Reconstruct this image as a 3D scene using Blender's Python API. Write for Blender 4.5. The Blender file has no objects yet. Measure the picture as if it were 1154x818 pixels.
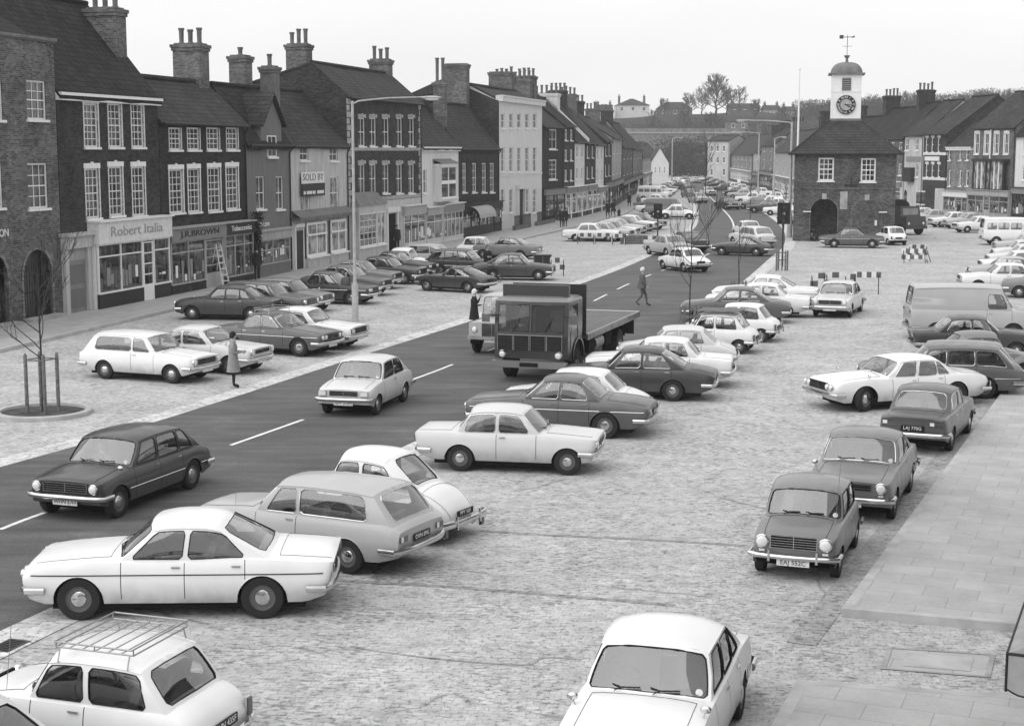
import bpy, bmesh, math, random
from mathutils import Vector, Matrix
PI = math.pi
rad = math.radians
scene = bpy.context.scene
COL = scene.collection
rng = random.Random(7)

# ------------------------------------------------------------------ camera model of the photograph (1154 x 818)
CAM_H, FPX, CX, CY, HORIZON = 6.8, 1750.0, 577.0, 409.0, 170.0
TH = math.atan((CY - HORIZON) / FPX)
ct, st = math.cos(TH), math.sin(TH)

def G(px, py, z=0.0):
    """world point at height z seen at photo pixel px,py"""
    dx = px - CX; u = CY - py
    dy = u * st + FPX * ct
    dz = u * ct - FPX * st
    t = (z - CAM_H) / dz
    return Vector((dx * t, dy * t, z))

def ZH(py, Y):
    """height of something standing at distance Y whose top is seen on photo row py"""
    k = (CY - py) / FPX
    return CAM_H + Y * (k * ct - st) / (ct + k * st)

def AT(px, Y, z=0.0):
    """point at distance Y and height z on photo column px"""
    return Vector(((px - CX) / FPX * (Y * ct - (z - CAM_H) * st), Y, z))

# ------------------------------------------------------------------ materials (a black and white photograph: grey tones only)
def _nodes(name):
    m = bpy.data.materials.new(name); m.use_nodes = True
    nt = m.node_tree; nt.nodes.clear()
    out = nt.nodes.new('ShaderNodeOutputMaterial'); b = nt.nodes.new('ShaderNodeBsdfPrincipled')
    nt.links.new(b.outputs[0], out.inputs[0]); b.inputs['Specular IOR Level'].default_value = .18
    return m, nt, b

def N(nt, kind, **kw):
    n = nt.nodes.new(kind)
    for k, v in kw.items():
        if k.startswith('i_'): n.inputs[k[2:].replace('_', ' ')].default_value = v
        else: setattr(n, k, v)
    return n

def ramp(nt, fac, stops):
    r = nt.nodes.new('ShaderNodeValToRGB'); cr = r.color_ramp
    while len(cr.elements) < len(stops): cr.elements.new(0.5)
    for e, (p, v) in zip(cr.elements, stops):
        e.position = p; e.color = (v, v, v, 1)
    nt.links.new(fac, r.inputs[0]); return r.outputs[0]

def g4(v): return (v, v, v, 1)

def mix(nt, fac, a, b, mode='MIX'):
    n = nt.nodes.new('ShaderNodeMix'); n.data_type = 'RGBA'; n.blend_type = mode
    for idx, val in ((0, fac), (6, a), (7, b)):
        if isinstance(val, (int, float)):
            n.inputs[idx].default_value = val if idx == 0 else g4(val)
        else: nt.links.new(val, n.inputs[idx])
    return n.outputs[2]

def coords(nt, scale=(1, 1, 1), kind='Object', rot=(0, 0, 0)):
    tc = nt.nodes.new('ShaderNodeTexCoord'); mp = nt.nodes.new('ShaderNodeMapping')
    mp.inputs['Scale'].default_value = scale; mp.inputs['Rotation'].default_value = rot
    nt.links.new(tc.outputs[kind], mp.inputs[0]); return mp.outputs[0]

def noise(nt, vec, scale, detail=4, rough=.55):
    n = N(nt, 'ShaderNodeTexNoise', i_Scale=scale, i_Detail=detail, i_Roughness=rough)
    nt.links.new(vec, n.inputs['Vector']); return n.outputs['Fac']

def bump(nt, b, height, strength=.3, dist=.02):
    n = N(nt, 'ShaderNodeBump', i_Strength=strength, i_Distance=dist)
    nt.links.new(height, n.inputs['Height']); nt.links.new(n.outputs[0], b.inputs['Normal'])

def plain(name, v, rough=.6, metal=0.0, var=.12, scale=6, coat=0.0, bmp=0.0):
    m, nt, b = _nodes(name)
    c = coords(nt)
    f = noise(nt, c, scale)
    nt.links.new(ramp(nt, f, [(.3, v * (1 - var)), (.7, min(1, v * (1 + var)))]), b.inputs['Base Color'])
    b.inputs['Roughness'].default_value = rough; b.inputs['Metallic'].default_value = metal
    if coat: b.inputs['Specular IOR Level'].default_value = .5; b.inputs['Coat Weight'].default_value = coat; b.inputs['Coat Roughness'].default_value = .08
    if bmp: bump(nt, b, noise(nt, c, scale * 8), bmp, .01)
    return m

def paint(name, v, rough=.38):
    """car paint, a little road dust low down and uneven gloss"""
    m, nt, b = _nodes(name)
    c = coords(nt)
    f = noise(nt, c, 3.0, 5)
    sep = N(nt, 'ShaderNodeSeparateXYZ'); nt.links.new(c, sep.inputs[0])
    low = N(nt, 'ShaderNodeMapRange', i_From_Min=.15, i_From_Max=.60, i_To_Min=1.5, i_To_Max=0.0)
    nt.links.new(sep.outputs[2], low.inputs[0])
    mul = N(nt, 'ShaderNodeMath', operation='MULTIPLY'); nt.links.new(low.outputs[0], mul.inputs[0]); nt.links.new(f, mul.inputs[1])
    base = ramp(nt, noise(nt, c, 1.3, 3), [(.3, v * .95), (.7, min(.86, v * 1.05))])
    mul.use_clamp = True
    spk = ramp(nt, noise(nt, c, 16, 3, .7), [(.70, 1.0), (.76, .55)]); msk = ramp(nt, noise(nt, c, 2.2, 2), [(.50, 0), (.62, .8)])
    base = mix(nt, msk, base, mix(nt, 1.0, base, spk, 'MULTIPLY'))
    nt.links.new(mix(nt, mul.outputs[0], base, .17 if v > .2 else .09), b.inputs['Base Color'])
    nt.links.new(ramp(nt, f, [(.3, rough - .1), (.75, rough + .12)]), b.inputs['Roughness'])
    b.inputs['Specular IOR Level'].default_value = .5; b.inputs['Coat Weight'].default_value = .45; b.inputs['Coat Roughness'].default_value = .12
    return m

def glass(name, tint=.55, refl=.1):
    """thin window glass: partly seen through, partly mirror"""
    m = bpy.data.materials.new(name); m.use_nodes = True
    nt = m.node_tree; nt.nodes.clear()
    out = nt.nodes.new('ShaderNodeOutputMaterial')
    t = N(nt, 'ShaderNodeBsdfTransparent'); t.inputs[0].default_value = g4(tint)
    g = N(nt, 'ShaderNodeBsdfGlossy'); g.inputs['Roughness'].default_value = 0; g.inputs[0].default_value = g4(.95)
    fr = N(nt, 'ShaderNodeFresnel', i_IOR=1.52)
    ad = N(nt, 'ShaderNodeMath', operation='MULTIPLY_ADD'); nt.links.new(fr.outputs[0], ad.inputs[0]); ad.inputs[1].default_value = 1.3; ad.inputs[2].default_value = refl
    ad.use_clamp = True
    mx = N(nt, 'ShaderNodeMixShader'); nt.links.new(ad.outputs[0], mx.inputs[0]); nt.links.new(t.outputs[0], mx.inputs[1]); nt.links.new(g.outputs[0], mx.inputs[2])
    nt.links.new(mx.outputs[0], out.inputs[0]); return m

M = {}
M['white'] = paint('paint_white', .78); M['cream'] = paint('paint_cream', .62); M['light'] = paint('paint_light', .42)
M['mid'] = paint('paint_mid', .165); M['grey'] = paint('paint_grey', .085); M['dark'] = paint('paint_dark', .03); M['black'] = paint('paint_black', .018)
M['chrome'] = plain('chrome', .62, .16, 1.0, .1)
M['steel'] = plain('steel', .35, .4, .8)
M['rim'] = plain('wheel_rim', .11, .5)
M['rubber'] = plain('tyre_rubber', .028, .85, bmp=.2)
M['seal'] = plain('seal_rubber', .02, .6)
M['gap'] = plain('panel_gap', .008, .9)
M['inner'] = plain('cabin_lining', .17, .9)
M['seatm'] = plain('seat_vinyl', .20, .6)
M['under'] = plain('underbody', .012, .95)
M['glass'] = glass('car_glass', .90, .12)
M['lglass'] = glass('lorry_glass', .6, .0)
M['fglass'] = plain('far_car_glass', .20, .12, 0, .3, 2, coat=.6)
M['lamp'] = plain('lamp_glass', .75, .12, 0, .05, 4, coat=1)
M['tail'] = plain('tail_lens', .07, .25, coat=.6)
M['plate_w'] = plain('plate_white', .75, .5); M['plate_b'] = plain('plate_black', .012, .4)
M['wood'] = plain('wood', .16, .8, var=.35, scale=9, bmp=.3)
M['white_matt'] = plain('white_gloss_paint', .78, .5, var=.06)
M['black_matt'] = plain('black_gloss_paint', .02, .5)

# ------------------------------------------------------------------ mesh builder
class MB:
    def __init__(s): s.v = []; s.f = []; s.m = []
    def vert(s, p): s.v.append(tuple(p)); return len(s.v) - 1
    def face(s, idx, mat): s.f.append(tuple(idx)); s.m.append(mat)
    def poly(s, pts, mat):
        i0 = len(s.v); s.v += [tuple(p) for p in pts]; s.face(range(i0, i0 + len(pts)), mat)
    def box(s, a, b, mat, rot=0, org=None, taper=0):
        (x0, y0, z0), (x1, y1, z1) = a, b
        t = taper
        P = [(x0, y0, z0), (x1, y0, z0), (x1, y1, z0), (x0, y1, z0), (x0 + t, y0 + t, z1), (x1 - t, y0 + t, z1), (x1 - t, y1 - t, z1), (x0 + t, y1 - t, z1)]
        if rot:
            c, q = math.cos(rot), math.sin(rot); ox, oy = org if org else ((x0 + x1) / 2, (y0 + y1) / 2)
            P = [(ox + (x - ox) * c - (y - oy) * q, oy + (x - ox) * q + (y - oy) * c, z) for x, y, z in P]
        i = len(s.v); s.v += P
        for q in ((3, 2, 1, 0), (4, 5, 6, 7), (0, 1, 5, 4), (1, 2, 6, 5), (2, 3, 7, 6), (3, 0, 4, 7)): s.face([i + k for k in q], mat)
    def obox(s, o, ux, uy, uz, mat):
        """box from corner o with edge vectors"""
        o = Vector(o); ux = Vector(ux); uy = Vector(uy); uz = Vector(uz)
        P = [o, o + ux, o + ux + uy, o + uy]; P += [p + uz for p in P]
        i = len(s.v); s.v += [tuple(p) for p in P]
        for q in ((3, 2, 1, 0), (4, 5, 6, 7), (0, 1, 5, 4), (1, 2, 6, 5), (2, 3, 7, 6), (3, 0, 4, 7)): s.face([i + k for k in q], mat)
    def tube(s, pts, r, mat, n=6, closed=False, r2=None, caps=True):
        pts = [Vector(p) for p in pts]; rings = []; m = len(pts)
        up = Vector((0, 0, 1))
        for i, p in enumerate(pts):
            a = pts[i - 1] if (i > 0 or closed) else p; b = pts[(i + 1) % m] if (i < m - 1 or closed) else p
            d = (b - a)
            d = d.normalized() if d.length > 1e-9 else Vector((0, 0, 1))
            ref = up if abs(d.z) < .95 else Vector((1, 0, 0))
            x = d.cross(ref).normalized(); y = x.cross(d)
            rr = r if r2 is None else r + (r2 - r) * i / max(1, m - 1)
            i0 = len(s.v)
            for k in range(n):
                an = 2 * PI * k / n; s.v.append(tuple(p + x * math.cos(an) * rr + y * math.sin(an) * rr))
            rings.append(i0)
        for i in range(m if closed else m - 1):
            a, b = rings[i], rings[(i + 1) % m]
            for k in range(n): s.face((a + k, a + (k + 1) % n, b + (k + 1) % n, b + k), mat)
        if caps and not closed:
            s.face([rings[0] + k for k in reversed(range(n))], mat); s.face([rings[-1] + k for k in range(n)], mat)
    def lathe(s, prof, mat, n=20, axis='z', org=(0, 0, 0), mats=None):
        """prof: (radius, height) list"""
        ox, oy, oz = org; rings = []
        for r, h in prof:
            i0 = len(s.v)
            for k in range(n):
                a = 2 * PI * k / n; c, q = r * math.cos(a), r * math.sin(a)
                p = (ox + c, oy + q, oz + h) if axis == 'z' else ((ox + c, oy + h, oz + q) if axis == 'y' else (ox + h, oy + c, oz + q))
                s.v.append(p)
            rings.append(i0)
        for i in range(len(prof) - 1):
            mm = mats[i] if mats else mat
            for k in range(n): s.face((rings[i] + k, rings[i] + (k + 1) % n, rings[i + 1] + (k + 1) % n, rings[i + 1] + k), mm)
        for r0, rv in ((rings[0], True), (rings[-1], False)):
            if prof[0 if rv else -1][0] > 1e-4:
                s.face([r0 + k for k in (reversed(range(n)) if rv else range(n))], mats[0 if rv else -1] if mats else mat)
    def grid(s, rows, mat, closed=False, flip=False):
        """rows: list of equal-length point lists"""
        idx = [[s.vert(p) for p in r] for r in rows]
        for i in range(len(rows) - 1):
            n = len(rows[i])
            for j in range(n if closed else n - 1):
                q = (idx[i][j], idx[i][(j + 1) % n], idx[i + 1][(j + 1) % n], idx[i + 1][j])
                s.face(q[::-1] if flip else q, mat)
        return idx
    def ellip(s, c, r, mat, n=12, m=7):
        rows = []
        for i in range(m + 1):
            a = PI * i / m - PI / 2
            rows.append([(c[0] + r[0] * math.cos(a) * math.cos(2 * PI * k / n), c[1] + r[1] * math.cos(a) * math.sin(2 * PI * k / n), c[2] + r[2] * math.sin(a)) for k in range(n)])
        s.grid(rows, mat, closed=True)
    def xf(s, mat4, start=0):
        for i in range(start, len(s.v)): s.v[i] = tuple(mat4 @ Vector(s.v[i]))
    def add(s, o, mat4=None):
        i0 = len(s.v)
        s.v += [tuple(mat4 @ Vector(p)) for p in o.v] if mat4 else o.v
        s.f += [tuple(i0 + k for k in f) for f in o.f]; s.m += o.m
    def build(s, name, parent=None, smooth=None, loc=None, rz=None, first=None, merge=True, solidify=None):
        me = bpy.data.meshes.new(name); me.from_pydata(s.v, [], s.f)
        mats = []
        if first is not None: mats.append(first)
        for m in s.m:
            if m not in mats: mats.append(m)
        for m in mats: me.materials.append(m)
        ix = {m: i for i, m in enumerate(mats)}
        me.polygons.foreach_set('material_index', [ix[m] for m in s.m])
        if merge:
            bm = bmesh.new(); bm.from_mesh(me)
            bmesh.ops.remove_doubles(bm, verts=bm.verts, dist=1e-4)
            bmesh.ops.recalc_face_normals(bm, faces=bm.faces)
            bm.to_mesh(me); bm.free()
        if smooth is not None:
            me.polygons.foreach_set('use_smooth', [True] * len(me.polygons))
            me.set_sharp_from_angle(angle=rad(smooth))
        me.update()
        o = bpy.data.objects.new(name, me); COL.objects.link(o)
        if parent: o.parent = parent
        if loc is not None: o.location = loc
        if rz is not None: o.rotation_euler = (0, 0, rz)
        if solidify:
            md = o.modifiers.new('Solidify', 'SOLIDIFY'); md.thickness = solidify; md.offset = -1
        return o

def empty(name, loc=(0, 0, 0), rz=0):
    o = bpy.data.objects.new(name, None); o.empty_display_size = .3; COL.objects.link(o)
    o.location = loc; o.rotation_euler = (0, 0, rz); return o

def tag(o, label, cat, group=None, kind=None):
    if label: o['label'] = label
    if cat: o['category'] = cat
    if group: o['group'] = group
    if kind: o['kind'] = kind
    return o

def copy_tree(o, parent=None):
    c = o.copy(); COL.objects.link(c); c.parent = parent
    for ch in KIDS.get(o.name, []): copy_tree(ch, c)
    return c
KIDS = {}

def interp(tab, x):
    if x <= tab[0][0]: return tab[0][1]
    for (a, va), (b, vb) in zip(tab, tab[1:]):
        if x <= b: return va + (vb - va) * (x - a) / (b - a) if b > a else vb
    return tab[-1][1]

def sinterp(tab, x):
    """smoother interpolation (Catmull-Rom limited)"""
    n = len(tab)
    if x <= tab[0][0]: return tab[0][1]
    if x >= tab[-1][0]: return tab[-1][1]
    for i in range(n - 1):
        if x <= tab[i + 1][0]:
            x0, y0 = tab[i]; x1, y1 = tab[i + 1]; h = x1 - x0
            if h < 1e-9: return y1
            s = (y1 - y0) / h
            def sl(j):
                if j <= 0 or j >= n - 1: return s
                a = (tab[j][1] - tab[j - 1][1]) / max(1e-6, tab[j][0] - tab[j - 1][0]); b = (tab[j + 1][1] - tab[j][1]) / max(1e-6, tab[j + 1][0] - tab[j][0])
                if a * b <= 0: return 0
                return 2 * a * b / (a + b)
            m0, m1 = sl(i), sl(i + 1); t = (x - x0) / h
            return (2 * t**3 - 3 * t**2 + 1) * y0 + (t**3 - 2 * t**2 + t) * h * m0 + (-2 * t**3 + 3 * t**2) * y1 + (t**3 - t**2) * h * m1
# ------------------------------------------------------------------ cars
# d = distance behind the nose, z = height; local +X is forward, origin on the ground between the axles
def spec(L, W, H, fw, wb, r, top, sh, cab, win, **k):
    s = dict(L=L, W=W, H=H, fw=fw, wb=wb, r=r, top=top, sh=sh, cab=cab, win=win, sill=[(0, .34), (.3, .25), (L - .4, .25), (L, .36)],
             wf=[(0, .90), (.04, .945), (.12, .975), (.35, .99), (.9, 1), (L - .9, 1), (L - .3, .985), (L - .1, .96), (L - .03, .935), (L, .89)],
             prof=[(0, .93), (.2, .985), (.5, 1.0), (.75, .985), (.9, .965), (1, .935)], fs=[(0, .03), (1, 0)], rs=[(0, .03), (1, 0)],
             bulge=(.10, .07, .06, .05), roofhalf=.40, drop=.075, ghb=.885, crown=3.2, seams=[], strip=None, lamps=('round', .085), twin=False,
             grille=(.46, .08), hub='chrome', fbump=(.46, .07), rbump=(.46, .07), tail='box', trim='chrome', plate=True, shelf=.22, lampz=None, ra=None, extra=None, wv=(.07, .9), rwin=.84, flank=.02, fend=False, backz=None)
    s.update(k); return s

SPECS = {
 # small two-door boxy car, upright, short
 'mini': spec(3.05, 1.41, 1.35, .52, 2.03, .255, [(0, .60), (.04, .70), (.2, .78), (.55, .84), (.84, .89), (1.6, .89), (2.55, .88), (2.78, .84), (2.97, .72), (3.05, .58)],
     [(0, .52), (.06, .64), (.3, .72), (.8, .80), (2.6, .80), (2.9, .70), (3.05, .50)], (.86, 1.14, 2.42, 2.74), [(1.02, 1.24, 1.66, 1.66, 1), (1.66, 1.66, 1.74, 1.74, 0), (1.74, 1.74, 2.46, 2.34, 1)],
     seams=[1.0, 1.69], lamps=('round', .095), grille=(.42, .10), roofhalf=.42, trim='seal', wf=[(0, .82), (.05, .90), (.15, .95), (.4, .985), (.9, 1), (2.3, 1), (2.7, .97), (2.95, .92), (3.05, .84)],
     fbump=(.40, .055), rbump=(.40, .055), hub='chrome', lampz=.63, tail='tall', shelf=.1),
 'beetle': spec(3.96, 1.52, 1.50, .80, 2.40, .315, [(0, .42), (.08, .60), (.3, .74), (.8, .88), (1.3, .98), (2.9, .98), (3.2, .97), (3.5, .90), (3.75, .74), (3.9, .56), (3.96, .40)],
     [(0, .38), (.3, .55), (1.2, .86), (2.9, .86), (3.4, .80), (3.75, .62), (3.96, .34)], (1.32, 1.60, 2.66, 3.26), [(1.5, 1.68, 2.12, 2.10, 1), (2.12, 2.10, 2.21, 2.19, 0), (2.21, 2.19, 2.95, 2.62, 1)],
     seams=[1.4, 2.17], roofhalf=.37, drop=.15, crown=2.0, trim='seal', wf=[(0, .44), (.3, .58), (.8, .72), (1.4, .86), (2.2, .9), (3.0, .88), (3.5, .80), (3.96, .62)], fend=True, grille=None,
     fbump=(.38, .09), rbump=(.38, .09), fs=[(.2, -.02), (.6, .1)], lampz=.66, tail='tall', rwin=.62, prof=[(0, .98), (.5, 1.0), (.8, .99), (1, .94)]),
 'viva': spec(3.94, 1.51, 1.37, .62, 2.32, .29, [(0, .80), (.05, .82), (.5, .86), (1.05, .90), (3.2, .90), (3.4, .89), (3.86, .86), (3.94, .82)],
     [(0, .76), (.4, .80), (1.2, .83), (3.9, .83), (3.94, .79)], (1.12, 1.55, 2.75, 3.05), [(1.42, 1.70, 2.10, 2.10, 1), (2.10, 2.10, 2.18, 2.18, 0), (2.18, 2.18, 2.86, 2.74, 1)],
     seams=[1.28, 2.14], fs=[(.4, .10), (.8, -.02)], rs=[(.4, .08), (.85, -.02)], lamps=('round', .08), grille=(.50, .10), strip=None, crown=4),
 'cortina': spec(4.27, 1.60, 1.39, .78, 2.49, .30, [(0, .80), (.1, .84), (.6, .87), (1.15, .92), (3.3, .92), (3.5, .91), (4.2, .87), (4.27, .82)],
     [(0, .76), (.5, .80), (1.2, .85), (3.6, .85), (4.27, .79)], (1.28, 1.72, 2.95, 3.35), [(1.6, 1.9, 2.25, 2.25, 1), (2.25, 2.25, 2.33, 2.33, 0), (2.33, 2.33, 3.05, 2.85, 1)],
     seams=[1.35, 2.29, 3.05], lamps=('rect', .09), grille=(.48, .09), crown=4),
 'chrysler': spec(4.50, 1.73, 1.43, .80, 2.67, .32, [(0, .80), (.05, .83), (.5, .88), (1.3, .94), (3.5, .95), (3.7, .95), (4.4, .90), (4.5, .86)],
     [(0, .76), (.5, .82), (1.3, .86), (2.4, .85), (3.2, .89), (4.5, .83)], (1.30, 1.82, 2.86, 3.62), [(1.52, 1.98, 2.30, 2.36, 1), (2.30, 2.36, 2.38, 2.44, 0), (2.38, 2.44, 3.26, 2.88, 1)],
     seams=[1.42, 2.34, 3.22], fs=[(.35, .06), (.6, -.03), (.85, .06)], rs=[(.4, .10), (.9, -.03)], twin=True, grille=(.58, .08), strip=(.68, 'seal'), lampz=.66, crown=3.5, trim='seal', roofhalf=.385, drop=.09),
 'rover': spec(4.53, 1.68, 1.42, .85, 2.62, .32, [(0, .78), (.1, .82), (.6, .88), (1.35, .95), (3.5, .95), (3.8, .93), (4.45, .84), (4.53, .78)],
     [(0, .74), (.5, .80), (1.4, .87), (3.6, .86), (4.53, .74)], (1.38, 1.90, 2.85, 3.40), [(1.6, 2.05, 2.30, 2.36, 1), (2.30, 2.36, 2.36, 2.42, 0), (2.36, 2.42, 3.06, 2.84, 1)],
     seams=[1.45, 2.33, 3.08], twin=True, strip=(.66, 'chrome'), grille=(.6, .07), lampz=.66, fs=[(.4, .05), (.8, 0)], rs=[(.35, .14), (.6, 0), (.85, .04)], roofhalf=.39),
 'fastsaloon': spec(4.34, 1.62, 1.42, .72, 2.44, .30, [(0, .74), (.1, .80), (.6, .86), (1.2, .92), (3.3, .95), (3.6, .93), (4.25, .80), (4.34, .72)],
     [(0, .70), (.5, .78), (1.3, .84), (3.4, .86), (4.1, .76), (4.34, .66)], (1.25, 1.72, 2.80, 3.55), [(1.5, 1.88, 2.25, 2.28, 1), (2.25, 2.28, 2.33, 2.36, 0), (2.33, 2.36, 3.12, 2.84, 1)],
     seams=[1.35, 2.29, 3.12], lamps=('rect', .09), grille=(.46, .07), rs=[(.4, .12), (.8, -.02)], lampz=.62),
 'elevenhundred': spec(3.72, 1.53, 1.35, .62, 2.37, .285, [(0, .70), (.08, .76), (.5, .82), (.98, .88), (3.1, .88), (3.4, .80), (3.66, .68), (3.72, .60)],
     [(0, .64), (.4, .74), (1.1, .81), (3.0, .80), (3.5, .68), (3.72, .56)], (1.0, 1.42, 2.66, 3.12), [(1.22, 1.55, 1.86, 1.88, 1), (1.86, 1.88, 1.93, 1.95, 0), (1.93, 1.95, 2.72, 2.56, 1)],
     seams=[1.12, 1.9, 2.6], lamps=('round', .085), grille=(.42, .08), trim='chrome', lampz=.62, tail='tall'),
 'maxi': spec(4.04, 1.63, 1.40, .58, 2.64, .31, [(0, .76), (.08, .80), (.5, .85), (.98, .91), (3.5, .92), (3.8, .86), (3.98, .78), (4.04, .70)],
     [(0, .72), (.4, .78), (1.1, .84), (3.4, .84), (3.8, .76), (4.04, .66)], (1.0, 1.45, 3.10, 3.72), [(1.25, 1.6, 1.98, 2.0, 1), (1.98, 2.0, 2.04, 2.06, 0), (2.04, 2.06, 2.80, 2.74, 1), (2.80, 2.74, 2.86, 2.80, 0), (2.86, 2.80, 3.36, 3.05, 1)],
     seams=[1.12, 2.01, 2.84], lamps=('round', .085), grille=(.46, .08), trim='seal', lampz=.64, strip=(.50, 'chrome'), shelf=.02, fs=[(.3, .04), (.8, 0)]),
 'hatch': spec(3.60, 1.53, 1.37, .60, 2.22, .275, [(0, .72), (.06, .76), (.4, .82), (.9, .88), (3.0, .90), (3.35, .86), (3.54, .80), (3.60, .72)],
     [(0, .68), (.4, .76), (1.0, .82), (3.1, .84), (3.45, .78), (3.60, .68)], (.94, 1.34, 2.70, 3.38), [(1.18, 1.48, 2.0, 2.0, 1), (2.0, 2.0, 2.07, 2.07, 0), (2.07, 2.07, 2.86, 2.62, 1)],
     seams=[1.08, 2.03], lamps=('rect', .08), grille=(.40, .06), trim='seal', lampz=.62, shelf=.02, rs=[(.4, .04), (.8, 0)]),
 'marina': spec(4.22, 1.64, 1.41, .72, 2.44, .30, [(0, .80), (.08, .84), (.6, .88), (1.18, .93), (3.4, .93), (3.7, .91), (4.15, .86), (4.22, .80)],
     [(0, .76), (.5, .82), (1.3, .87), (2.4, .85), (3.3, .89), (4.22, .80)], (1.24, 1.72, 2.80, 3.50), [(1.5, 1.88, 2.38, 2.38, 1), (2.38, 2.38, 2.45, 2.45, 0), (2.45, 2.45, 3.16, 2.84, 1)],
     seams=[1.36, 2.42], lamps=('round', .09), grille=(.42, .065), trim='chrome', fs=[(.35, .07), (.8, 0)], lampz=.70),
 'avenger': spec(4.10, 1.60, 1.40, .74, 2.49, .30, [(0, .76), (.08, .80), (.6, .86), (1.15, .92), (3.3, .92), (3.6, .90), (4.02, .84), (4.10, .78)],
     [(0, .72), (.5, .80), (1.3, .86), (2.3, .84), (3.2, .88), (4.10, .78)], (1.20, 1.66, 2.86, 3.50), [(1.44, 1.80, 2.12, 2.14, 1), (2.12, 2.14, 2.17, 2.19, 0), (2.17, 2.19, 2.76, 2.70, 1), (2.76, 2.70, 2.80, 2.74, 0), (2.80, 2.74, 3.20, 2.92, 1)],
     seams=[1.3, 2.15, 2.9], lamps=('round', .09), grille=(.46, .08), trim='seal', roofhalf=.39, lampz=.66),
 'toledo': spec(3.97, 1.57, 1.37, .66, 2.45, .285, [(0, .80), (.05, .84), (.5, .87), (1.05, .92), (3.2, .92), (3.4, .91), (3.9, .89), (3.97, .85)],
     [(0, .78), (.4, .80), (1.2, .84), (3.9, .83), (3.97, .80)], (1.12, 1.55, 2.72, 3.20), [(1.4, 1.7, 2.05, 2.05, 1), (2.05, 2.05, 2.12, 2.12, 0), (2.12, 2.12, 2.92, 2.70, 1)],
     seams=[1.26, 2.09, 2.9], twin=True, grille=(.5, .09), rs=[(.35, .06), (.7, .03), (.84, -.04)], crown=5, trim='chrome', tail='wide'),
 'jaguar': spec(4.81, 1.77, 1.37, .90, 2.77, .34, [(0, .72), (.08, .80), (.5, .88), (1.5, .95), (3.7, .95), (3.95, .93), (4.6, .87), (4.76, .80), (4.81, .70)],
     [(0, .62), (.3, .78), (.9, .83), (1.7, .84), (2.8, .83), (3.4, .87), (4.2, .85), (4.7, .77), (4.81, .66)], (1.50, 1.96, 3.24, 3.84), [(1.80, 2.14, 2.46, 2.52, 1), (2.46, 2.52, 2.53, 2.59, 0), (2.53, 2.59, 3.12, 3.06, 1), (3.12, 3.06, 3.15, 3.09, 0), (3.15, 3.09, 3.50, 3.20, 1)],
     seams=[1.72, 2.5, 3.3], twin=True, grille=(.36, .10), lampz=.66, roofhalf=.385, drop=.085, rs=[(.3, .16), (.6, 0), (.8, .05)], fs=[(.3, .02), (.7, -.03), (.85, .04)],
     wf=[(0, .84), (.08, .91), (.25, .955), (.6, .985), (.9, 1), (1.8, .97), (2.8, .97), (3.7, 1), (4.3, .95), (4.7, .84), (4.81, .74)], crown=2.2),
 'mgb': spec(3.89, 1.52, 1.26, .70, 2.31, .30, [(0, .62), (.08, .70), (.5, .78), (1.3, .86), (3.1, .88), (3.5, .84), (3.82, .76), (3.89, .68)],
     [(0, .58), (.3, .70), (1.2, .78), (2.4, .76), (3.2, .79), (3.89, .66)], (1.42, 1.82, 2.60, 3.52), [(1.72, 1.95, 2.30, 2.30, 1), (2.30, 2.30, 2.36, 2.36, 0), (2.36, 2.36, 3.12, 2.72, 1)],
     seams=[1.66, 2.33], lamps=('round', .09), grille=(.40, .075), roofhalf=.37, drop=.08, lampz=.58, tail='tall'),
}
def estate(base, **k):
    s = dict(SPECS[base]); s.update(k); return s
L_ = 4.10
SPECS['estate'] = spec(4.10, 1.60, 1.42, .74, 2.40, .29, [(0, .78), (.08, .82), (.6, .86), (1.12, .91), (3.7, .92), (3.98, .90), (4.05, .84), (4.10, .78)],
     [(0, .74), (.5, .80), (1.2, .85), (3.8, .86), (4.10, .76)], (1.22, 1.64, 3.62, 4.02), [(1.5, 1.8, 2.12, 2.12, 1), (2.12, 2.12, 2.19, 2.19, 0), (2.19, 2.19, 3.52, 3.40, 1)],
     seams=[1.34, 2.15], lamps=('round', .085), grille=(.46, .08), trim='chrome', shelf=.02, rs=[(.4, .03), (.8, 0)], wf=[(0, .84), (.12, .95), (.35, .985), (.9, 1), (3.6, 1), (3.95, .96), (4.10, .90)])
SPECS['estate4'] = spec(4.42, 1.66, 1.46, .80, 2.55, .31, [(0, .78), (.08, .84), (.6, .89), (1.25, .95), (4.0, .95), (4.28, .93), (4.38, .86), (4.42, .78)],
     [(0, .74), (.5, .82), (1.4, .87), (3.4, .88), (4.42, .78)], (1.35, 1.80, 3.75, 4.22), [(1.62, 1.95, 2.30, 2.32, 1), (2.30, 2.32, 2.35, 2.37, 0), (2.35, 2.37, 3.08, 3.06, 1), (3.08, 3.06, 3.13, 3.11, 0), (3.13, 3.11, 3.98, 3.62, 1)],
     seams=[1.45, 2.33, 3.1], lamps=('round', .085), twin=True, grille=(.5, .08), trim='chrome', shelf=.02, strip=(.58, 'chrome'), wf=[(0, .84), (.12, .95), (.35, .985), (.9, 1), (3.9, 1), (4.25, .96), (4.42, .90)])
SPECS['scimitar'] = dict(SPECS['estate4'], strip=None)
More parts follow.
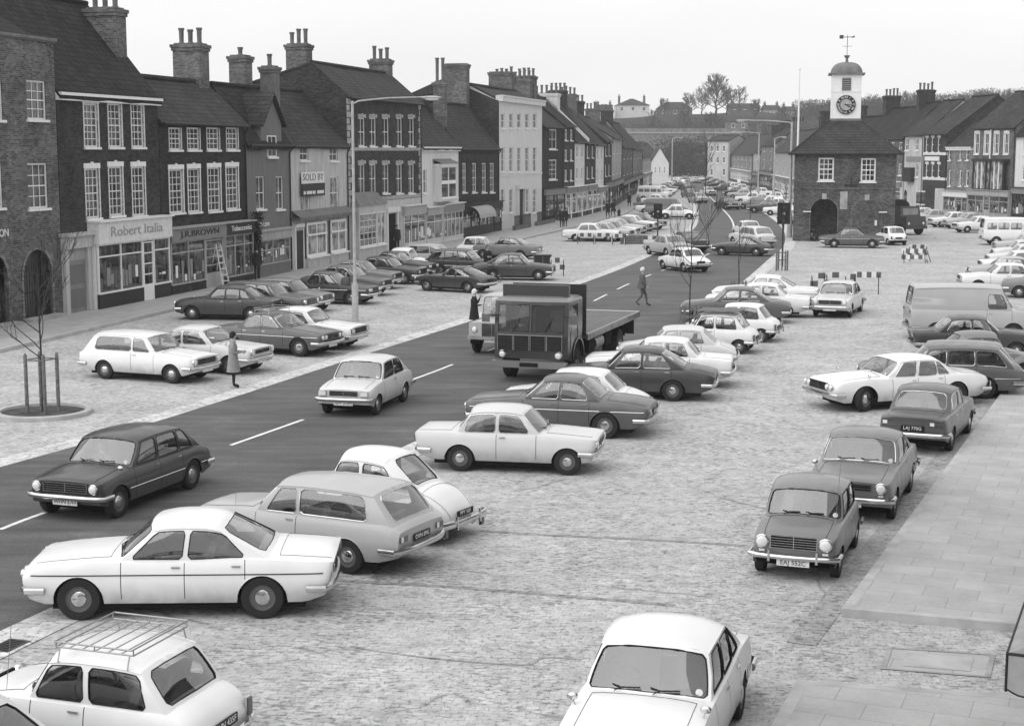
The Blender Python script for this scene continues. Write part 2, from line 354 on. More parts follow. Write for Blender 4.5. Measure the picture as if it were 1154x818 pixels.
SPECS['van'] = spec(4.35, 1.82, 2.02, .72, 2.70, .33, [(0, .92), (.1, 1.02), (.5, 1.12), (.72, 1.18), (4.2, 1.18), (4.35, 1.18)],
     [(0, .86), (.2, 1.0), (.7, 1.10), (4.35, 1.12)], (.66, 1.08, 4.22, 4.33), [(.92, 1.22, 1.62, 1.62, 1)],
     seams=[.78, 1.66], lamps=('round', .09), grille=(.5, .10), trim='seal', shelf=.02, bulge=(.12, .08, .02, .02), roofhalf=.44, drop=.10, crown=6, ghb=.93, wv=(.06, .72), rwin=.7,
     wf=[(0, .84), (.06, .92), (.2, .97), (.6, 1), (4.2, 1), (4.35, .98)], sill=[(0, .40), (.3, .34), (4.35, .38)], lampz=.70)
SPECS['minibus'] = dict(SPECS['van'], win=[(.92, 1.22, 1.50, 1.50, 1), (1.50, 1.50, 1.62, 1.62, 0), (1.62, 1.62, 2.42, 2.42, 1), (2.42, 2.42, 2.54, 2.54, 0), (2.54, 2.54, 3.30, 3.30, 1), (3.30, 3.30, 3.42, 3.42, 0), (3.42, 3.42, 4.08, 4.06, 1)], wv=(.06, .62))
SPECS['landrover'] = spec(3.62, 1.68, 1.97, .55, 2.24, .38, [(0, 1.10), (.05, 1.12), (.9, 1.16), (1.0, 1.16), (3.6, 1.16), (3.62, 1.16)],
     [(0, 1.06), (.9, 1.10), (3.62, 1.10)], (1.08, 1.20, 3.52, 3.60), [(1.24, 1.30, 1.95, 1.95, 1), (1.95, 1.95, 2.08, 2.08, 0), (2.08, 2.08, 3.36, 3.34, 1)],
     seams=[1.14, 1.98], lamps=('round', .09), grille=(.34, .22), trim='seal', shelf=.02, bulge=(0, 0, 0, 0), roofhalf=.46, drop=.04, crown=8, ghb=.93, fs=[(0, 0), (1, 0)], rs=[(0, 0), (1, 0)],
     wf=[(0, .97), (.03, 1), (3.6, 1), (3.62, .99)], prof=[(0, .97), (.1, 1), (.9, 1), (1, .97)], sill=[(0, .52), (3.62, .5)], lampz=.84, fbump=(.58, .07), rbump=None, hub='steel', ra=.47)

TPL = {}
LETTERS = {}
def text_mesh(txt, size, mat, extrude=.002, key=None):
    k = (txt, size, mat.name)
    if k in LETTERS: return LETTERS[k]
    cu = bpy.data.curves.new('lettering', 'FONT'); cu.body = txt; cu.size = size; cu.align_x = 'CENTER'; cu.align_y = 'CENTER'; cu.extrude = extrude; cu.resolution_u = 3
    ob = bpy.data.objects.new('lettering_tmp', cu); COL.objects.link(ob)
    dg = bpy.context.evaluated_depsgraph_get(); dg.update()
    me = bpy.data.meshes.new_from_object(ob.evaluated_get(dg)); me.name = 'lettering'
    me.materials.clear(); me.materials.append(mat)
    bpy.data.objects.remove(ob); bpy.data.curves.remove(cu)
    LETTERS[k] = me; return me

def windowed(fn, ub, vb, wins, body, glassf, trimf, bodym, nsub=3):
    """surface fn(u,v) with window openings (u0,u1,v0,v1,cu,cv): body gets the rest, each opening its glass and trim loop"""
    us = set(ub); vs = set(vb)
    for (a, b, c, d, cu, cv) in wins:
        us |= {a, a + cu, b - cu, b}; vs |= {c, c + cv, d - cv, d}
        for k in range(1, nsub): us.add(a + cu + (b - a - 2 * cu) * k / nsub)
    us = sorted(us); vs = sorted(vs)
    def uniq(x):
        o = [x[0]]
        for q in x[1:]:
            if q - o[-1] > 1e-5: o.append(q)
        return o
    us, vs = uniq(us), uniq(vs)
    for i in range(len(us) - 1):
        for j in range(len(vs) - 1):
            u0, u1, v0, v1 = us[i], us[i + 1], vs[j], vs[j + 1]; um, vm = (u0 + u1) / 2, (v0 + v1) / 2
            hit = None
            for w, (a, b, c, d, cu, cv) in enumerate(wins):
                if a < um < b and c < vm < d: hit = w; break
            if hit is None:
                body.poly([fn(u0, v0), fn(u1, v0), fn(u1, v1), fn(u0, v1)], bodym); continue
            a, b, c, d, cu, cv = wins[hit]
            left = um < a + cu; right = um > b - cu; low = vm < c + cv; high = vm > d - cv
            gl = glassf(hit)
            P = lambda u, v: gl[1](fn(u, v))
            if (left or right) and (low or high):
                oc = (u0 if left else u1, v0 if low else v1)     # outer corner
                ic = (u1 if left else u0, v1 if low else v0)
                e1 = (oc[0], ic[1]); e2 = (ic[0], oc[1])
                body.poly([fn(*oc), fn(*e1), fn(*e2)], bodym); gl[0].poly([P(*ic), P(*e1), P(*e2)], gl[2])
            else: gl[0].poly([P(u0, v0), P(u1, v0), P(u1, v1), P(u0, v1)], gl[2])
    for w, (a, b, c, d, cu, cv) in enumerate(wins):
        m = 4; loop = []
        def seg(p, q):
            for k in range(m): loop.append(fn(p[0] + (q[0] - p[0]) * k / m, p[1] + (q[1] - p[1]) * k / m))
        seg((a + cu, c), (b - cu, c)); seg((b - cu, c), (b, c + cv)); seg((b, c + cv), (b, d - cv)); seg((b, d - cv), (b - cu, d))
        seg((b - cu, d), (a + cu, d)); seg((a + cu, d), (a, d - cv)); seg((a, d - cv), (a, c + cv)); seg((a, c + cv), (a + cu, c))
        trimf(w, loop)

def car_template(kind, lod, opts=()):
    key = (kind, lod, opts)
    if key in TPL: return TPL[key]
    S = SPECS[kind]; L, W, H = S['L'], S['W'], S['H']; hw = W / 2; r = S['r']; fw = S['fw']; rw = fw + S['wb']; dm = fw + S['wb'] / 2
    ra = S['ra'] or r + .048; zc_ = r - (.028 if not S['fend'] else 0)
    parts = []                                     # (name, mesh, parent index, location, rotation, flag)
    BODY = MB()
    PT = M['white']                                # stands for the paint: slot 0
    far = lod == 2
    def emit(name, mb, parent=-1, loc=(0, 0, 0), rot=(0, 0, 0), smooth=35, paintslot=False, solid=None):
        if far and parent == -1:
            mt = Matrix.Translation(loc) @ Matrix.Rotation(rot[2], 4, 'Z')
            BODY.add(mb, mt); return -1
        if far: return -1
        o = mb.build(name, None, smooth=smooth, first=PT if paintslot else None)
        me = o.data; bpy.data.objects.remove(o); parts.append((name, me, parent, loc, rot, paintslot, solid)); return len(parts) - 1
    def Wh(d): return hw * sinterp(S['wf'], d)
    def topz(d): return sinterp(S['top'], d)
    def shz(d): return min(sinterp(S['sh'], d), topz(d) - .004)
    def sil(d): return interp(S['sill'], d)
    def xs(d, z):
        if d < .4: d = d + interp(S['fs'], z) * (1 - d / .4)
        if d > L - .4: d = d - interp(S['rs'], z) * (1 - (L - d) / .4)
        return dm - d
    def ybody(d, z):
        zs = .22 if kind not in ('van', 'minibus', 'landrover') else .36
        return Wh(d) * interp(S['prof'], max(0, min(1, (z - zs) / max(.05, shz(d) - zs))))
    def bot(d):
        z = sil(d)
        for ax in (fw, rw):
            if abs(d - ax) < ra: z = max(z, zc_ + math.sqrt(max(0, ra * ra - (d - ax) ** 2)))
        return min(z, shz(d) - .03)
    def topy(d, f): # height of upper surface at fraction f of shoulder width
        return shz(d) + (topz(d) - shz(d)) * (1 - abs(f) ** S['crown'])
    wbs, wts, rts, rbs = S['cab']; bw, bt, br, bb = S['bulge']
    c0, c1 = wbs + bw + .04, rbs - bb - S['shelf']
    # stations
    st = [0, .015, .04, .08, .14, .22, .32, L - .32, L - .22, L - .14, L - .08, L - .04, L - .015, L, wbs, c0 - .02, c0, c1, c1 + .02, rbs]
    for ax in (fw, rw):
        hh = math.sqrt(max(.0001, ra * ra - max(0, (sil(ax) - zc_)) ** 2)) if sil(ax) > zc_ else ra
        nseg = 7 if far else 14
        st += [ax - hh * math.cos(PI * k / nseg) for k in range(nseg + 1)] + [ax - hh - .004, ax + hh + .004]
    stp = .45 if far else .15
    st += [stp * i for i in range(int(L / stp))]
    if not far:
        for q in S['seams']: st += [q, q + .012]
    st = sorted(x for x in st if 0 <= x <= L); s2 = [st[0]]
    keep = set(S['seams']) | {q + .012 for q in S['seams']}
    for q in st[1:]:
        if q - s2[-1] > (.003 if far else .0035): s2.append(q)
    st = s2
    tl = [0, .12, .3, .5, .7, .85, .94, 1.0]; tf = [.975, .94, .65, .33, 0]
    B = MB()
    rows = []; cabs = []
    for d in st:
        zb = bot(d); zs_ = shz(d); row = []
        for t in tl:
            z = zb + t * (zs_ - zb); row.append((xs(d, z), ybody(d, z), z))
        ysh = row[-1][1]; cab = c0 - .001 <= d <= c1 + .001 and not far
        for i, f in enumerate(tf):
            y = ysh * f; z = topy(d, f)
            if cab and i >= 2: y, z = ((ysh * .90, z - .06), (ysh * .88, .42), (0, .40))[i - 2]
            row.append((xs(d, z), y, z))
        rows.append(row); cabs.append(cab)
    n = len(rows[0])
    seamset = [(q, q + .012) for q in S['seams']]
    for sgn in (1, -1):
        ids = [[B.vert((x, y * sgn, z)) for x, y, z in rw_] for rw_ in rows]
        for i in range(len(st) - 1):
            sm = any(abs(st[i] - a) < .006 and abs(st[i + 1] - b) < .006 for a, b in seamset) and not far
            for j in range(n - 1):
                mm = PT
                if sm and 0 < j < 7: mm = M['gap']
                if (cabs[i] or cabs[i + 1]) and j >= 9: mm = M['inner']
                q = (ids[i][j], ids[i + 1][j], ids[i + 1][j + 1], ids[i][j + 1])
                B.face(q if sgn == 1 else q[::-1], mm)
    for e in (0, -1):                                # nose and tail faces
        for j in range(n - 1):
            a, b = rows[e][j], rows[e][j + 1]
            B.poly([a, b, (b[0], -b[1], b[2]), (a[0], -a[1], a[2])], PT)
    # under body and wheel arches
    U = MB()
    zs0 = sil(L / 2)
    U.box((dm - L + .42, -hw * .84, zs0 - .09), (dm - .40, hw * .86, zs0 + .10), M['under'])
    for ax in (fw, rw):
        for sgn in (1, -1):
            prev = [[(dm - ax + (ra + .003) * math.cos(PI * k / 12), sgn * yy, zc_ + (ra + .003) * math.sin(PI * k / 12)) for k in range(13)] for yy in (hw * .965, hw * .55)]
            U.grid(prev, M['under'])
            U.poly([(dm - ax + (ra + .003) * math.cos(PI * k / 12), sgn * hw * .6, zc_ + (ra + .003) * math.sin(PI * k / 12)) for k in range(13)], M['under'])
            if not far:
                B.tube([(dm - ax + (ra + .004) * math.cos(PI * k / 16), sgn * (ybody(ax - ra * math.cos(PI * k / 16), zc_ + ra * math.sin(PI * k / 16)) - .004), zc_ + (ra + .004) * math.sin(PI * k / 16)) for k in range(17)], .009, PT, 5)
    B.add(U)
    # fenders for the rounded rear-engined car
    if S['fend']:
        for ax in (fw, rw):
            for sgn in (1, -1):
                rws = []
                for yy, dr in ((.40, .20), (.52, .19), (.64, .15), (.715, .09), (.755, .03), (.76, 0)):
                    rws.append([(dm - ax + (ra + dr) * math.cos(a) * (1.16 if (math.cos(a) > 0) == (ax == fw) else 1.3), sgn * yy, r - .04 + (ra + dr) * math.sin(a)) for a in [rad(-8 + 196 * k / 14) for k in range(15)]])
                B.grid(rws, PT)
            # running boards
        for sgn in (1, -1):
            y0, y1 = sorted((sgn * .55, sgn * .74)); B.box((dm - rw + ra + .02, y0, .26), (dm - fw - ra - .02, y1, .31), M['seal'])
    # greenhouse
    rh = hw * 2 * S['roofhalf']
    A, Z = wts + bt, rts - br
    def redge(u): return H - S['drop'] - .05 * abs(2 * u - 1) ** 3
    def ry(u): return rh * (1 - .045 * abs(2 * u - 1) ** 2.5)
    def roofp(u, s):
        df = wts + bt * s * s; dr = rts - br * s * s
        d = df + (dr - df) * u
        return (dm - d, ry(u) * s, redge(u) + S['drop'] * (1 - abs(s) ** 2.8))
    def ghy(d): return S['ghb'] * Wh(d)
    def ghz(d, f=.94): return topy(d, f) - .012
    sb = .022
    def lerp3(a, b, t): return (a[0] + (b[0] - a[0]) * t, a[1] + (b[1] - a[1]) * t, a[2] + (b[2] - a[2]) * t)
    divs = [(wbs + bw, A)] + [q for w in S['win'] for q in ((w[0], w[1]), (w[2], w[3]))] + [(rbs - bb, Z)]
    dd = [divs[0]]
    for q in divs[1:]:
        if abs(q[0] - dd[-1][0]) > 1e-4 or abs(q[1] - dd[-1][1]) > 1e-4: dd.append(q)
    divs = dd
    def side(sgn):
        def fn(u, v):
            i = min(int(u), len(divs) - 2); t = u - i
            b = divs[i][0] + (divs[i + 1][0] - divs[i][0]) * t; tt = divs[i][1] + (divs[i + 1][1] - divs[i][1]) * t
            uu = (tt - A) / (Z - A)
            p = lerp3((dm - b, ghy(b), ghz(b)), (dm - tt, ry(uu), redge(uu)), v)
            return (p[0], sgn * (p[1] + sb * 4 * v * (1 - v)), p[2])
        return fn
    def front(s, v):
        d = wbs + bw * s * s; base = (dm - d, s * ghy(wbs + bw), ghz(d, .94 * s))
        p = lerp3(base, roofp(0, s), v); k = 4 * v * (1 - v)
        return (p[0] + .025 * k * (1 - s * s), p[1] + s * sb * k, p[2])
    def rear(s, v):
        d = rbs - bb * s * s; base = (dm - d, s * ghy(rbs - bb), ghz(d, .94 * s))
        p = lerp3(base, roofp(1, s), v); k = 4 * v * (1 - v)
        return (p[0] - .02 * k * (1 - s * s), p[1] + s * sb * k, p[2])
    GLM = M['fglass'] if far else M['glass']
    TR = MB(); v0, v1 = S['wv']
    trm = M[S['trim']]
    def trimf(w, loop):
        if not far: TR.tube(loop, .008, trm, 5, closed=True)
    for sgn in (1, -1):
        fn = side(sgn); wins = []; gls = []
        for w in S['win']:
            if not w[4]: continue
            i0 = [k for k, q in enumerate(divs) if abs(q[0] - w[0]) < 1e-4 and abs(q[1] - w[1]) < 1e-4][0]
            wins.append((i0 + .001, i0 + .999, v0, v1, .06, .10)); gls.append(MB())
        def gf(w, gls=gls, sgn=sgn): return (gls[w], lambda p: (p[0], p[1] - sgn * .009, p[2]), GLM)
        windowed(fn, [k for k in range(len(divs))] + [.5, len(divs) - 1.5], [0, 1, .5, .96], wins, B, gf, trimf, PT, 1 if far else 3)
        for w, g in enumerate(gls): emit('side_window', g, smooth=30)
        if not far:
            gut = [fn(k * (len(divs) - 1) / 24, .985) for k in range(25)]
            B.tube([(p[0], p[1] + sgn * .006, p[2]) for p in gut], .010, PT, 5)
    SS = [-1, -.97, -.6, -.3, 0, .3, .6, .97, 1]
    g = MB(); windowed(front, SS, [0, .5, 1], [(-.94, .94, .07, .93, .05, .07)], B, lambda w: (g, lambda p: (p[0] - .009, p[1], p[2] - .004), GLM), trimf, PT, 6)
    emit('windscreen', g, smooth=30)
    rwn = S['rwin']; hb = .10 if S['rbump'] else .06
    g2 = MB(); windowed(rear, SS, [0, .5, 1], [(-rwn, rwn, .12, .90, .07, .10)], B, lambda w: (g2, lambda p: (p[0] + .009, p[1], p[2] - .004), GLM), trimf, PT, 6)
    emit('rear_window', g2, smooth=30)
    su = [0, .02, .08, .2, .35, .5, .65, .8, .92, .98, 1]; ssv = [-1, -.985, -.95, -.88, -.75, -.55, -.3, 0, .3, .55, .75, .88, .95, .985, 1]
    ids = B.grid([[roofp(u, s) for s in ssv] for u in su], PT)
    B.add(TR)
    # side chrome strip
    if S['strip'] and not far:
        zst, mn = S['strip']
        for sgn in (1, -1):
            run = []
            for k in range(49):
                d = .12 + (L - .24) * k / 48
                if bot(d) > zst - .01:
                    if len(run) > 1: B.tube(run, .009, M[mn], 4)
                    run = []; continue
                run.append((xs(d, zst), sgn * (ybody(d, zst) + .004), zst))
            if len(run) > 1: B.tube(run, .009, M[mn], 4)
    if not far:                                    # bonnet and boot outline gaps
        for (da, db, fy) in ((.12, wbs - .05, .78), (rbs + .10, L - .05, .80)):
            if db - da < .3: continue
            for sgn in (1, -1):
                B.tube([(xs(d, 1), sgn * ybody(d, shz(d)) * fy, topy(d, fy) + .0005) for d in [da + (db - da) * k / 10 for k in range(11)]], .003, M['gap'], 4)
            de = db if da < 1 else da
            B.tube([(xs(de, 1), ybody(de, shz(de)) * fy * s, topy(de, fy * s) + .0015) for s in [-1 + .2 * k for k in range(11)]], .003, M['gap'], 4)
        rk = MB()
    # nose details
    fx = lambda z: dm - interp(S['fs'], z)
    rx = lambda z: dm - L + interp(S['rs'], z)
    zt_f = topz(0); lz = S['lampz'] or zt_f - .14
    def bumper(zc, hgt, front_, ):
        b = MB(); sx = 1 if front_ else -1
        wid = (hw * interp(S['wf'], .02) + .015) if not S['fend'] else .70; ex = fx(zc) if front_ else rx(zc)
        path = []
        for k in range(-10, 11):
            a = k / 10
            path.append((ex + sx * (.085 - .07 * abs(a) ** 2.5), wid * a * 1.06))
        endx = .30 if not S['fend'] else .10; he = hw if not S['fend'] else .735
        path = [(ex - sx * endx, -he * 1.012)] + [(ex - sx * .02, -he * 1.005)] + path[1:-1] + [(ex - sx * .02, he * 1.005), (ex - sx * endx, he * 1.012)]
        prof = [(-.012, -hgt), (.02, -hgt * .8), (.034, -hgt * .2), (.034, hgt * .3), (.02, hgt * .85), (-.012, hgt)]
        rws = []
        for i, (x, y) in enumerate(path):
            a = path[max(0, i - 1)]; c = path[min(len(path) - 1, i + 1)]
            tx, ty = c[0] - a[0], c[1] - a[1]; l = math.hypot(tx, ty); nx, ny = (ty / l, -tx / l)
            if not front_: nx, ny = -nx, -ny
            rws.append([(x + nx * o, y + ny * o, zc + h) for o, h in prof])
        b.grid(rws, M['chrome'], closed=True)
        b.poly(rws[0], M['chrome']); b.poly(rws[-1][::-1], M['chrome'])
        if kind in ('mini', 'beetle'):
            for s_ in (-1, 1): b.box((ex + sx * .10 - .02, s_ * .38 - .02, zc - hgt - .03), (ex + sx * .10 + .02, s_ * .38 + .02, zc + hgt + .07), M['chrome'], taper=.004)
        if kind == 'landrover': b = MB(); b.box((ex + .02, -hw, zc - hgt), (ex + .12, hw, zc + hgt), M['steel'])
        return b
    if S['fbump']: emit('front_bumper', bumper(S['fbump'][0], S['fbump'][1] * .75, True), smooth=40)
    if S['rbump']: emit('rear_bumper', bumper(S['rbump'][0], S['rbump'][1] * .75, False), smooth=40)
    # grille
    if S['grille']:
        gw, gh = S['grille']; g = MB(); gx = fx(lz) + .004; inner = gw * hw / .8 if not S['twin'] else hw * .52
        if S['lamps'][0] == 'round' and not S['twin']: inner = min(inner, hw * .87 - 2.3 * S['lamps'][1])
        g.box((gx - .03, -inner, lz - gh), (gx + .003, inner, lz + gh), M['gap'])
        nb = max(3, int(gh * 2 / .035))
        for k in range(nb + 1):
            z = lz - gh + 2 * gh * k / nb; g.box((gx + .002, -inner, z - .004), (gx + .012, inner, z + .004), M['chrome'])
        for s_ in (-1, 0, 1): g.box((gx + .002, s_ * inner - .006, lz - gh), (gx + .014, s_ * inner + .006, lz + gh), M['chrome'])
        emit('grille', g, smooth=None)
    ly = hw * .87 - S['lamps'][1] - .015; lr = S['lamps'][1]
    pos = [ly] if not S['twin'] else [ly + .01, ly - .185]
    if S['twin']: lr = .072
    if kind == 'landrover': pos = [hw * .74]
    if S['fend']: pos = [.56]
    for s_ in (-1, 1):
        for py_ in pos:
            h = MB()
            fxx = fx(lz) + (.03 if not S['fend'] else -.30)
            if S['lamps'][0] == 'round' or S['twin']:
                h.lathe([(lr * 1.14, -.05), (lr * 1.16, .0), (lr * 1.02, .012)], M['chrome'], 20, 'x')
                h.lathe([(lr * 1.0, .006), (lr * .8, .018), (lr * .4, .027), (.0001, .03)], M['lamp'], 20, 'x')
            else:
                h.box((-.05, -lr * 1.3, -lr * .85), (.008, lr * 1.3, lr * .85), M['chrome'], taper=0); h.box((.009, -lr * 1.18, -lr * .7), (.018, lr * 1.18, lr * .7), M['lamp'])
            emit('headlight', h, loc=(fxx, s_ * py_, lz), smooth=40)
            if not far and s_ * py_ == s_ * pos[0] and S['fbump'] and kind != 'landrover':
                i_ = MB(); i_.box((-.02, -.045, -.018), (.012, .045, .018), M['tail'] if kind == 'beetle' else M['lamp'])
                emit('indicator', i_, loc=(fx(lz - .14) + .01, s_ * pos[0], lz - .15), smooth=None)
    # tail lamps
    tz = {'mini': .56}.get(kind, topz(L) - .13)
    for s_ in (-1, 1):
        h = MB(); a, b_ = {'box': (.11, .05), 'tall': (.045, .10), 'wide': (.15, .045)}[S['tail']]
        h.box((-.02, -a, -b_), (.03, a, b_), M['tail'], taper=0); h.box((-.02, -a - .008, -b_ - .008), (.012, a + .008, b_ + .008), M['chrome'])
        if S['tail'] != 'tall': h.box((.028, -a * .9, -b_ * .85), (.034, -a * .25, b_ * .85), M['lamp'])
        emit('tail_light', h, loc=(rx(tz) + .0, s_ * (hw * .84 - a * .9), tz), rot=(0, 0, PI), smooth=None)
    if S['plate'] and not far:
        for front_ in (True, False):
            p = MB(); zc = (S['fbump'][0] - .09) if front_ else max(.5, (S['rbump'][0] if S['rbump'] else .5) + .14)
            x = (fx(zc) + .045) if front_ else -(rx(zc) - .02)
            white = front_ and not ('blackplate' in opts)
            if not front_ and kind in ('viva', 'jaguar', 'marina', 'hatch'): white = True
            p.box((-.008, -.26, -.055), (.008, .26, .055), M['plate_w' if white else 'plate_b'])
            if front_: pi = emit('number_plate', p, loc=(x, 0, zc), smooth=None)
            else: pi = emit('number_plate', p, loc=(rx(zc) - .02, 0, zc), rot=(0, 0, PI), smooth=None)
            txt = dict(opts_txt(opts)).get('F' if front_ else 'R')
            if txt and lod == 0:
                me = text_mesh(txt, .105, M['plate_b'] if white else M['plate_w'])
                parts.append(('lettering', me, pi, (.0095, 0, 0), (PI / 2, 0, PI / 2), False, None))
    # wheels
    for i, (ax, s_) in enumerate(((fw, 1), (fw, -1), (rw, 1), (rw, -1))):
        w = MB(); wy = .075
        w.lathe([(r * .60, -wy), (r * .80, -wy - .005), (r * .95, -wy + .002), (r, -wy + .025), (r, wy - .025), (r * .95, wy - .002), (r * .80, wy + .005), (r * .60, wy), (r * .56, wy - .03)], M['rubber'], 14 if far else 28, 'y')
        h = MB(); hm = M['chrome'] if S['hub'] == 'chrome' else M['steel']
        rim = M['rim']
        h.lathe([(r * .61, .055), (r * .62, .072), (r * .57, .070), (r * .53, .045), (r * .42, .038), (r * .38, .055), (r * .33, .072), (r * .18, .082), (.0001, .085)], hm, 14 if far else 28, 'y',
                mats=[rim, rim, rim, M['gap'], rim, hm, hm, hm])
        stz = {'steer': .45}.get('steer' if ('steer' in opts and ax == fw) else '', 0)
        mt = Matrix.Rotation(stz, 4, 'Z')
        if s_ == -1:
            for mb_ in (h, w):
                for q in range(len(mb_.v)): mb_.v[q] = (mb_.v[q][0], -mb_.v[q][1], mb_.v[q][2])
        if stz: w.xf(mt); h.xf(mt)
        pos_ = (dm - ax, s_ * (hw - .105), r)
        if far: w.add(h); emit('wheel', w, loc=pos_)
        else:
            wi = emit('wheel', w, loc=pos_, smooth=35); emit('hubcap', h, parent=wi, smooth=30)
    if not far:
        # door handles, mirrors
        for s_ in (-1, 1):
            for q in S['seams'][1:]:
                if kind in ('beetle', 'mini') and q > 2.3: continue
                zc = min(shz(q) - .06, .80 if H < 1.6 else 1.0); h = MB(); yb = ybody(q - .12, zc)
                h.box((-.065, -.010, -.010), (.065, .010, .010), M['chrome'], taper=.002); h.box((-.05, -.012 - .0, -.004), (-.04, .0, .004), M['chrome'])
                emit('door_handle', h, loc=(dm - q + .12, s_ * (yb + .016), zc), smooth=None)
        for s_ in {'avenger': (-1, 1), 'marina': (-1,), 'jaguar': (-1, 1), 'van': (-1, 1), 'minibus': (-1, 1), 'maxi': (1,)}.get(kind, ()):
            if kind in ('van', 'minibus'): q, zc, oy = 1.0, 1.35, .10
            else: q, zc, oy = max(.5, fw + .12), shz(fw + .12) + .055, -.07
            h = MB(); h.ellip((0, 0, .05), (.03, .065, .045), M['chrome'], 10, 6); h.tube([(0, -.03 * s_, -.05), (0, 0, .03)], .008, M['chrome'])
            emit('wing_mirror', h, loc=(dm - q, s_ * (Wh(q) + oy), zc), smooth=60)
    if lod == 0:
        for s_ in (-.5, .12):
            w = MB(); pts = [front(s_, .02), front(s_ + .12, .10), front(s_ + .42, .13)]
            pts = [(p[0] + .02, p[1], p[2] + .012) for p in pts]; w.tube(pts[:2], .006, M['black_matt'], 4); w.tube([pts[1], pts[2]], .010, M['black_matt'], 4); w.tube([pts[1], front(s_ - .05, .16)], .008, M['black_matt'], 4)
            emit('wiper', w, smooth=None)
        w = MB(); q_ = front(.82, .17); w.lathe([(.0001, 0), (.042, 0), (.042, .003)], M['plate_w'], 12, 'x'); emit('tax_disc', w, loc=(q_[0] + .012, q_[1], q_[2]), smooth=None)
    if not far:
        cx = dm - (wts + .75 * (rts - wts) * .5)
        zt = .42
        for s_ in (-1, 1):
            h = MB(); h.box((-.25, -.24, 0), (.25, .24, .16), M['seatm'], taper=.03)
            h.obox((-.30, -.24, .12), (.12, 0, 0), (0, .48, 0), (-.14, 0, .50), M['seatm'])
            emit('seat', h, loc=(dm - (wbs + bw + .95), s_ * hw * .42, zt), smooth=20)
        if kind not in ('van', 'mgb', 'landrover'):
            h = MB(); h.box((-.22, -hw * .68, 0), (.25, hw * .68, .16), M['seatm'], taper=.03); h.obox((-.28, -hw * .66, .12), (.12, 0, 0), (0, hw * 1.32, 0), (-.06, 0, .32), M['seatm'])
            emit('rear_seat', h, loc=(dm - (min(rts + .05, c1) - .42), 0, zt), smooth=20)
        h = MB(); ring = [(.19 * math.cos(2 * PI * k / 20) * .35, .19 * math.sin(2 * PI * k / 20), .19 * math.cos(2 * PI * k / 20) * .9) for k in range(20)]
        h.tube(ring, .011, M['black_matt'], 5, closed=True); h.tube([ring[5], ring[15]], .01, M['black_matt'], 5); h.tube([(0, 0, 0), (.25, 0, -.12)], .02, M['black_matt'], 6)
        emit('steering_wheel', h, loc=(dm - (wbs + bw + .42), -hw * .42, min(topz(wbs) - .02, .95)), smooth=50)
    if 'rack' in opts or 'boards' in opts:
        rk = MB(); z0 = H + .055; rr = M['steel'] if 'rack' in opts else M['wood']
        a, b_ = dm - wts - .15, dm - rts + .15; y = rh * .93
        if 'rack' in opts:
            ctrp = []
            for zz, ins in ((z0, 0), (z0 + .065, -.03)):
                rk.tube([(a, -y + ins, zz), (a, y - ins, zz), (b_, y - ins, zz), (b_, -y + ins, zz)], .010, M['steel'], 6, closed=True)
            for k in range(7):
                x = a + (b_ - a) * k / 6; rk.tube([(x, -y, z0), (x, y, z0)], .008, M['steel'], 5)
            for x in (a, (a + b_) / 2, b_):
                for s_ in (-1, 1): rk.tube([(x, s_ * y, z0 + .065), (x, s_ * y, z0)], .008, M['steel'], 5)
        else:
            for k in range(5): rk.box((b_ - .25, -y + k * .24, z0), (a + .25, -y + k * .24 + .20, z0 + .03), M['wood'])
        for x in (a - .05, b_ + .05):
            for s_ in (-1, 1): rk.tube([(x, s_ * y, z0), (x, s_ * (rh + .015), H - .10)], .009, M['steel'], 5)
        emit('roof_rack', rk, smooth=30)
    if 'aerial' in opts:
        rk = MB(); rk.tube([(dm - fw - .1, hw * .8, topz(fw)), (dm - fw - .25, hw * .85, topz(fw) + .95)], .004, M['steel'], 4); emit('aerial', rk)
    B2 = B; B2.add(BODY)
    if far:
        o = B2.build(kind, None, smooth=35, first=PT); me = o.data; bpy.data.objects.remove(o); TPL[key] = ('mesh', me)
    else:
        o = B2.build('body', None, smooth=32, first=PT); me = o.data; bpy.data.objects.remove(o)
        parts.insert(0, ('body', me, -1, (0, 0, 0), (0, 0, 0), True, None))
        parts = [parts[0]] + [(a, b, (c + 1 if c >= 0 else -1), d, e, f, g) for a, b, c, d, e, f, g in parts[1:]]
        TPL[key] = ('parts', parts)
    return TPL[key]

def opts_txt(opts):
    return [(o[0], o[2:]) for o in opts if len(o) > 2 and o[1] == '=']

LABELS = set()
def put_car(kind, color, lod, heading, local, px, label, cat='car', group=None, opts=(), name='parked_car', z=0.0, loc=None):
    """heading in degrees (0 = towards +X); the car's own point local=(x,y,z) is seen at photo pixel px"""
    t = car_template(kind, lod, opts); h = rad(heading)
    if loc is None:
        p = G(px[0], px[1], local[2] + z)
        ox = local[0] * math.cos(h) - local[1] * math.sin(h); oy = local[0] * math.sin(h) + local[1] * math.cos(h)
        loc = (p.x - ox, p.y - oy, z)
    mat = M[color]
    def setp(o):
        o.material_slots[0].link = 'OBJECT'; o.material_slots[0].material = mat
    if t[0] == 'mesh':
        root = bpy.data.objects.new(name, t[1]); COL.objects.link(root); setp(root)
        root.location = loc; root.rotation_euler = (0, 0, h)
    else:
        root = empty(name, loc, h); obs = []
        for (nm, me, par, l, ro, pf, sol) in t[1]:
            o = bpy.data.objects.new(nm, me); COL.objects.link(o); o.parent = obs[par] if par >= 0 else root
            o.location = l; o.rotation_euler = ro; obs.append(o)
            if pf: setp(o)
    tag(root, label, cat, group); return root

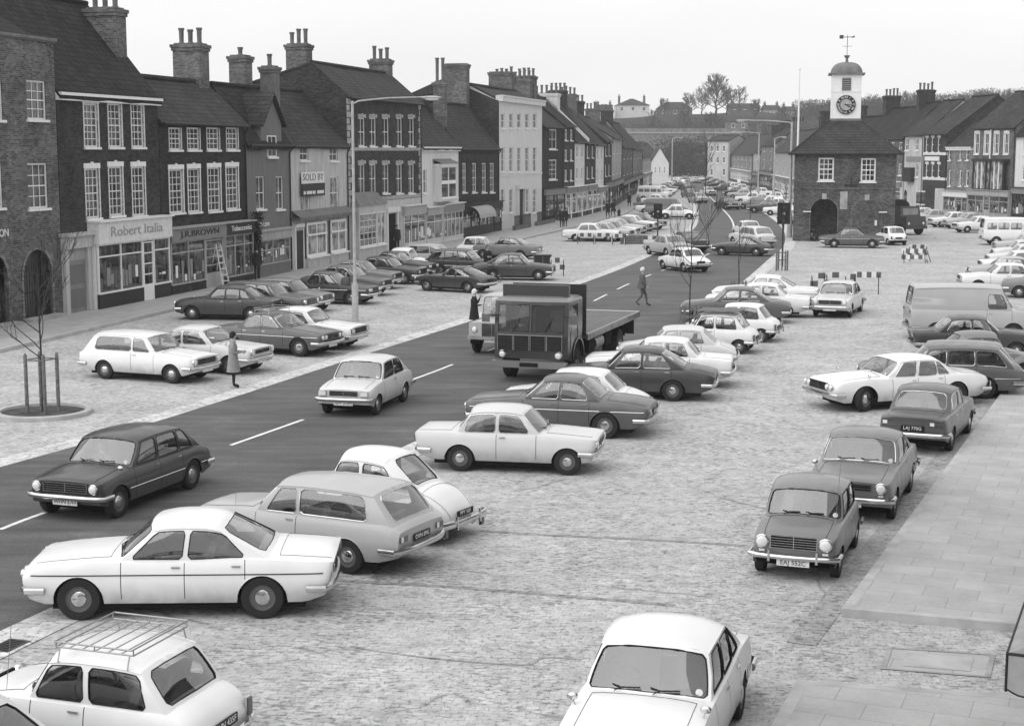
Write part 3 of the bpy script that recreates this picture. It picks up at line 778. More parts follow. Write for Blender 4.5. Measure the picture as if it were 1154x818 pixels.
def two(kind, fpx, rpx, side):
    """heading and position from the ground contacts of the front and rear wheels on one side (side +1 = the car's left)"""
    S = SPECS[kind]; a = G(*fpx); b = G(*rpx); h = math.atan2(a.y - b.y, a.x - b.x)
    m = (a + b) / 2; y = side * (S['W'] / 2 - .105)
    return math.degrees(h), (m.x + math.sin(h) * y, m.y - math.cos(h) * y, 0)
# ------------------------------------------------------------------ surface materials of the place
def setts(name, base, size=.16, contrast=.35, far=.5, bmp=.5):
    """worn stone setts: irregular small stones with darker joints, patches and dirt"""
    m, nt, b = _nodes(name); c = coords(nt)
    warp = N(nt, 'ShaderNodeTexNoise', i_Scale=1.6, i_Detail=4); nt.links.new(c, warp.inputs['Vector'])
    add = N(nt, 'ShaderNodeVectorMath', operation='MULTIPLY_ADD'); nt.links.new(warp.outputs['Color'], add.inputs[0]); add.inputs[1].default_value = (.42, .42, 0); nt.links.new(c, add.inputs[2])
    mp = N(nt, 'ShaderNodeMapping'); mp.inputs['Scale'].default_value = (1 / size, 1 / size, 1 / size); mp.inputs['Rotation'].default_value = (0, 0, .12); nt.links.new(add.outputs[0], mp.inputs[0])
    br = N(nt, 'ShaderNodeTexBrick', i_Scale=1.0, i_Mortar_Size=.10, i_Mortar_Smooth=1.0, i_Brick_Width=1.35, i_Row_Height=1.0, i_Bias=0.0)
    br.inputs['Color1'].default_value = g4(base * (1 - contrast)); br.inputs['Color2'].default_value = g4(min(.8, base * (1 + contrast * .7))); br.inputs['Mortar'].default_value = g4(base * .5)
    nt.links.new(mp.outputs[0], br.inputs['Vector'])
    worn = ramp(nt, noise(nt, c, 1.1, 5, .7), [(.30, .35), (.60, 1.0)]); flat = ramp(nt, noise(nt, c, 9, 4, .75), [(.25, base * .72), (.75, base * 1.15)])
    vo = N(nt, 'ShaderNodeTexVoronoi', feature='F1', i_Scale=.9, i_Randomness=1.0); nt.links.new(mp.outputs[0], vo.inputs['Vector']); vb = N(nt, 'ShaderNodeRGBToBW'); nt.links.new(vo.outputs['Color'], vb.inputs[0])
    bc = mix(nt, .6, br.outputs['Color'], ramp(nt, vb.outputs[0], [(.1, base * .68), (.5, base), (.9, base * 1.2)])); col = mix(nt, worn, flat, bc)
    spots = ramp(nt, noise(nt, c, 3.3, 3, .5), [(.66, 1.0), (.74, .62)]); col = mix(nt, 1.0, col, spots, 'MULTIPLY')
    pmask = noise(nt, c, .55, 4, .6); pn = N(nt, 'ShaderNodeMath', operation='MULTIPLY_ADD'); nt.links.new(pmask, pn.inputs[0]); pn.inputs[1].default_value = .35; nt.links.new(noise(nt, coords(nt, (7, 13, 7), rot=(0, 0, .25)), 1.0, 2, .6), pn.inputs[2])
    pits = ramp(nt, pn.outputs[0], [(.72, 1.0), (.80, .58)]); col = mix(nt, 1.0, col, pits, 'MULTIPLY')
    joint = N(nt, 'ShaderNodeMath', operation='SUBTRACT'); joint.inputs[0].default_value = 1; nt.links.new(br.outputs['Fac'], joint.inputs[1]); joint = joint.outputs[0]
    patch = noise(nt, c, .35, 6, .6)
    patch2 = noise(nt, c, 2.5, 5, .65)
    streak = noise(nt, coords(nt, (.6, 4.0, 1), rot=(0, 0, .3)), 1.0, 5, .65)
    col = mix(nt, .85, col, ramp(nt, streak, [(.25, .86), (.5, 1.0), (.78, 1.05)]), 'MULTIPLY')
    col = mix(nt, 1.0, col, ramp(nt, patch, [(.28, .84), (.5, .99), (.72, 1.10)]), 'MULTIPLY')
    col = mix(nt, 1.0, col, ramp(nt, patch2, [(.25, .74), (.5, 1.0), (.75, 1.12)]), 'MULTIPLY')
    crack = N(nt, 'ShaderNodeTexVoronoi', feature='DISTANCE_TO_EDGE', i_Scale=.16, i_Randomness=1.0)
    nt.links.new(add.outputs[0], crack.inputs['Vector'])
    msk = ramp(nt, noise(nt, c, .5, 2), [(.5, 0), (.6, 1)])
    cr = ramp(nt, crack.outputs[0], [(.0, .55), (.006, 1.0)])
    col = mix(nt, msk, col, mix(nt, 1.0, col, cr, 'MULTIPLY'))
    nt.links.new(col, b.inputs['Base Color'])
    b.inputs['Roughness'].default_value = .82
    h = N(nt, 'ShaderNodeMath', operation='ADD'); nt.links.new(joint, h.inputs[0]); nt.links.new(patch2, h.inputs[1])
    bump(nt, b, h.outputs[0], bmp, .02)
    return m

def asphalt(name, v):
    m, nt, b = _nodes(name); c = coords(nt)
    f = noise(nt, c, 40, 4, .7); g = noise(nt, c, .5, 5, .6); s = noise(nt, coords(nt, (.25, 2.2, 1), rot=(0, 0, rad(-71))), 1.0, 5, .6)
    col = ramp(nt, f, [(.3, v * .62), (.5, v), (.72, v * 1.7)])
    col = mix(nt, 1.0, col, ramp(nt, g, [(.3, .8), (.5, 1), (.6, 1.02), (.66, 1.2)]), 'MULTIPLY')
    col = mix(nt, 1.0, col, ramp(nt, s, [(.33, .74), (.67, 1.24)]), 'MULTIPLY')
    nt.links.new(col, b.inputs['Base Color']); b.inputs['Roughness'].default_value = .75
    bump(nt, b, f, .3, .01); return m

def flags(name, v, w=.9, h=.6, ang=0.0, dark=.6):
    m, nt, b = _nodes(name); c = coords(nt, rot=(0, 0, ang))
    br = N(nt, 'ShaderNodeTexBrick', i_Scale=1.0, i_Mortar_Size=.008, i_Mortar_Smooth=.3, i_Brick_Width=w, i_Row_Height=h, i_Bias=0.0)
    br.inputs['Color1'].default_value = g4(v * .93); br.inputs['Color2'].default_value = g4(v * 1.05); br.inputs['Mortar'].default_value = g4(v * dark)
    nt.links.new(c, br.inputs['Vector'])
    col = mix(nt, 1.0, br.outputs['Color'], ramp(nt, noise(nt, c, 1.3, 6, .65), [(.3, .86), (.7, 1.1)]), 'MULTIPLY')
    col = mix(nt, 1.0, col, ramp(nt, noise(nt, c, 20, 4, .65), [(.3, .92), (.7, 1.05)]), 'MULTIPLY')
    nt.links.new(col, b.inputs['Base Color']); b.inputs['Roughness'].default_value = .8
    inv = N(nt, 'ShaderNodeMath', operation='SUBTRACT'); inv.inputs[0].default_value = 1; nt.links.new(br.outputs['Fac'], inv.inputs[1])
    bump(nt, b, inv.outputs[0], .3, .01); return m

def wallvec(nt, sx=1, sz=1):
    """brick coordinates on any upright wall: along the wall, and height"""
    tc = N(nt, 'ShaderNodeTexCoord'); s = N(nt, 'ShaderNodeSeparateXYZ'); nt.links.new(tc.outputs['Object'], s.inputs[0])
    a = N(nt, 'ShaderNodeMath', operation='ADD'); nt.links.new(s.outputs[0], a.inputs[0]); nt.links.new(s.outputs[1], a.inputs[1])
    cb = N(nt, 'ShaderNodeCombineXYZ'); nt.links.new(a.outputs[0], cb.inputs[0]); nt.links.new(s.outputs[2], cb.inputs[1]); return cb.outputs[0], tc.outputs['Object']

def brick(name, v, mortar=1.7, var=.5, stain=.42):
    m, nt, b = _nodes(name); c, o = wallvec(nt)
    br = N(nt, 'ShaderNodeTexBrick', i_Scale=1.0, i_Mortar_Size=.010, i_Mortar_Smooth=.4, i_Brick_Width=.23, i_Row_Height=.078)
    br.inputs['Color1'].default_value = g4(v * (1 - var)); br.inputs['Color2'].default_value = g4(v * (1 + var)); br.inputs['Mortar'].default_value = g4(v * mortar)
    nt.links.new(c, br.inputs['Vector'])
    col = mix(nt, 1.0, br.outputs['Color'], ramp(nt, noise(nt, o, .8, 6, .65), [(.28, 1 - stain), (.5, 1), (.75, 1 + stain)]), 'MULTIPLY')
    col = mix(nt, 1.0, col, ramp(nt, noise(nt, o, 6, 4, .7), [(.3, .78), (.7, 1.2)]), 'MULTIPLY')
    nt.links.new(col, b.inputs['Base Color']); b.inputs['Roughness'].default_value = .9
    bump(nt, b, br.outputs['Fac'], -.4, .01); return m

def render_wall(name, v, stain=.14):
    m, nt, b = _nodes(name); c, o = wallvec(nt)
    mp = N(nt, 'ShaderNodeMapping'); mp.inputs['Scale'].default_value = (2.2, .35, 1); nt.links.new(c, mp.inputs[0])
    col = ramp(nt, noise(nt, mp.outputs[0], 1.6, 6, .65), [(.28, v * (1 - stain)), (.7, min(.85, v * (1 + stain * .5)))])
    col = mix(nt, 1.0, col, ramp(nt, noise(nt, o, 9, 5, .6), [(.3, .93), (.7, 1.04)]), 'MULTIPLY')
    nt.links.new(col, b.inputs['Base Color']); b.inputs['Roughness'].default_value = .85
    bump(nt, b, noise(nt, o, 25), .15, .01); return m

def tiles(name, v, w=.24, h=.22, var=.3):
    m, nt, b = _nodes(name); c, o = wallvec(nt)
    br = N(nt, 'ShaderNodeTexBrick', i_Scale=1.0, i_Mortar_Size=.022, i_Mortar_Smooth=.6, i_Brick_Width=w, i_Row_Height=h, offset=0.0 if w > .22 else .5)
    br.inputs['Color1'].default_value = g4(v * (1 - var)); br.inputs['Color2'].default_value = g4(v * (1 + var)); br.inputs['Mortar'].default_value = g4(v * .3)
    nt.links.new(c, br.inputs['Vector'])
    col = mix(nt, 1.0, br.outputs['Color'], ramp(nt, noise(nt, o, .7, 6, .7), [(.28, .6), (.5, 1), (.75, 1.35)]), 'MULTIPLY')
    col = mix(nt, 1.0, col, ramp(nt, noise(nt, o, 5, 5, .7), [(.3, .75), (.7, 1.25)]), 'MULTIPLY')
    nt.links.new(col, b.inputs['Base Color']); b.inputs['Roughness'].default_value = .85
    bump(nt, b, br.outputs['Fac'], -.6, .03); return m

def pane_mat(name, lo, hi, refl=.25):
    """window glass with dim rooms and curtains behind"""
    m, nt, b = _nodes(name); c, o = wallvec(nt)
    mp = N(nt, 'ShaderNodeMapping'); mp.inputs['Scale'].default_value = (1.6, .5, 1); nt.links.new(c, mp.inputs[0])
    nt.links.new(ramp(nt, noise(nt, mp.outputs[0], 2.2, 3, .6), [(.42, lo), (.62, hi)]), b.inputs['Base Color'])
    b.inputs['Roughness'].default_value = .08; b.inputs['Coat Weight'].default_value = 1
    bump(nt, b, noise(nt, o, 1.5, 2), .04, .05)
    return m

M['cobbles'] = setts('stone_setts', .485, .12, .26)
M['setts_strip'] = setts('pale_kerb_setts', .64, .22, .25)
M['asphalt'] = asphalt('asphalt', .105)
M['flags_r'] = flags('paving_flags', .43, .80, .56, rad(22), .72)
M['flags_l'] = flags('paving_slabs', .40, .9, .6, rad(-70))
M['kerb'] = plain('kerb_stone', .42, .85, var=.2, scale=2)
M['road_paint'] = plain('road_paint', .72, .7, var=.25, scale=5)
M['b_mid'] = brick('brick_mid', .105); M['b_dark'] = brick('brick_dark', .038, 1.6); M['b_deep'] = brick('brick_deep', .031, 1.5); M['b_pale'] = brick('brick_pale', .17, 1.3)
M['r_grey'] = render_wall('render_grey', .17); M['r_white'] = render_wall('render_white', .66); M['r_dirty'] = render_wall('render_dirty_white', .50, .3); M['r_light'] = render_wall('render_light', .38, .25)
M['t_dark'] = tiles('pantiles_dark', .028); M['t_mid'] = tiles('pantiles_mid', .045); M['slate'] = tiles('slates', .052, .2, .2, .2)
M['pane'] = pane_mat('window_pane', .008, .09); M['pane_net'] = pane_mat('window_pane_net_curtain', .05, .38); M['shop_glass'] = pane_mat('shop_glass', .006, .10)
M['stone'] = plain('stone', .34, .85, var=.25, scale=2.5, bmp=.3); M['stone_d'] = plain('stone_dark', .14, .85, var=.3, scale=2.5)
M['pot'] = plain('chimney_pot_clay', .13, .85, var=.3, scale=3)
M['lead'] = plain('lead', .16, .6, var=.25, scale=2)
M['sign_d'] = plain('sign_board_dark', .03, .5); M['sign_m'] = plain('sign_board_grey', .22, .55); M['sign_w'] = plain('sign_board_white', .68, .55)
M['bark'] = plain('bark', .045, .95, var=.4, scale=6); M['twig'] = plain('twigs', .05, .95)
M['earth'] = plain('earth', .07, .95, var=.4, scale=3)
M['grass'] = plain('hill_grass', .03, .95, var=.4, scale=.05)
M['concrete'] = plain('concrete', .42, .85, var=.15)
M['iron'] = plain('cast_iron', .07, .7, var=.2)
M['cloth_l'] = plain('coat_light', .26, .9, var=.15, scale=12); M['cloth_m'] = plain('cloth_mid', .12, .9, var=.15, scale=12); M['cloth_d'] = plain('cloth_dark', .025, .9, var=.2, scale=12)
M['skin'] = plain('skin', .42, .6, var=.05); M['hair'] = plain('hair', .02, .7); M['hair_w'] = plain('white_scarf', .7, .8)
M['eye'] = plain('eye', .03, .3)

# ------------------------------------------------------------------ ground, road, pavements
def struct(o): o['kind'] = 'structure'; return o
def sheet(name, pts, mat, z):
    m = MB(); m.poly([(p[0], p[1], z) for p in pts], mat); return struct(m.build(name))
def ribbon(name, pairs, mat, z, kind='structure'):
    m = MB(); m.grid([[(a[0], a[1], z), (b[0], b[1], z)] for a, b in pairs], mat, flip=True); o = m.build(name); o['kind'] = kind; return o

gm = MB()
gx = [-420, -300, -120, -60, -30, 0, 30, 60, 120, 300, 480]; gy = [-60, -30, 0, 30, 60, 100, 150, 220, 300, 400, 520, 760]
gm.grid([[(x, y, 0) for x in gx] for y in gy], M['cobbles']); struct(gm.build('ground'))

def smooth_px(pts, n=6):
    """Catmull-Rom through ground points"""
    P = [G(*p) for p in pts]; out = []
    for i in range(len(P) - 1):
        p0 = P[max(0, i - 1)]; p1 = P[i]; p2 = P[i + 1]; p3 = P[min(len(P) - 1, i + 2)]
        for k in range(n):
            t = k / n; out.append(.5 * ((2 * p1) + (p2 - p0) * t + (2 * p0 - 5 * p1 + 4 * p2 - p3) * t * t + (3 * p1 - p0 - 3 * p2 + p3) * t ** 3))
    out.append(P[-1]); return out
RR = [(-260, 838), (0, 712), (240, 602), (475, 495), (640, 424), (770, 366), (832, 322), (868, 291), (884, 276), (882, 258), (862, 241), (832, 224), (808, 210), (798, 203.5)]
RLp = [(-420, 620), (0, 527), (240, 455), (416, 398), (527, 363), (629, 329), (710, 299), (755, 277), (781, 259), (787, 247), (786, 232), (781, 219), (778, 209), (776, 203.5)]
RRw = smooth_px(RR); RLw = smooth_px(RLp)
# the road is drawn as one ribbon: match both edges by arc fraction
def resample(P, n):
    ds = [0]
    for a, b in zip(P, P[1:]): ds.append(ds[-1] + (b - a).length)
    out = []
    for k in range(n):
        t = ds[-1] * k / (n - 1); i = 0
        while i < len(P) - 2 and ds[i + 1] < t: i += 1
        out.append(P[i].lerp(P[i + 1], (t - ds[i]) / max(1e-9, ds[i + 1] - ds[i])))
    return out
rr = resample(RRw, 90); rl = resample(RLw, 90)
ribbon('road', list(zip(rl, rr)), M['asphalt'], .006)
def offset(P, d):
    out = []
    for i, p in enumerate(P):
        t = (P[min(len(P) - 1, i + 1)] - P[max(0, i - 1)]).normalized(); out.append(p + Vector((-t.y, t.x, 0)) * d)
    return out
ribbon('left_sett_strip', list(zip(offset(rl, .62), offset(rl, -.02))), M['setts_strip'], .011)
ribbon('right_sett_strip', list(zip(offset(rr, .02), offset(rr, -.75))), M['setts_strip'], .011)
# lane markings
cl = smooth_px([(-120, 645), (0, 597), (50, 578), (260, 502), (342, 473), (465, 428), (510, 411), (600, 374), (720, 315), (795, 288), (822, 270), (827, 256), (821, 243), (806, 228), (792, 214), (787, 206)], 10)
ds = [0]
for a, b in zip(cl, cl[1:]): ds.append(ds[-1] + (b - a).length)
def cl_at(t):
    i = 0
    while i < len(cl) - 2 and ds[i + 1] < t: i += 1
    return cl[i].lerp(cl[i + 1], (t - ds[i]) / max(1e-9, ds[i + 1] - ds[i]))
def cl_param(px, py):
    g = G(px, py); return min(range(len(cl)), key=lambda i: (cl[i] - g).length)
mk = MB()
def dash(t0, t1, w=.11):
    n = max(2, int((t1 - t0) / 1.5)); A = [cl_at(t0 + (t1 - t0) * k / n) for k in range(n + 1)]
    L1 = offset(A, w / 2); R1 = offset(A, -w / 2); mk.grid([[(a.x, a.y, .011), (b.x, b.y, .011)] for a, b in zip(L1, R1)], M['road_paint'], flip=True)
T = lambda px, py: ds[cl_param(px, py)]
for a, b in (((0, 597), (50, 578)), ((260, 502), (342, 473)), ((465, 428), (510, 411))): dash(T(*a), T(*b))
t = T(510, 411) + 3.4
while t < T(820, 272): dash(t, t + 3.4); t += 6.2
dash(T(826, 266), ds[-1] - 60, .16)
mk2 = mk.build('lane_markings'); mk2['kind'] = 'structure'
# crossing give-way line at the side opening
# left pavement
FB = lambda px: G(px, 372 - .1967 * px)          # base of the left terrace
kerb_l = [G(-90, 419), G(0, 398), G(100, 374), G(200, 350), G(330, 320), G(460, 295), G(570, 275), G(650, 256.5), G(705, 242), G(738, 222), G(762, 207)]
base_l = [G(-90, 390), G(0, 372), G(100, 352.3), G(200, 332.7), G(330, 307), G(460, 281.5), G(570, 260), G(650, 246), G(687, 236), G(716, 218), G(742, 205)]
def raised(name, outer, inner, mat, h=.13, kerbw=.16, kerbmat=None):
    """outer = kerb side"""
    m = MB(); n = len(outer); kin = []
    for a, b in zip(outer, inner):
        d = (b - a).normalized(); kin.append(a + d * kerbw)
    ix = m.grid([[(a.x, a.y, h) for a in kin], [(a.x, a.y, h) for a in inner]], mat)
    o = m.build(name); o['kind'] = 'structure'
    k = MB(); k.grid([[(a.x, a.y, 0) for a in outer], [(a.x, a.y, h + .002) for a in outer], [(a.x, a.y, h + .002) for a in kin], [(a.x, a.y, 0) for a in kin]], M['kerb'])
    k = k.build(name + '_kerb'); k['kind'] = 'structure'
far_in = [p + Vector((-6, 2, 0)) for p in base_l]
raised('left_pavement', kerb_l, far_in, M['flags_l'])
# right pavement, two pieces with a cobbled crossing between
KD = Vector((.43, 1, 0)).normalized(); KP = Vector((KD.y, -KD.x, 0))
a = G(948, 695); b = G(1090, 500); kd = (b - a).normalized(); kp = Vector((kd.y, -kd.x, 0))
cr = G(1135, 712); ca = (cr - a).normalized()
def quad_slab(name, p0, p1, p2, p3, h=.13):
    """p0 front-left, p1 front-right, p2 back-right, p3 back-left; kerb along left and front"""
    m = MB(); e = .16
    q0 = p0 + (p3 - p0).normalized() * e + (p1 - p0).normalized() * e; q1 = p1 + (p2 - p1).normalized() * e; q3 = p3 + (p2 - p3).normalized() * e
    m.poly([(q0.x, q0.y, h), (q1.x, q1.y, h), (p2.x, p2.y, h), (q3.x, q3.y, h)], M['flags_r']); m.build(name)['kind'] = 'structure'
    k = MB()
    for s, t_, u, v in ((p0, p1, q0, q1), (p3, p0, q3, q0)):
        k.grid([[(s.x, s.y, 0), (t_.x, t_.y, 0)], [(s.x, s.y, h + .002), (t_.x, t_.y, h + .002)], [(u.x, u.y, h + .002), (v.x, v.y, h + .002)], [(u.x, u.y, 0), (v.x, v.y, 0)]], M['kerb'])
    k.build(name + '_kerb')['kind'] = 'structure'
quad_slab('right_pavement', a, a + ca * 14, a + ca * 14 + kd * 60, a + kd * 24)
n0 = G(898, 777); n1 = G(1154, 794); nd = (n1 - n0).normalized(); dn = (G(862, 840) - n0).normalized()
m = MB(); k = MB()
P0, P1, P2, P3 = n0 + dn * 12, n0, n0 + nd * 12, n0 + nd * 12 + dn * 12
# near slab: kerb along far edge and left edge
e = .16; q1 = n0 + nd * e + dn * e; q2 = P2 + dn * e; q0 = P0 + nd * e
m.poly([(q0.x, q0.y, .13), (P3.x, P3.y, .13), (q2.x, q2.y, .13), (q1.x, q1.y, .13)], M['flags_r']); m.build('near_pavement')['kind'] = 'structure'
for s, t_, u, v in ((P0, P1, q0, q1), (P1, P2, q1, q2)):
    k.grid([[(s.x, s.y, 0), (t_.x, t_.y, 0)], [(s.x, s.y, .132), (t_.x, t_.y, .132)], [(u.x, u.y, .132), (v.x, v.y, .132)], [(u.x, u.y, 0), (v.x, v.y, 0)]], M['kerb'])
k.build('near_pavement_kerb')['kind'] = 'structure'
# gutter course of setts along the kerb
gt = [(a - kd * 1.5 + kp * -.05), (a + kd * 24 - kp * .05)]
ribbon('right_gutter', [(gt[0] - kp * .42, gt[0] + kp * .0), (gt[1] - kp * .42, gt[1])], setts('gutter_setts', .38, .14, .25), .008)
M['channel'] = setts('channel_setts', .33, .10, .3)
for pts_, w_ in (([(300, 648), (380, 654), (520, 662), (690, 676), (760, 682)], .13), ([(540, 598), (620, 603), (730, 608), (838, 615)], .12), ([(395, 728), (422, 733), (500, 743), (590, 749), (612, 741), (655, 743)], .05)):
    P_ = smooth_px(pts_, 5); ribbon('drain_channel', list(zip(offset(P_, w_ / 2), offset(P_, -w_ / 2))), M['channel'], .005)
# inspection cover
fr = MB(); c0 = [G(1000, 730), G(1122, 738), G(1116, 764), G(992, 754)]
cc = sum(c0, Vector()) / 4
fr.grid([[tuple(p + Vector((0, 0, .012))) for p in c0], [tuple(cc + (p - cc) * .9 + Vector((0, 0, .016))) for p in c0]], M['stone'], closed=True)
ic = MB(); ic.poly([tuple(cc + (p - cc) * .62 + Vector((0, 0, .014))) for p in c0], M['kerb']); ic.poly([tuple(cc + (p - cc) * .9 + Vector((0, 0, .009))) for p in c0], M['flags_r'])
fr.add(ic); ic2 = fr.build('inspection_cover'); tag(ic2, 'rectangular inspection cover set in the setts between the two pavements', 'cover')
# drain grating in the sett strip, lower left
dr = MB(); dp = G(10, 728)
dr.box((-.26, -.17, .0), (.26, .17, .016), M['iron'])
for q in range(7): dr.box((-.22 + q * .065, -.13, .015), (-.19 + q * .065, .13, .019), M['gap'])
o = dr.build('drain_grating', loc=(dp.x, dp.y, 0.004), rz=rad(71)); tag(o, 'small iron drain grating beside the road at lower left', 'grating')
# ------------------------------------------------------------------ buildings
class Frame:
    """facade plane through A and B (world xy), x along the facade, y into the building"""
    def __init__(s, A, B):
        s.A = Vector((A[0], A[1], 0)); d = Vector((B[0] - A[0], B[1] - A[1], 0)); s.L = d.length; s.rz = math.atan2(d.y, d.x)
        s.dir = d.normalized(); s.n = Vector((-s.dir.y, s.dir.x, 0))
    def px(s, x, y, off=0.0):
        """photo pixel -> (x, z) on the facade plane (moved out by off towards the street)"""
        dx = x - CX; u = CY - y; r = Vector((dx, u * st + FPX * ct, u * ct - FPX * st)); o = Vector((0, 0, CAM_H))
        p0 = s.A - s.n * off; t = (p0 - o).dot(s.n) / r.dot(s.n); p = o + r * t
        return (p - s.A).dot(s.dir), p.z

def _gable(s, x, px, py):
    dx = px - CX; u = CY - py; r = Vector((dx, u * st + FPX * ct, u * ct - FPX * st)); o = Vector((0, 0, CAM_H))
    p0 = s.A + s.dir * x; t = (p0 - o).dot(s.dir) / r.dot(s.dir); p = o + r * t
    return (p - s.A).dot(s.n), p.z
Frame.gable = _gable

def wall_with_holes(mb, L, z0, z1, holes, mat, y=0.0, depth=.14, rmat=None):
    xs = sorted({0, L} | {h[0] for h in holes} | {h[1] for h in holes}); zs = sorted({z0, z1} | {h[2] for h in holes} | {h[3] for h in holes})
    xs = [x for x in xs if 0 <= x <= L]; zs = [z for z in zs if z0 <= z <= z1]
    for i in range(len(xs) - 1):
        for j in range(len(zs) - 1):
            xm, zm = (xs[i] + xs[i + 1]) / 2, (zs[j] + zs[j + 1]) / 2
            if any(a < xm < b and c < zm < d for a, b, c, d in holes): continue
            mb.poly([(xs[i], y, zs[j]), (xs[i + 1], y, zs[j]), (xs[i + 1], y, zs[j + 1]), (xs[i], y, zs[j + 1])], mat)
    for a, b, c, d in holes:
        rm = rmat or mat
        mb.poly([(a, y, c), (a, y + depth, c), (a, y + depth, d), (a, y, d)], rm); mb.poly([(b, y, c), (b, y, d), (b, y + depth, d), (b, y + depth, c)], rm)
        mb.poly([(a, y, d), (a, y + depth, d), (b, y + depth, d), (b, y, d)], rm); mb.poly([(a, y, c), (b, y, c), (b, y + depth, c), (a, y + depth, c)], rm)

def sash(parent, x0, x1, z0, z1, y=0.0, cols=2, rows=4, frame='white_matt', pane='pane', sill=True, head=None, depth=.14, bar=.028, border=.07, name='window', surround=0, label=None):
    """one sash window: frame and bars, pane, sill; set in its opening"""
    m = MB(); fm = M[frame]; yy = y + depth * .45
    w, h = x1 - x0, z1 - z0
    for a in ((x0, x0 + border, z0, z1), (x1 - border, x1, z0, z1)): m.box((a[0], yy, a[2]), (a[1], yy + .06, a[3]), fm)
    for a in ((z0, z0 + border), (z1 - border, z1)): m.box((x0 + border, yy, a[0]), (x1 - border, yy + .06, a[1]), fm)
    ix0, ix1, iz0, iz1 = x0 + border, x1 - border, z0 + border, z1 - border
    for k in range(1, cols):
        x = ix0 + (ix1 - ix0) * k / cols; m.box((x - bar / 2, yy + .01, iz0), (x + bar / 2, yy + .05, iz1), fm)
    for k in range(1, rows):
        z = iz0 + (iz1 - iz0) * k / rows; b = bar * (1.6 if k * 2 == rows else 1)
        m.box((ix0, yy + .012, z - b / 2), (ix1, yy + .048, z + b / 2), fm)
    if surround:
        for a in ((x0 - surround, x0), (x1, x1 + surround)): m.box((a[0], y - .03, z0), (a[1], y + .05, z1), fm)
    wo = m.build(name, parent, merge=False)
    if label: wo['label'] = label
    p = MB(); p.poly([(ix0, yy + .04, iz0), (ix1, yy + .04, iz0), (ix1, yy + .04, iz1), (ix0, yy + .04, iz1)], M[pane]); p.build('pane', wo, merge=False)
    if sill:
        q = MB(); q.box((x0 - .08, y - .10, z0 - .10), (x1 + .08, y + depth * .45, z0 - .002), M['white_matt'] if sill is True else M[sill]); q.build('sill', wo, merge=False)
    if head:
        q = MB(); e = .10; q.obox((x0 - e, y - .035, z1 + .002), (w + 2 * e, 0, 0), (0, .05, 0), (0, 0, .22), M[head]); q.box((x0 + w / 2 - .09, y - .05, z1 + .001), (x0 + w / 2 + .09, y + .02, z1 + .28), M[head]); q.build('lintel', wo, merge=False)
    return wo

def chimney(parent, x, y, z0, z1, w, d, mat='b_mid', pots=3, pot='pot', poth=.75):
    m = MB(); mm = M[mat]
    m.box((x - w / 2, y - d / 2, min(z0, z1 - 4.5)), (x + w / 2, y + d / 2, z1 - .32), mm)
    m.box((x - w / 2 - .06, y - d / 2 - .06, z1 - .32), (x + w / 2 + .06, y + d / 2 + .06, z1 - .16), mm); m.box((x - w / 2 - .11, y - d / 2 - .11, z1 - .159), (x + w / 2 + .11, y + d / 2 + .11, z1), mm)
    m.box((x - w / 2 + .05, y - d / 2 + .05, z1), (x + w / 2 - .05, y + d / 2 - .05, z1 + .08), M['stone_d'])
    c = m.build('chimney', parent, merge=False)
    along = w >= d
    for k in range(pots):
        f = (k + .5) / pots - .5; px_, py_ = (x + f * w, y) if along else (x, y + f * d)
        p = MB(); h = poth * rng.choice([.9, 1, 1, 1.15]); p.lathe([(.15, 0), (.15, .06), (.115, .1), (.13, h - .12), (.16, h - .1), (.16, h), (.11, h), (.11, h - .2)], M[pot], 10, org=(px_, py_, z1 + .06))
        p.build('chimney_pot', c, smooth=40)
    return c

def gable_roof(parent, L, D, E, R, mat, over=.25, ov_end=.12, y0=0.0, thick=.14, name='roof', verge=None, ridge=None):
    """ridge along x; front eave at y0-over; returns (roof, z of ridge)"""
    yr = ridge if ridge is not None else D / 2; m = MB(); sl = R / yr; zE = E - over * sl; sl2 = R / (D - yr); zB = E - over * sl2
    x0, x1 = -ov_end, L + ov_end
    n = 6; rows = []
    def prof(dz): return [(y0 - over, zE + dz), (y0 + yr, E + R + dz), (D + over, zB + dz)]
    top = prof(thick); bot = prof(0)
    loop = top + bot[::-1]
    ns = max(4, int((x1 - x0) / .9)); rq = random.Random(int(L * 977)); offs = [[rq.uniform(-.035, .035) - .09 * math.sin(PI * k / ns) * (q % 3 == 1) for q in range(6)] for k in range(ns + 1)]; offs[0] = offs[-1] = [0] * 6
    m.grid([[(x0 + (x1 - x0) * k / ns, y, z + offs[k][q]) for q, (y, z) in enumerate(loop)] for k in range(ns + 1)], M[mat], closed=True)
    for x in (x0, x1):
        a = [(x, y, z) for y, z in loop]; m.poly([a[0], a[1], a[4], a[5]], M[mat]); m.poly([a[1], a[2], a[3], a[4]], M[mat])
    m.tube([(x0, y0 + yr, E + R + thick), (x1, y0 + yr, E + R + thick)], .11, M[mat], 8)
    ro = m.build(name, parent, merge=False)
    return ro, E + R + thick

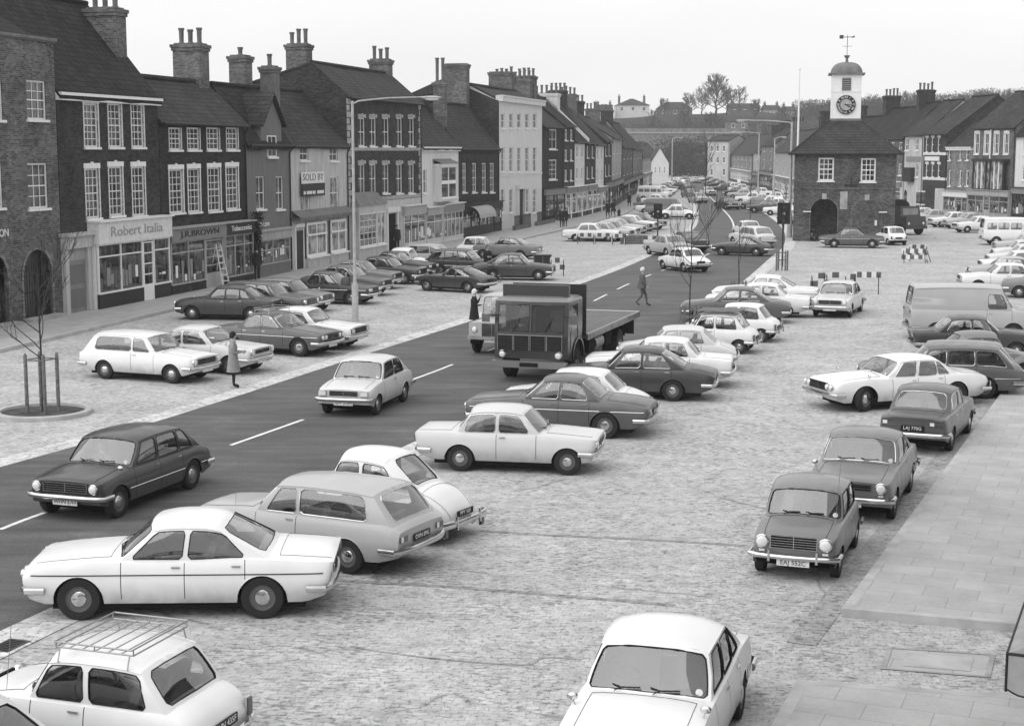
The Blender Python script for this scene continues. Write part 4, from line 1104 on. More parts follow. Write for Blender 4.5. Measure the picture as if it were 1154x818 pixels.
def house(A, B, eave, depth=8, rise=3.2, wall='b_mid', roof='t_dark', windows=(), label='', chimneys=(), name='terraced_house', extra=None, gutter=True, parapet=0, cornice=None, storeys=True, ov_end=.05, ridge=None, bands=(), group=None, holes_extra=(), peak=None):
    """windows: list of (x0,x1,z0,z1,kwargs) in facade metres"""
    F = Frame(A, B); root = empty(name, (F.A.x, F.A.y, 0), F.rz); L = F.L
    m = MB(); wm = M[wall]; D = depth; E = eave
    if peak:                                       # ridge end seen at a photo pixel, on the gable at x = peak[0] * L
        yk, zk = F.gable(peak[0] * L, peak[1], peak[2]); ridge = yk; rise = zk - E - .15; D = max(D, yk * 1.75); depth = D
    holes = [(a, b, c, d) for a, b, c, d, k in windows] + list(holes_extra)
    wall_with_holes(m, L, 0, E + parapet, holes, wm)
    yr = ridge if ridge is not None else D / 2; F.ry = yr; F.pz = E + rise
    for x in (0, L): m.poly([(x, 0, 0), (x, D, 0), (x, D, E), (x, yr, E + rise + .0), (x, 0, E)], wm)
    m.poly([(0, D, 0), (L, D, 0), (L, D, E), (0, D, E)], wm)
    if parapet: m.box((0, 0.001, E), (L, .3, E + parapet), wm)
    m.build('wall', root, merge=False)
    ro, zr = gable_roof(root, L, D, E + .02, rise, roof, over=(.22 if not parapet else -.3), ov_end=ov_end, ridge=yr)
    if cornice:
        c = MB(); h, o, mt = cornice; c.box((-.02, -o, E + parapet - h), (L + .02, .05, E + parapet), M[mt]); c.box((-.04, -o - .08, E + parapet - .1), (L + .04, .04, E + parapet + .02), M[mt]); c.build('cornice', root, merge=False)
    elif gutter:
        g = MB(); g.tube([(0, -.28, E - .10), (L, -.28, E - .10)], .065, M['black_matt'], 6); g.tube([(L - .15, -.28, E - .1), (L - .15, -.07, E - .5), (L - .15, -.07, .2)], .04, M['black_matt'], 6); g.build('gutter', root, merge=False)
    for (z, hgt, mt) in bands:
        c = MB(); c.box((-.01, -.045, z), (L + .01, .04, z + hgt), M[mt]); c.build('string_course', root, merge=False)
    for a, b, c, d, k in windows: sash(root, a, b, c, d, **k)
    for ch in chimneys: chimney(ro if False else root, *ch)
    tag(root, label, 'house', group)
    return root, F

def pxwin(F, list_, y0, y1, off=0, **k):
    """windows whose left/right edges are given as photo columns and top/bottom rows"""
    out = []
    for c in list_:
        l, r = c[0], c[1]; a = c[2] if len(c) > 2 else y0; b = c[3] if len(c) > 3 else y1
        xl = F.px(l, (a + b) / 2, off)[0]; xr = F.px(r, (a + b) / 2, off)[0]; zt = F.px((l + r) / 2, a, off)[1]; zb = F.px((l + r) / 2, b, off)[1]
        out.append((xl, xr, zb, zt, k))
    return out

def lettering(parent, txt, size, x, z, y, mat, width=None, rz=0):
    me = text_mesh(txt, size, M[mat], .012); o = bpy.data.objects.new('lettering', me); COL.objects.link(o); o.parent = parent
    o.location = (x, y, z); o.rotation_euler = (PI / 2, 0, rz)
    if width:
        w = max(v.co.x for v in me.vertices) - min(v.co.x for v in me.vertices); o.scale = (width / w, 1, 1)
    return o

def shopfront(root, x0, x1, zt, y=-.25, fas=.75, riser=.6, bays=3, door=None, frame='white_matt', fasmat='sign_w', rmat='black_matt', glass_='shop_glass', transom=.55, text=None, tcol='sign_d', tsize=.5, goods=True, label=None):
    """a shop window on the ground floor: stall riser, glazed bays with transoms, door, fascia and display shelves; door=(f0,f1) as fractions"""
    s = MB(); W_ = x1 - x0; z1 = zt - fas; fr = M[frame]
    dx0 = dx1 = None
    if door: dx0, dx1 = x0 + door[0] * W_, x0 + door[1] * W_
    segs = [(x0, x1)] if not door else [(x0, dx0), (dx1, x1)]
    for a, b in segs:
        if b - a < .1: continue
        s.box((a, y, 0.1), (b, y + .12, riser), M[rmat]); s.box((a - .02, y - .05, riser), (b + .02, y + .1, riser + .07), fr)
        nb = max(1, round(bays * (b - a) / W_))
        for k in range(nb + 1):
            xx = a + (b - a) * k / nb; xx = min(max(xx, a + .04), b - .04); s.box((xx - .04, y + .01, riser + .07), (xx + .04, y + .09, z1), fr)
        s.box((a, y + .015, z1 - transom), (b, y + .085, z1 - transom + .06), fr)
    s.box((x0 - .05, y, z1 - .05), (x1 + .05, y + .09, z1 + .02), fr)
    sf = s.build('shop_front', root, merge=False)
    if label: sf['label'] = label
    g = MB(); g.poly([(x0, y + .06, riser), (x1, y + .06, riser), (x1, y + .06, z1), (x0, y + .06, z1)], M[glass_]); g.build('shop_window', sf, merge=False)
    if goods:
        q = MB(); rr_ = random.Random(int(x0 * 100 + zt * 10))
        for a, b in segs:
            n = int((b - a) / .33)
            for k in range(n):
                hh = rr_.uniform(.2, 1.0); xx = a + .12 + (b - a - .2) * (k + .5) / max(1, n); sc = rr_.choice(['white_matt', 'cloth_m', 'cloth_l', 'sign_m'])
                w_ = rr_.uniform(.08, .16); q.box((xx - w_, y + .045, riser + .08 + rr_.uniform(0, .5)), (xx + w_, y + .055, riser + .15 + hh), M[sc], taper=.0)
        q.build('display_goods', sf, merge=False)
    if door:
        d = MB(); d.box((dx0 + .03, y + .02, .1), (dx0 + .13, y + .09, z1 - .1), fr); d.box((dx1 - .13, y + .02, .1), (dx1 - .03, y + .09, z1 - .1), fr); d.box((dx0 + .13, y + .02, .1), (dx1 - .13, y + .09, .85), fr)
        for k in range(4):
            z = .85 + (z1 - .1 - .85) * (k + 1) / 4; d.box((dx0 + .13, y + .021, z - .05), (dx1 - .13, y + .089, z), fr)
        d.build('door', sf, merge=False)
    f = MB(); f.box((x0 - .08, y - .10, z1 + .02), (x1 + .08, y + .15, zt), M[fasmat]); f.box((x0 - .12, y - .22, zt), (x1 + .12, .0, zt + .07), fr); fo = f.build('fascia', sf, merge=False)
    side = MB()
    for xx in (x0, x1): side.box((xx - .06, y + .12, .1), (xx + .06, .0, zt), fr)
    side.box((x0 + .06, y + .12, zt - .04), (x1 - .06, 0, zt), fr); side.build('shop_side', sf, merge=False)
    if text: lettering(root, text, tsize, (x0 + x1) / 2, z1 + .02 + fas / 2, y - .113, tcol, W_ * .72)
    return sf

def EZ(px, base_py, top_py):
    g = G(px, base_py); return ZH(top_py, g.y)

# ===== left terrace
def baseL(px):
    tab = [(-400, 450.7), (610, 252.0), (650, 246), (687, 236), (716, 218), (742, 205), (760, 201)]
    return interp(tab, px)
def PL(px): g = G(px, baseL(px)); return (g.x, g.y)

# 1 brick town house with parapet and arched doors
A, B = PL(-95), PL(72); F = Frame(A, B); e = EZ(70, baseL(70), 60)
W_ = pxwin(F, [(30, 52), (-27, 3)], 91, 135, cols=3, rows=4) + pxwin(F, [(31.5, 54), (-26, 3)], 184, 235, cols=3, rows=4)
xa0, xa1 = F.px(27, 330)[0], F.px(59, 330)[0]; za = F.px(43, 281)[1]
xb0, xb1 = F.px(-22, 330)[0], F.px(9, 330)[0]
h1, f1 = house(A, B, e, 9, 2.6, 'b_mid', 't_dark', W_, 'tall plain brick house with parapet at the left edge, arched gateway below', parapet=.55, holes_extra=[(xa0, xa1, .1, za), (xb0, xb1, .1, za)], cornice=(.16, .08, 'lead'))
for (u0, u1, gate) in ((xa0, xa1, True), (xb0, xb1, False)):
    am = MB(); n = 12; r_ = (u1 - u0) / 2; cx_ = (u0 + u1) / 2
    # arched infill: spandrels flush with the wall and an arch ring of stone
    arc = [(cx_ - r_ * math.cos(PI * k / n), za - r_ + r_ * math.sin(PI * k / n)) for k in range(n + 1)]
    for k in range(n):
        (x0, z0), (x1, z1) = arc[k], arc[k + 1]; am.poly([(x0, .002, z0), (x1, .002, z1), (x1, .002, za), (x0, .002, za)], M['b_mid'])
        o0 = (cx_ + (x0 - cx_) * 1.14, za - r_ + (z0 - za + r_) * 1.14); o1 = (cx_ + (x1 - cx_) * 1.14, za - r_ + (z1 - za + r_) * 1.14)
        am.grid([[(x0, -.03, z0), (x1, -.03, z1)], [(o0[0], -.03, o0[1]), (o1[0], -.03, o1[1])]], M['b_pale'])
    for u in (u0 - .14 * r_, u1): am.box((u, -.03, .1), (u + .14 * r_, .01, za - r_), M['b_pale'])
    ao = am.build('doorway_arch', h1, merge=False)
    bk = MB(); bk.poly([(u0, .6, .1), (u1, .6, .1), (u1, .6, za), (u0, .6, za)], M['gap' if not gate else 'stone_d']); bk.build('doorway_back', h1, merge=False)
    if gate:
        gm_ = MB(); nb = 11
        for k in range(nb + 1):
            x = u0 + .05 + (u1 - u0 - .1) * k / nb; zt_ = za - r_ + math.sqrt(max(0, r_ * r_ - (x - cx_) ** 2)) * .55; gm_.tube([(x, .1, .12), (x, .1, zt_)], .018, M['black_matt'], 5)
        for z in (.3, 1.2, za - r_): gm_.box((u0, .085, z), (u1, .115, z + .05), M['black_matt'])
        gm_.box((cx_ - .04, .07, .12), (cx_ + .04, .13, za - r_), M['black_matt'])
        gm_.build('iron_gate', h1, merge=False)
    else:
        d = MB(); d.box((u0, .3, .1), (u1, .36, za - r_), M['black_matt']); d.build('door', h1, merge=False)
    s_ = MB(); s_.box((u0 - .2, -.5, .1), (u1 + .2, 0, .26), M['stone']); s_.build('doorstep', h1, merge=False)
lx, lz = F.px(4, 263); lettering(h1, 'ON', .42, lx, lz, -.02, 'white_matt')
chimney(h1, f1.L * .05 + 2, 4.5, e + 1.2, EZ(-20, baseL(-20), -10), 1.6, .9, 'b_mid', 3)

# 2 tall pantiled house with dress shop
A, B = PL(73), PL(184); F = Frame(A, B); e = EZ(140, baseL(140), 109)
W_ = pxwin(F, [(94.5, 110.5), (122, 137), (148, 162)], 117, 166, cols=3, rows=6, surround=.05, head='white_matt') + pxwin(F, [(96.5, 112, 190, 246), (123, 138.5), (149, 163.5)], 188, 243, cols=3, rows=6, surround=.05, head='white_matt')
h2, f2 = house(A, B, e, 7.4, 3.6, 'b_dark', 't_dark', W_, 'dark brick house with high pantiled roof above the white dress shop', cornice=(.30, .20, 'white_matt'), peak=(1, 97, 4))
x0, zt = F.px(106, 251, .3); x1 = F.px(184, 253, .3)[0]
shopfront(h2, x0, f2.L - .05, zt, -.45, .95, .75, 4, (.60, .76), text='Robert Italia', tcol='r_light', tsize=.6, rmat='sign_d')
# white pedimented doorway beside it
xd0, xd1 = F.px(74, 310, .2)[0] + .05, x0 - .15; zd = F.px(88, 266, .2)[1]
d = MB(); w_ = xd1 - xd0
d.box((xd0, -.2, .1), (xd0 + .28, .04, zd - .5), M['r_dirty']); d.box((xd1 - .28, -.2, .1), (xd1, .04, zd - .5), M['r_dirty']); d.box((xd0 - .05, -.28, zd - .5), (xd1 + .05, .04, zd), M['r_dirty']); d.box((xd0 - .12, -.42, zd), (xd1 + .12, .03, zd + .14), M['r_dirty'])
do = d.build('door_surround', h2, merge=False)
d = MB(); d.box((xd0 + .28, -.06, .1), (xd1 - .28, -.01, 2.3), M['sign_m']); d.box((xd0 + .28, -.07, 2.3), (xd1 - .28, -.02, zd - .5), M['r_light'])
for z in (.3, 1.3): d.box((xd0 + .38, -.075, z), (xd1 - .38, -.05, z + .8), M['r_grey'])
d.build('door', h2, merge=False)
y_ = f2.gable(f2.L - .6, 119, 20)[0]; chimney(h2, f2.L - .6, y_, e, f2.gable(f2.L - .6, 119, 11)[1], 1.0, 1.5, 'b_mid', 3, poth=.9)
z_ = F.px(150, 168)[1]

# 3 dark brick, slate roof, two shops under one fascia
A, B = PL(184.6), PL(280); F = Frame(A, B); e = EZ(230, baseL(230), 138.5)
W_ = pxwin(F, [(190.5, 204), (211, 225), (233, 247), (255, 268)], 144, 169, cols=3, rows=4, surround=.04) + pxwin(F, [(191, 206.5, 191, 240), (212, 225.5, 190, 239), (234.5, 248.5, 189, 238), (255, 268.5, 188, 236)], 190, 239, cols=3, rows=6, head='white_matt', surround=.07)
h3, f3 = house(A, B, e, 7.2, 3.0, 'b_deep', 'slate', W_, 'dark brick house with slate roof and four bays above the long tobacconist fascia', peak=(1, 232, 93))
x0, zt = F.px(188, 259, .3); shopfront(h3, .12, f3.L * .62, zt, -.4, .62, .55, 4, (.62, .98), fasmat='sign_m', text='J.R.BROWN', tcol='sign_d', tsize=.4, rmat='b_deep', frame='r_light')
shopfront(h3, f3.L * .62 + .1, f3.L - .1, zt, -.4, .62, .45, 3, None, fasmat='sign_d', text='Tobacconist', tcol='white_matt', tsize=.38, rmat='sign_d', frame='r_light')
y_ = f3.gable(f3.L - .9, 215, 60)[0]; chimney(h3, f3.L - .9, y_, e, f3.gable(f3.L - .9, 215, 51)[1], 1.1, 1.5, 'b_mid', 3, poth=.8)

# 4 narrow rendered house with front gable dormer
A, B = PL(280.6), PL(329); F = Frame(A, B); e = EZ(305, baseL(305), 158)
W_ = pxwin(F, [(288.5, 298.5), (311, 319.5)], 199, 236, cols=2, rows=2, border=.06)
h4, f4 = house(A, B, e - .2, 7.6, 3.6, 'r_grey', 't_dark', W_, 'narrow grey rendered house with a pointed gable, shop front at street level', name='gabled_house', peak=(1, 290, 99))
gx0, gx1 = F.px(294, 150)[0], F.px(317, 150)[0]; gz = F.px(306, 108)[1]; gs = F.px(306, 139)[1]; gm_ = (gx0 + gx1) / 2
d = MB(); d.poly([(gx0, -.003, e - .6), (gx1, -.003, e - .6), (gx1, -.003, gs), (gm_, -.003, gz), (gx0, -.003, gs)], M['r_grey'])
for x in (gx0, gx1): d.poly([(x, -.003, e - .6), (x, 4.2, e - .6), (x, 4.2, gs), (x, -.003, gs)], M['r_grey'])
do = d.build('gable', h4, merge=False)
d = MB(); t_ = .12
for sx, x in ((-1, gx0), (1, gx1)):
    d.obox((x + sx * .22, -.25, gs - .22), (0, 5.0, 0), (gm_ - x - sx * .22, 0, gz - gs + .22 + .05), (0, 0, .12), M['t_mid'])
d.build('dormer_roof', do, merge=False)
for a, b, c, d_, k in pxwin(F, [(300.5, 310.5)], 153, 177): sash(h4, a, b, c, d_, y=-.06, cols=2, rows=2, depth=.0, border=.06, label='small attic window under the gable')
x0, zt = F.px(286, 262, .2); shopfront(h4, .25, f4.L - .9, zt, -.3, .5, .75, 2, None, fasmat='r_light', frame='r_light', rmat='r_grey', text=None)
lx, lz = F.px(297, 252.5); lettering(h4, 'De Luxe', .42, lx, lz, -.03, 'white_matt')
d = MB(); d.box((f4.L - .8, -.03, .1), (f4.L - .12, .03, 2.5), M['sign_m']); d.box((f4.L - .86, -.06, 2.5), (f4.L - .06, .03, 2.62), M['r_light']); d.build('door', h4, merge=False)
X_ = f4.L * .95; y_ = f4.gable(X_, 271, 70)[0]; chimney(h4, X_, y_, e, f4.gable(X_, 271, 64)[1], .9, 1.0, 'b_mid', 1, poth=.5); X_ = f4.L + 1.6; y_ = f4.gable(X_, 304, 80)[0]; chimney(h4, X_, y_, e, f4.gable(X_, 304, 76)[1], .7, .9, 'stone_d', 1)

# 5 white rendered, sold by board
A, B = PL(329.6), PL(393); F = Frame(A, B); e = EZ(360, baseL(360), 163.5)
W_ = pxwin(F, [(338, 347.5, 166, 181), (371.5, 380.5, 166.5, 181.5)], 0, 0, cols=2, rows=2, border=.06) + pxwin(F, [(338.5, 349, 199, 238), (372, 381.5, 199, 236)], 0, 0, cols=2, rows=2, border=.08, pane='pane_net')
h5, f5 = house(A, B, e, 7.6, 3.9, 'r_dirty', 't_mid', W_, 'stained white rendered house with a dark agent board on its front', peak=(1, 339, 103))
sx0, sz1 = F.px(339, 207.5, .1); sx1, sz0 = F.px(365, 220, .1)
d = MB(); d.box((sx0, -.18, sz0), (sx1, -.12, sz1), M['sign_d']); d.box((sx0 + .05, -.12, sz0), (sx0 + .1, 0, sz1), M['wood']); bo = d.build('agent_board', h5, merge=False)
q = MB(); w_ = sx1 - sx0
for a_, b_ in ((.06, .14), (.19, .42), (.45, .56), (.64, .94)): q.box((sx0 + w_ * a_, -.19, sz0 + .12), (sx0 + w_ * b_, -.181, sz0 + .30), M['sign_w'])
q.build('board_stripe', bo, merge=False)
lettering(bo, 'SOLD BY', .55, (sx0 + sx1) / 2, sz1 + .35, -.16, 'sign_m', (sx1 - sx0) * .9)
sp = MB(); sp.box((sx0, -.15, sz1 + .001), (sx1, -.13, sz1 + .66), M['sign_w']); sp.build('board_top', bo, merge=False)
x0, zt = F.px(336, 249, .3)
d = MB(); d.box((0, -.55, zt), (f5.L, .0, zt + .16), M['stone_d']); d.obox((0, -.55, zt + .16), (f5.L, 0, 0), (0, .55, .35), (0, 0, .04), M['lead']); d.build('pent_roof', h5, merge=False)
for (l, r_) in ((348, 370), (375, 392)):
    xl = F.px(l, 272, .3)[0]; xr = F.px(r_, 272, .3)[0]; zb = F.px(360, 288, .3)[1]
    o = sash(h5, xl, xr, zb, zt - .2, y=-.30, cols=2, rows=1, border=.14, bar=.12, depth=.2, pane='pane_net', name='bay_window', sill=True)
    q = MB(); q.box((xl - .12, -.30, .1), (xr + .12, 0, zb - .1), M['r_dirty']); q.box((xl, -.26, zt - .95), (xr, -.16, zt - .85), M['white_matt']); q.build('bay_base', o, merge=False)
d = MB(); xl, xr = F.px(332, 280)[0], F.px(341, 280)[0]; d.box((xl + .1, -.04, .1), (xr, .03, 2.3), M['sign_d']); d.box((xl, -.08, .1), (xl + .1, .04, 2.5), M['white_matt']); d.box((xr, -.08, .1), (xr + .1, .04, 2.5), M['white_matt']); d.box((xl, -.14, 2.5), (xr + .1, .04, 2.7), M['white_matt']); d.build('door', h5, merge=False)

# 6 large brick house with stone dressings and quoins
A, B = PL(393.6), PL(475); F = Frame(A, B); e = EZ(430, baseL(430), 112)
cols_ = [(404, 411.5), (416.5, 424), (431, 438.5), (446.5, 453.5), (460, 467)]
W_ = pxwin(F, [(a, b) for a, b in cols_], 133, 165, cols=2, rows=2, border=.07, head='stone') + pxwin(F, [(a, b) for a, b in cols_], 185, 218, cols=2, rows=2, border=.07, head='stone')
zb_ = F.px(430, 166.5)[1]
h6, f6 = house(A, B, e, 9.0, 4.2, 'b_dark', 'slate', W_, 'large dark brick house with pale quoins and keystones, lamp column in front', bands=[(zb_ - .2, .2, 'stone'), (F.px(430, 226)[1], .25, 'stone')], peak=(0, 351, 70))
q = MB(); zq = F.px(396, 228)[1]; k = 0
while zq < e - .3:
    w_ = .55 if k % 2 else .34
    q.box((-.02, -.04, zq), (w_, .03, zq + .34), M['stone']); q.box((f6.L - w_, -.04, zq), (f6.L + .02, .03, zq + .34), M['stone']); zq += .4; k += 1
q.build('quoins', h6, merge=False)
q = MB(); zq = F.px(396, 228)[1]; q.box((0, -.05, .1), (f6.L, -.003, zq - .1), M['r_dirty'])
q.build('painted_ground_floor', h6, merge=False)
xl, xr = F.px(403, 260, .5)[0], F.px(434, 260, .5)[0]; zt = F.px(418, 240, .6)[1]; zb = F.px(418, 277, .6)[1]
q = MB(); q.box((xl, -.6, .1), (xr, -.05, zb), M['r_dirty']); q.box((xl, -.6, zt), (xr, -.05, zt + .5), M['r_dirty'])
q.poly([(xl - .1, -.72, zt + .5), (xr + .1, -.72, zt + .5), (xr - .6, -.05, zt + 1.3), (xl + .6, -.05, zt + 1.3)], M['lead']); q.poly([(xl - .1, -.72, zt + .5), (xl + .6, -.05, zt + 1.3), (xl - .1, -.05, zt + .5)], M['lead']); q.poly([(xr + .1, -.72, zt + .5), (xr + .1, -.05, zt + .5), (xr - .6, -.05, zt + 1.3)], M['lead'])
for x in (xl, xr - .2): q.box((x, -.6, zb), (x + .2, -.05, zt), M['r_dirty'])
bo = q.build('bay', h6, merge=False)
sash(h6, xl + .2, xl + (xr - xl) * .64, zb, zt, y=-.62, cols=4, rows=5, depth=.1, name='bay_window', bar=.03); sash(h6, xl + (xr - xl) * .68, xr - .2, zb, zt, y=-.62, cols=2, rows=1, depth=.1, name='bay_window', pane='pane_net')
xl, xr = F.px(435, 265)[0], F.px(445, 265)[0]; zt = F.px(440, 241)[1]
q = MB(); q.box((xl, -.065, .1), (xr, -.055, zt), M['gap']); q.box((xl - .3, -.2, .1), (xl, -.05, zt + .1), M['r_white']); q.box((xr, -.2, .1), (xr + .3, -.05, zt + .1), M['r_white']); q.box((xl - .4, -.3, zt + .1), (xr + .4, -.05, zt + .45), M['r_white']); q.build('doorway', h6, merge=False)
xl = F.px(455, 260, .3)[0]; zt = F.px(465, 232, .3)[1]
shopfront(h6, xl, f6.L - .1, zt, -.35, .6, .45, 3, None, frame='r_white', fasmat='r_light', rmat='r_white')
y_ = f6.gable(.7, 337, 60)[0]; chimney(h6, .7, y_, e, f6.gable(.7, 337, 51)[1], 1.0, 1.35, 'b_mid', 3, poth=.8); y_ = f6.gable(f6.L - .6, 429, 60)[0]; chimney(h6, f6.L - .6, y_, e, f6.gable(f6.L - .6, 429, 68)[1], 1.0, 1.4, 'b_mid', 3, poth=.8)

# 7 lower white house with oriel
A, B = PL(475.6), PL(517); F = Frame(A, B); e = EZ(500, baseL(500), 166)
W_ = pxwin(F, [(476.8, 481)], 191, 218, cols=2, rows=2)
h7, f7 = house(A, B, e, 8.6, 4.6, 'r_white', 't_mid', W_, 'low white house with a boxy first floor oriel above wide shop windows', cornice=(.3, .2, 'r_white'), peak=(1, 475, 117))
xl, xr = F.px(495.5, 200, .5)[0], F.px(514, 200, .5)[0]; zt = F.px(505, 188, .6)[1]; zb = F.px(505, 223, .6)[1]
q = MB(); q.box((xl, -.6, zb - .25), (xr, -.003, zb), M['r_white']); q.box((xl - .05, -.66, zt), (xr + .05, -.003, zt + .22), M['r_white']); q.box((xl, -.6, zb), (xl + .15, -.003, zt), M['r_white']); q.box((xr - .15, -.6, zb), (xr, -.003, zt), M['r_white']); q.obox((xl - .1, -.7, zt + .22), (xr - xl + .2, 0, 0), (0, .7, .3), (0, 0, .05), M['lead']); q.build('oriel', h7, merge=False)
sash(h7, xl + .15, xr - .15, zb, zt, y=-.62, cols=2, rows=2, depth=.12, name='oriel_window', bar=.16)
zt = F.px(500, 231, .3)[1]
shopfront(h7, .1, f7.L * .42, zt - .1, -.35, .5, .45, 2, None, frame='r_white', fasmat='r_light', rmat='r_white'); shopfront(h7, f7.L * .42 + .15, f7.L - .1, zt, -.4, .6, .4, 5, None, frame='r_white', fasmat='sign_m', rmat='r_white')

# 8 dark brick, hanging baskets, canopied shop
A, B = PL(517.6), PL(562); F = Frame(A, B); e = EZ(540, baseL(540), 167)
W_ = pxwin(F, [(521, 525.5), (532, 537), (543, 548), (552, 557)], 184, 217, cols=2, rows=4, border=.09, frame='white_matt')
h8, f8 = house(A, B, e, 8.6, 4.6, 'b_deep', 't_mid', W_, 'dark brick inn with pantiled roof beside the tall white building', peak=(1, 528, 119))
zt = F.px(540, 230, .3)[1]
shopfront(h8, .1, f8.L - .1, zt, -.3, .5, .8, 5, (.62, .8), frame='sign_d', fasmat='sign_d', rmat='sign_d', glass_='shop_glass')
xl, xr = F.px(532, 238, .6)[0], F.px(551, 238, .6)[0]; zc = F.px(541, 232, .6)[1]
q = MB(); rows = [[(x, -.4 - .85 * math.sin(a), zc - .9 + .9 * math.cos(a)) for x in [xl + (xr - xl) * k / 10 for k in range(11)]] for a in [PI / 2 * k / 5 for k in range(6)]]
q.grid(rows, M['r_light']); q.build('blind', h8, merge=False, label=None) if False else q.build('blind', h8, merge=False)
y_ = f8.gable(f8.L - .5, 515, 80)[0]; chimney(h8, f8.L - .5, y_, e, f8.gable(f8.L - .5, 515, 73)[1], 1.0, 1.9, 'b_mid', 0); y_ = f7.gable(f7.L, 494, 90)[0]; chimney(h8, .3, y_, e, f7.gable(f7.L, 494, 93)[1], .7, .9, 'b_mid', 2, poth=2.0)

# 9 tall white three storey
A, B = PL(562.6), PL(610.5); F = Frame(A, B); e = EZ(585, baseL(585), 117)
cs = [(564.5, 568.5), (574, 578), (583, 587), (592, 596), (600.5, 604.5)]
W_ = pxwin(F, cs, 128, 145, cols=2, rows=2, border=.08) + pxwin(F, cs, 166, 194, cols=2, rows=4, border=.08) + pxwin(F, [cs[0], cs[1], cs[3], cs[4]], 213, 240, cols=2, rows=4, border=.08)
h9, f9 = house(A, B, e, 9.5, 3.0, 'r_white', 'slate', W_, 'tall white three storey building with cornice and black railings', cornice=(.5, .35, 'r_white'), parapet=.5, bands=[(F.px(585, 198)[1], .18, 'r_white')], peak=(0, 530, 95))
q = MB(); xl, xr = F.px(582.5, 230)[0], F.px(588.5, 230)[0]; zt = F.px(585, 213)[1]; q.box((xl, -.05, .1), (xr, -.003, zt), M['sign_d']); q.box((xl - .3, -.25, .1), (xl, -.003, zt), M['r_white']); q.box((xr, -.25, .1), (xr + .3, -.003, zt), M['r_white']); q.box((xl - .4, -.4, zt), (xr + .4, -.003, zt + .4), M['r_white']); q.build('doorway', h9, merge=False)
q = MB(); n = 46
for k in range(n + 1):
    x = .2 + (f9.L - .4) * k / n
    if xl - .2 < x < xr + .2: continue
    q.tube([(x, -1.3, .13), (x, -1.3, 1.35)], .03, M['black_matt'], 4)
for a, b in ((.2, xl - .2), (xr + .2, f9.L - .2)):
    q.box((a, -1.33, 1.2), (b, -1.27, 1.26), M['black_matt']); q.box((a, -1.35, .13), (b, -1.1, .5), M['stone_d'])
q.build('railings', h9, merge=False)
q = MB(); q.box((-.015, 0, 0), (-.004, 9.5, e + .1), M['b_dark']); q.poly([(-.01, 0, e), (-.01, 9.5, e), (-.01, 4.7, e + 2.0)], M['b_dark']); q.build('gable_wall', h9, merge=False)
y_ = f9.gable(f9.L - .6, 565, 90)[0]; chimney(h9, f9.L - .6, y_, e, f9.gable(f9.L - .6, 565, 82)[1], 1.0, 2.2, 'b_mid', 0)

# 10.. the receding row to the bend
def simple(p0, p1, ytop, wall, roof, label, wcols=3, wrows=2, rise=3.5, depth=8, chim=1, shop=True, wm='white_matt', pane='pane', ww=None, cor=None, wallfn=PL, basefn=baseL, goods=False, chx=None, fas='sign_m', h1=.18):
    A, B = wallfn(p0), wallfn(p1); F = Frame(A, B); pm = (p0 + p1) / 2; e = EZ(pm, basefn(pm), ytop); L = F.L
    W_ = []; gf = 3.3 if e > 7.5 else 2.9; fh = (e - gf) / wrows; w_ = ww or min(1.25, L / wcols * .45)
    for r_ in range(wrows):
        z0 = gf + fh * r_ + fh * .22 + .1; z1 = gf + fh * (r_ + 1) - fh * h1
        for c in range(wcols):
            x = L * (c + .5) / wcols; W_.append((x - w_ / 2, x + w_ / 2, z0, z1, dict(cols=2, rows=2 if r_ else 4, border=.11, frame=wm, pane=pane)))
    root, F = house(A, B, e, depth, rise, wall, roof, W_, label, cornice=cor)
    if shop: shopfront(root, .15, L - .15, gf - .1, -.3, .6, .6, max(2, int(L / 1.8)), (.45, .6), fasmat=fas, frame='white_matt' if rng.random() < .6 else 'sign_d', rmat='sign_d', goods=True)
    if chim:
        for k in range(chim): chimney(root, [.6, L - .6][k % 2] if chx is None else chx, depth / 2, e + rise * .75, e + rise + 1.6, .95, 1.9, rng.choice(['b_mid', 'b_dark']), 4, poth=.8)
    return root, F
h, F_ = simple(611.2, 634, 143, 'b_deep', 'slate', 'dark brick house with tall white triple windows next to the tall white building', 1, 2, 3.0, 8, 2, True, ww=2.6, h1=.08)
simple(634.4, 646.5, 142, 'b_dark', 't_dark', 'tall narrow dark brick house with plain windows, second past the white building', 2, 3, 3.2, 8, 1)
h, F_ = simple(647, 658.5, 160, 'r_white', 't_dark', 'narrow white house between two dark brick ones in the receding row', 2, 2, 4.4, 8.5, 0)
h, F_ = simple(659, 670, 161, 'b_dark', 't_dark', 'dark brick house between two white ones in the receding row', 2, 2, 4.4, 8.5, 0)
chimney(h, .5, 4.2, 8.5, ZH(107, F_.A.y + 4), 1.6, 2.6, 'r_white', 5)
v_ = MB(); E_ = EZ(664, baseL(664), 161); v_.obox((-.3, -.4, E_ + .05), (.55, 0, 0), (0, 4.65, 4.45), (0, 0, .35), M['r_white']); v_.build('verge', h, merge=False)
simple(670.4, 680, 163, 'r_white', 't_mid', 'white house with dark shopfront beyond the white chimney stack', 2, 2, 4.2, 8.5, 1)
simple(680.4, 688, 159, 'b_dark', 't_mid', 'dark brick house left of the pale stone front in the far row', 2, 2, 3.6, 8.5, 1)
simple(688.4, 700, 156, 'r_light', 'slate', 'pale stone fronted house where the left row starts to bend', 3, 2, 2.6, 8.5, 1)
simple(700.4, 712, 166, 'b_mid', 't_dark', 'mid grey brick house with dark roof in the far left row', 3, 2, 3.4, 8, 1)
simple(712.4, 723, 168, 'b_pale', 't_dark', 'paler brick house with a light verge in the far left row', 3, 2, 4.2, 8, 1)
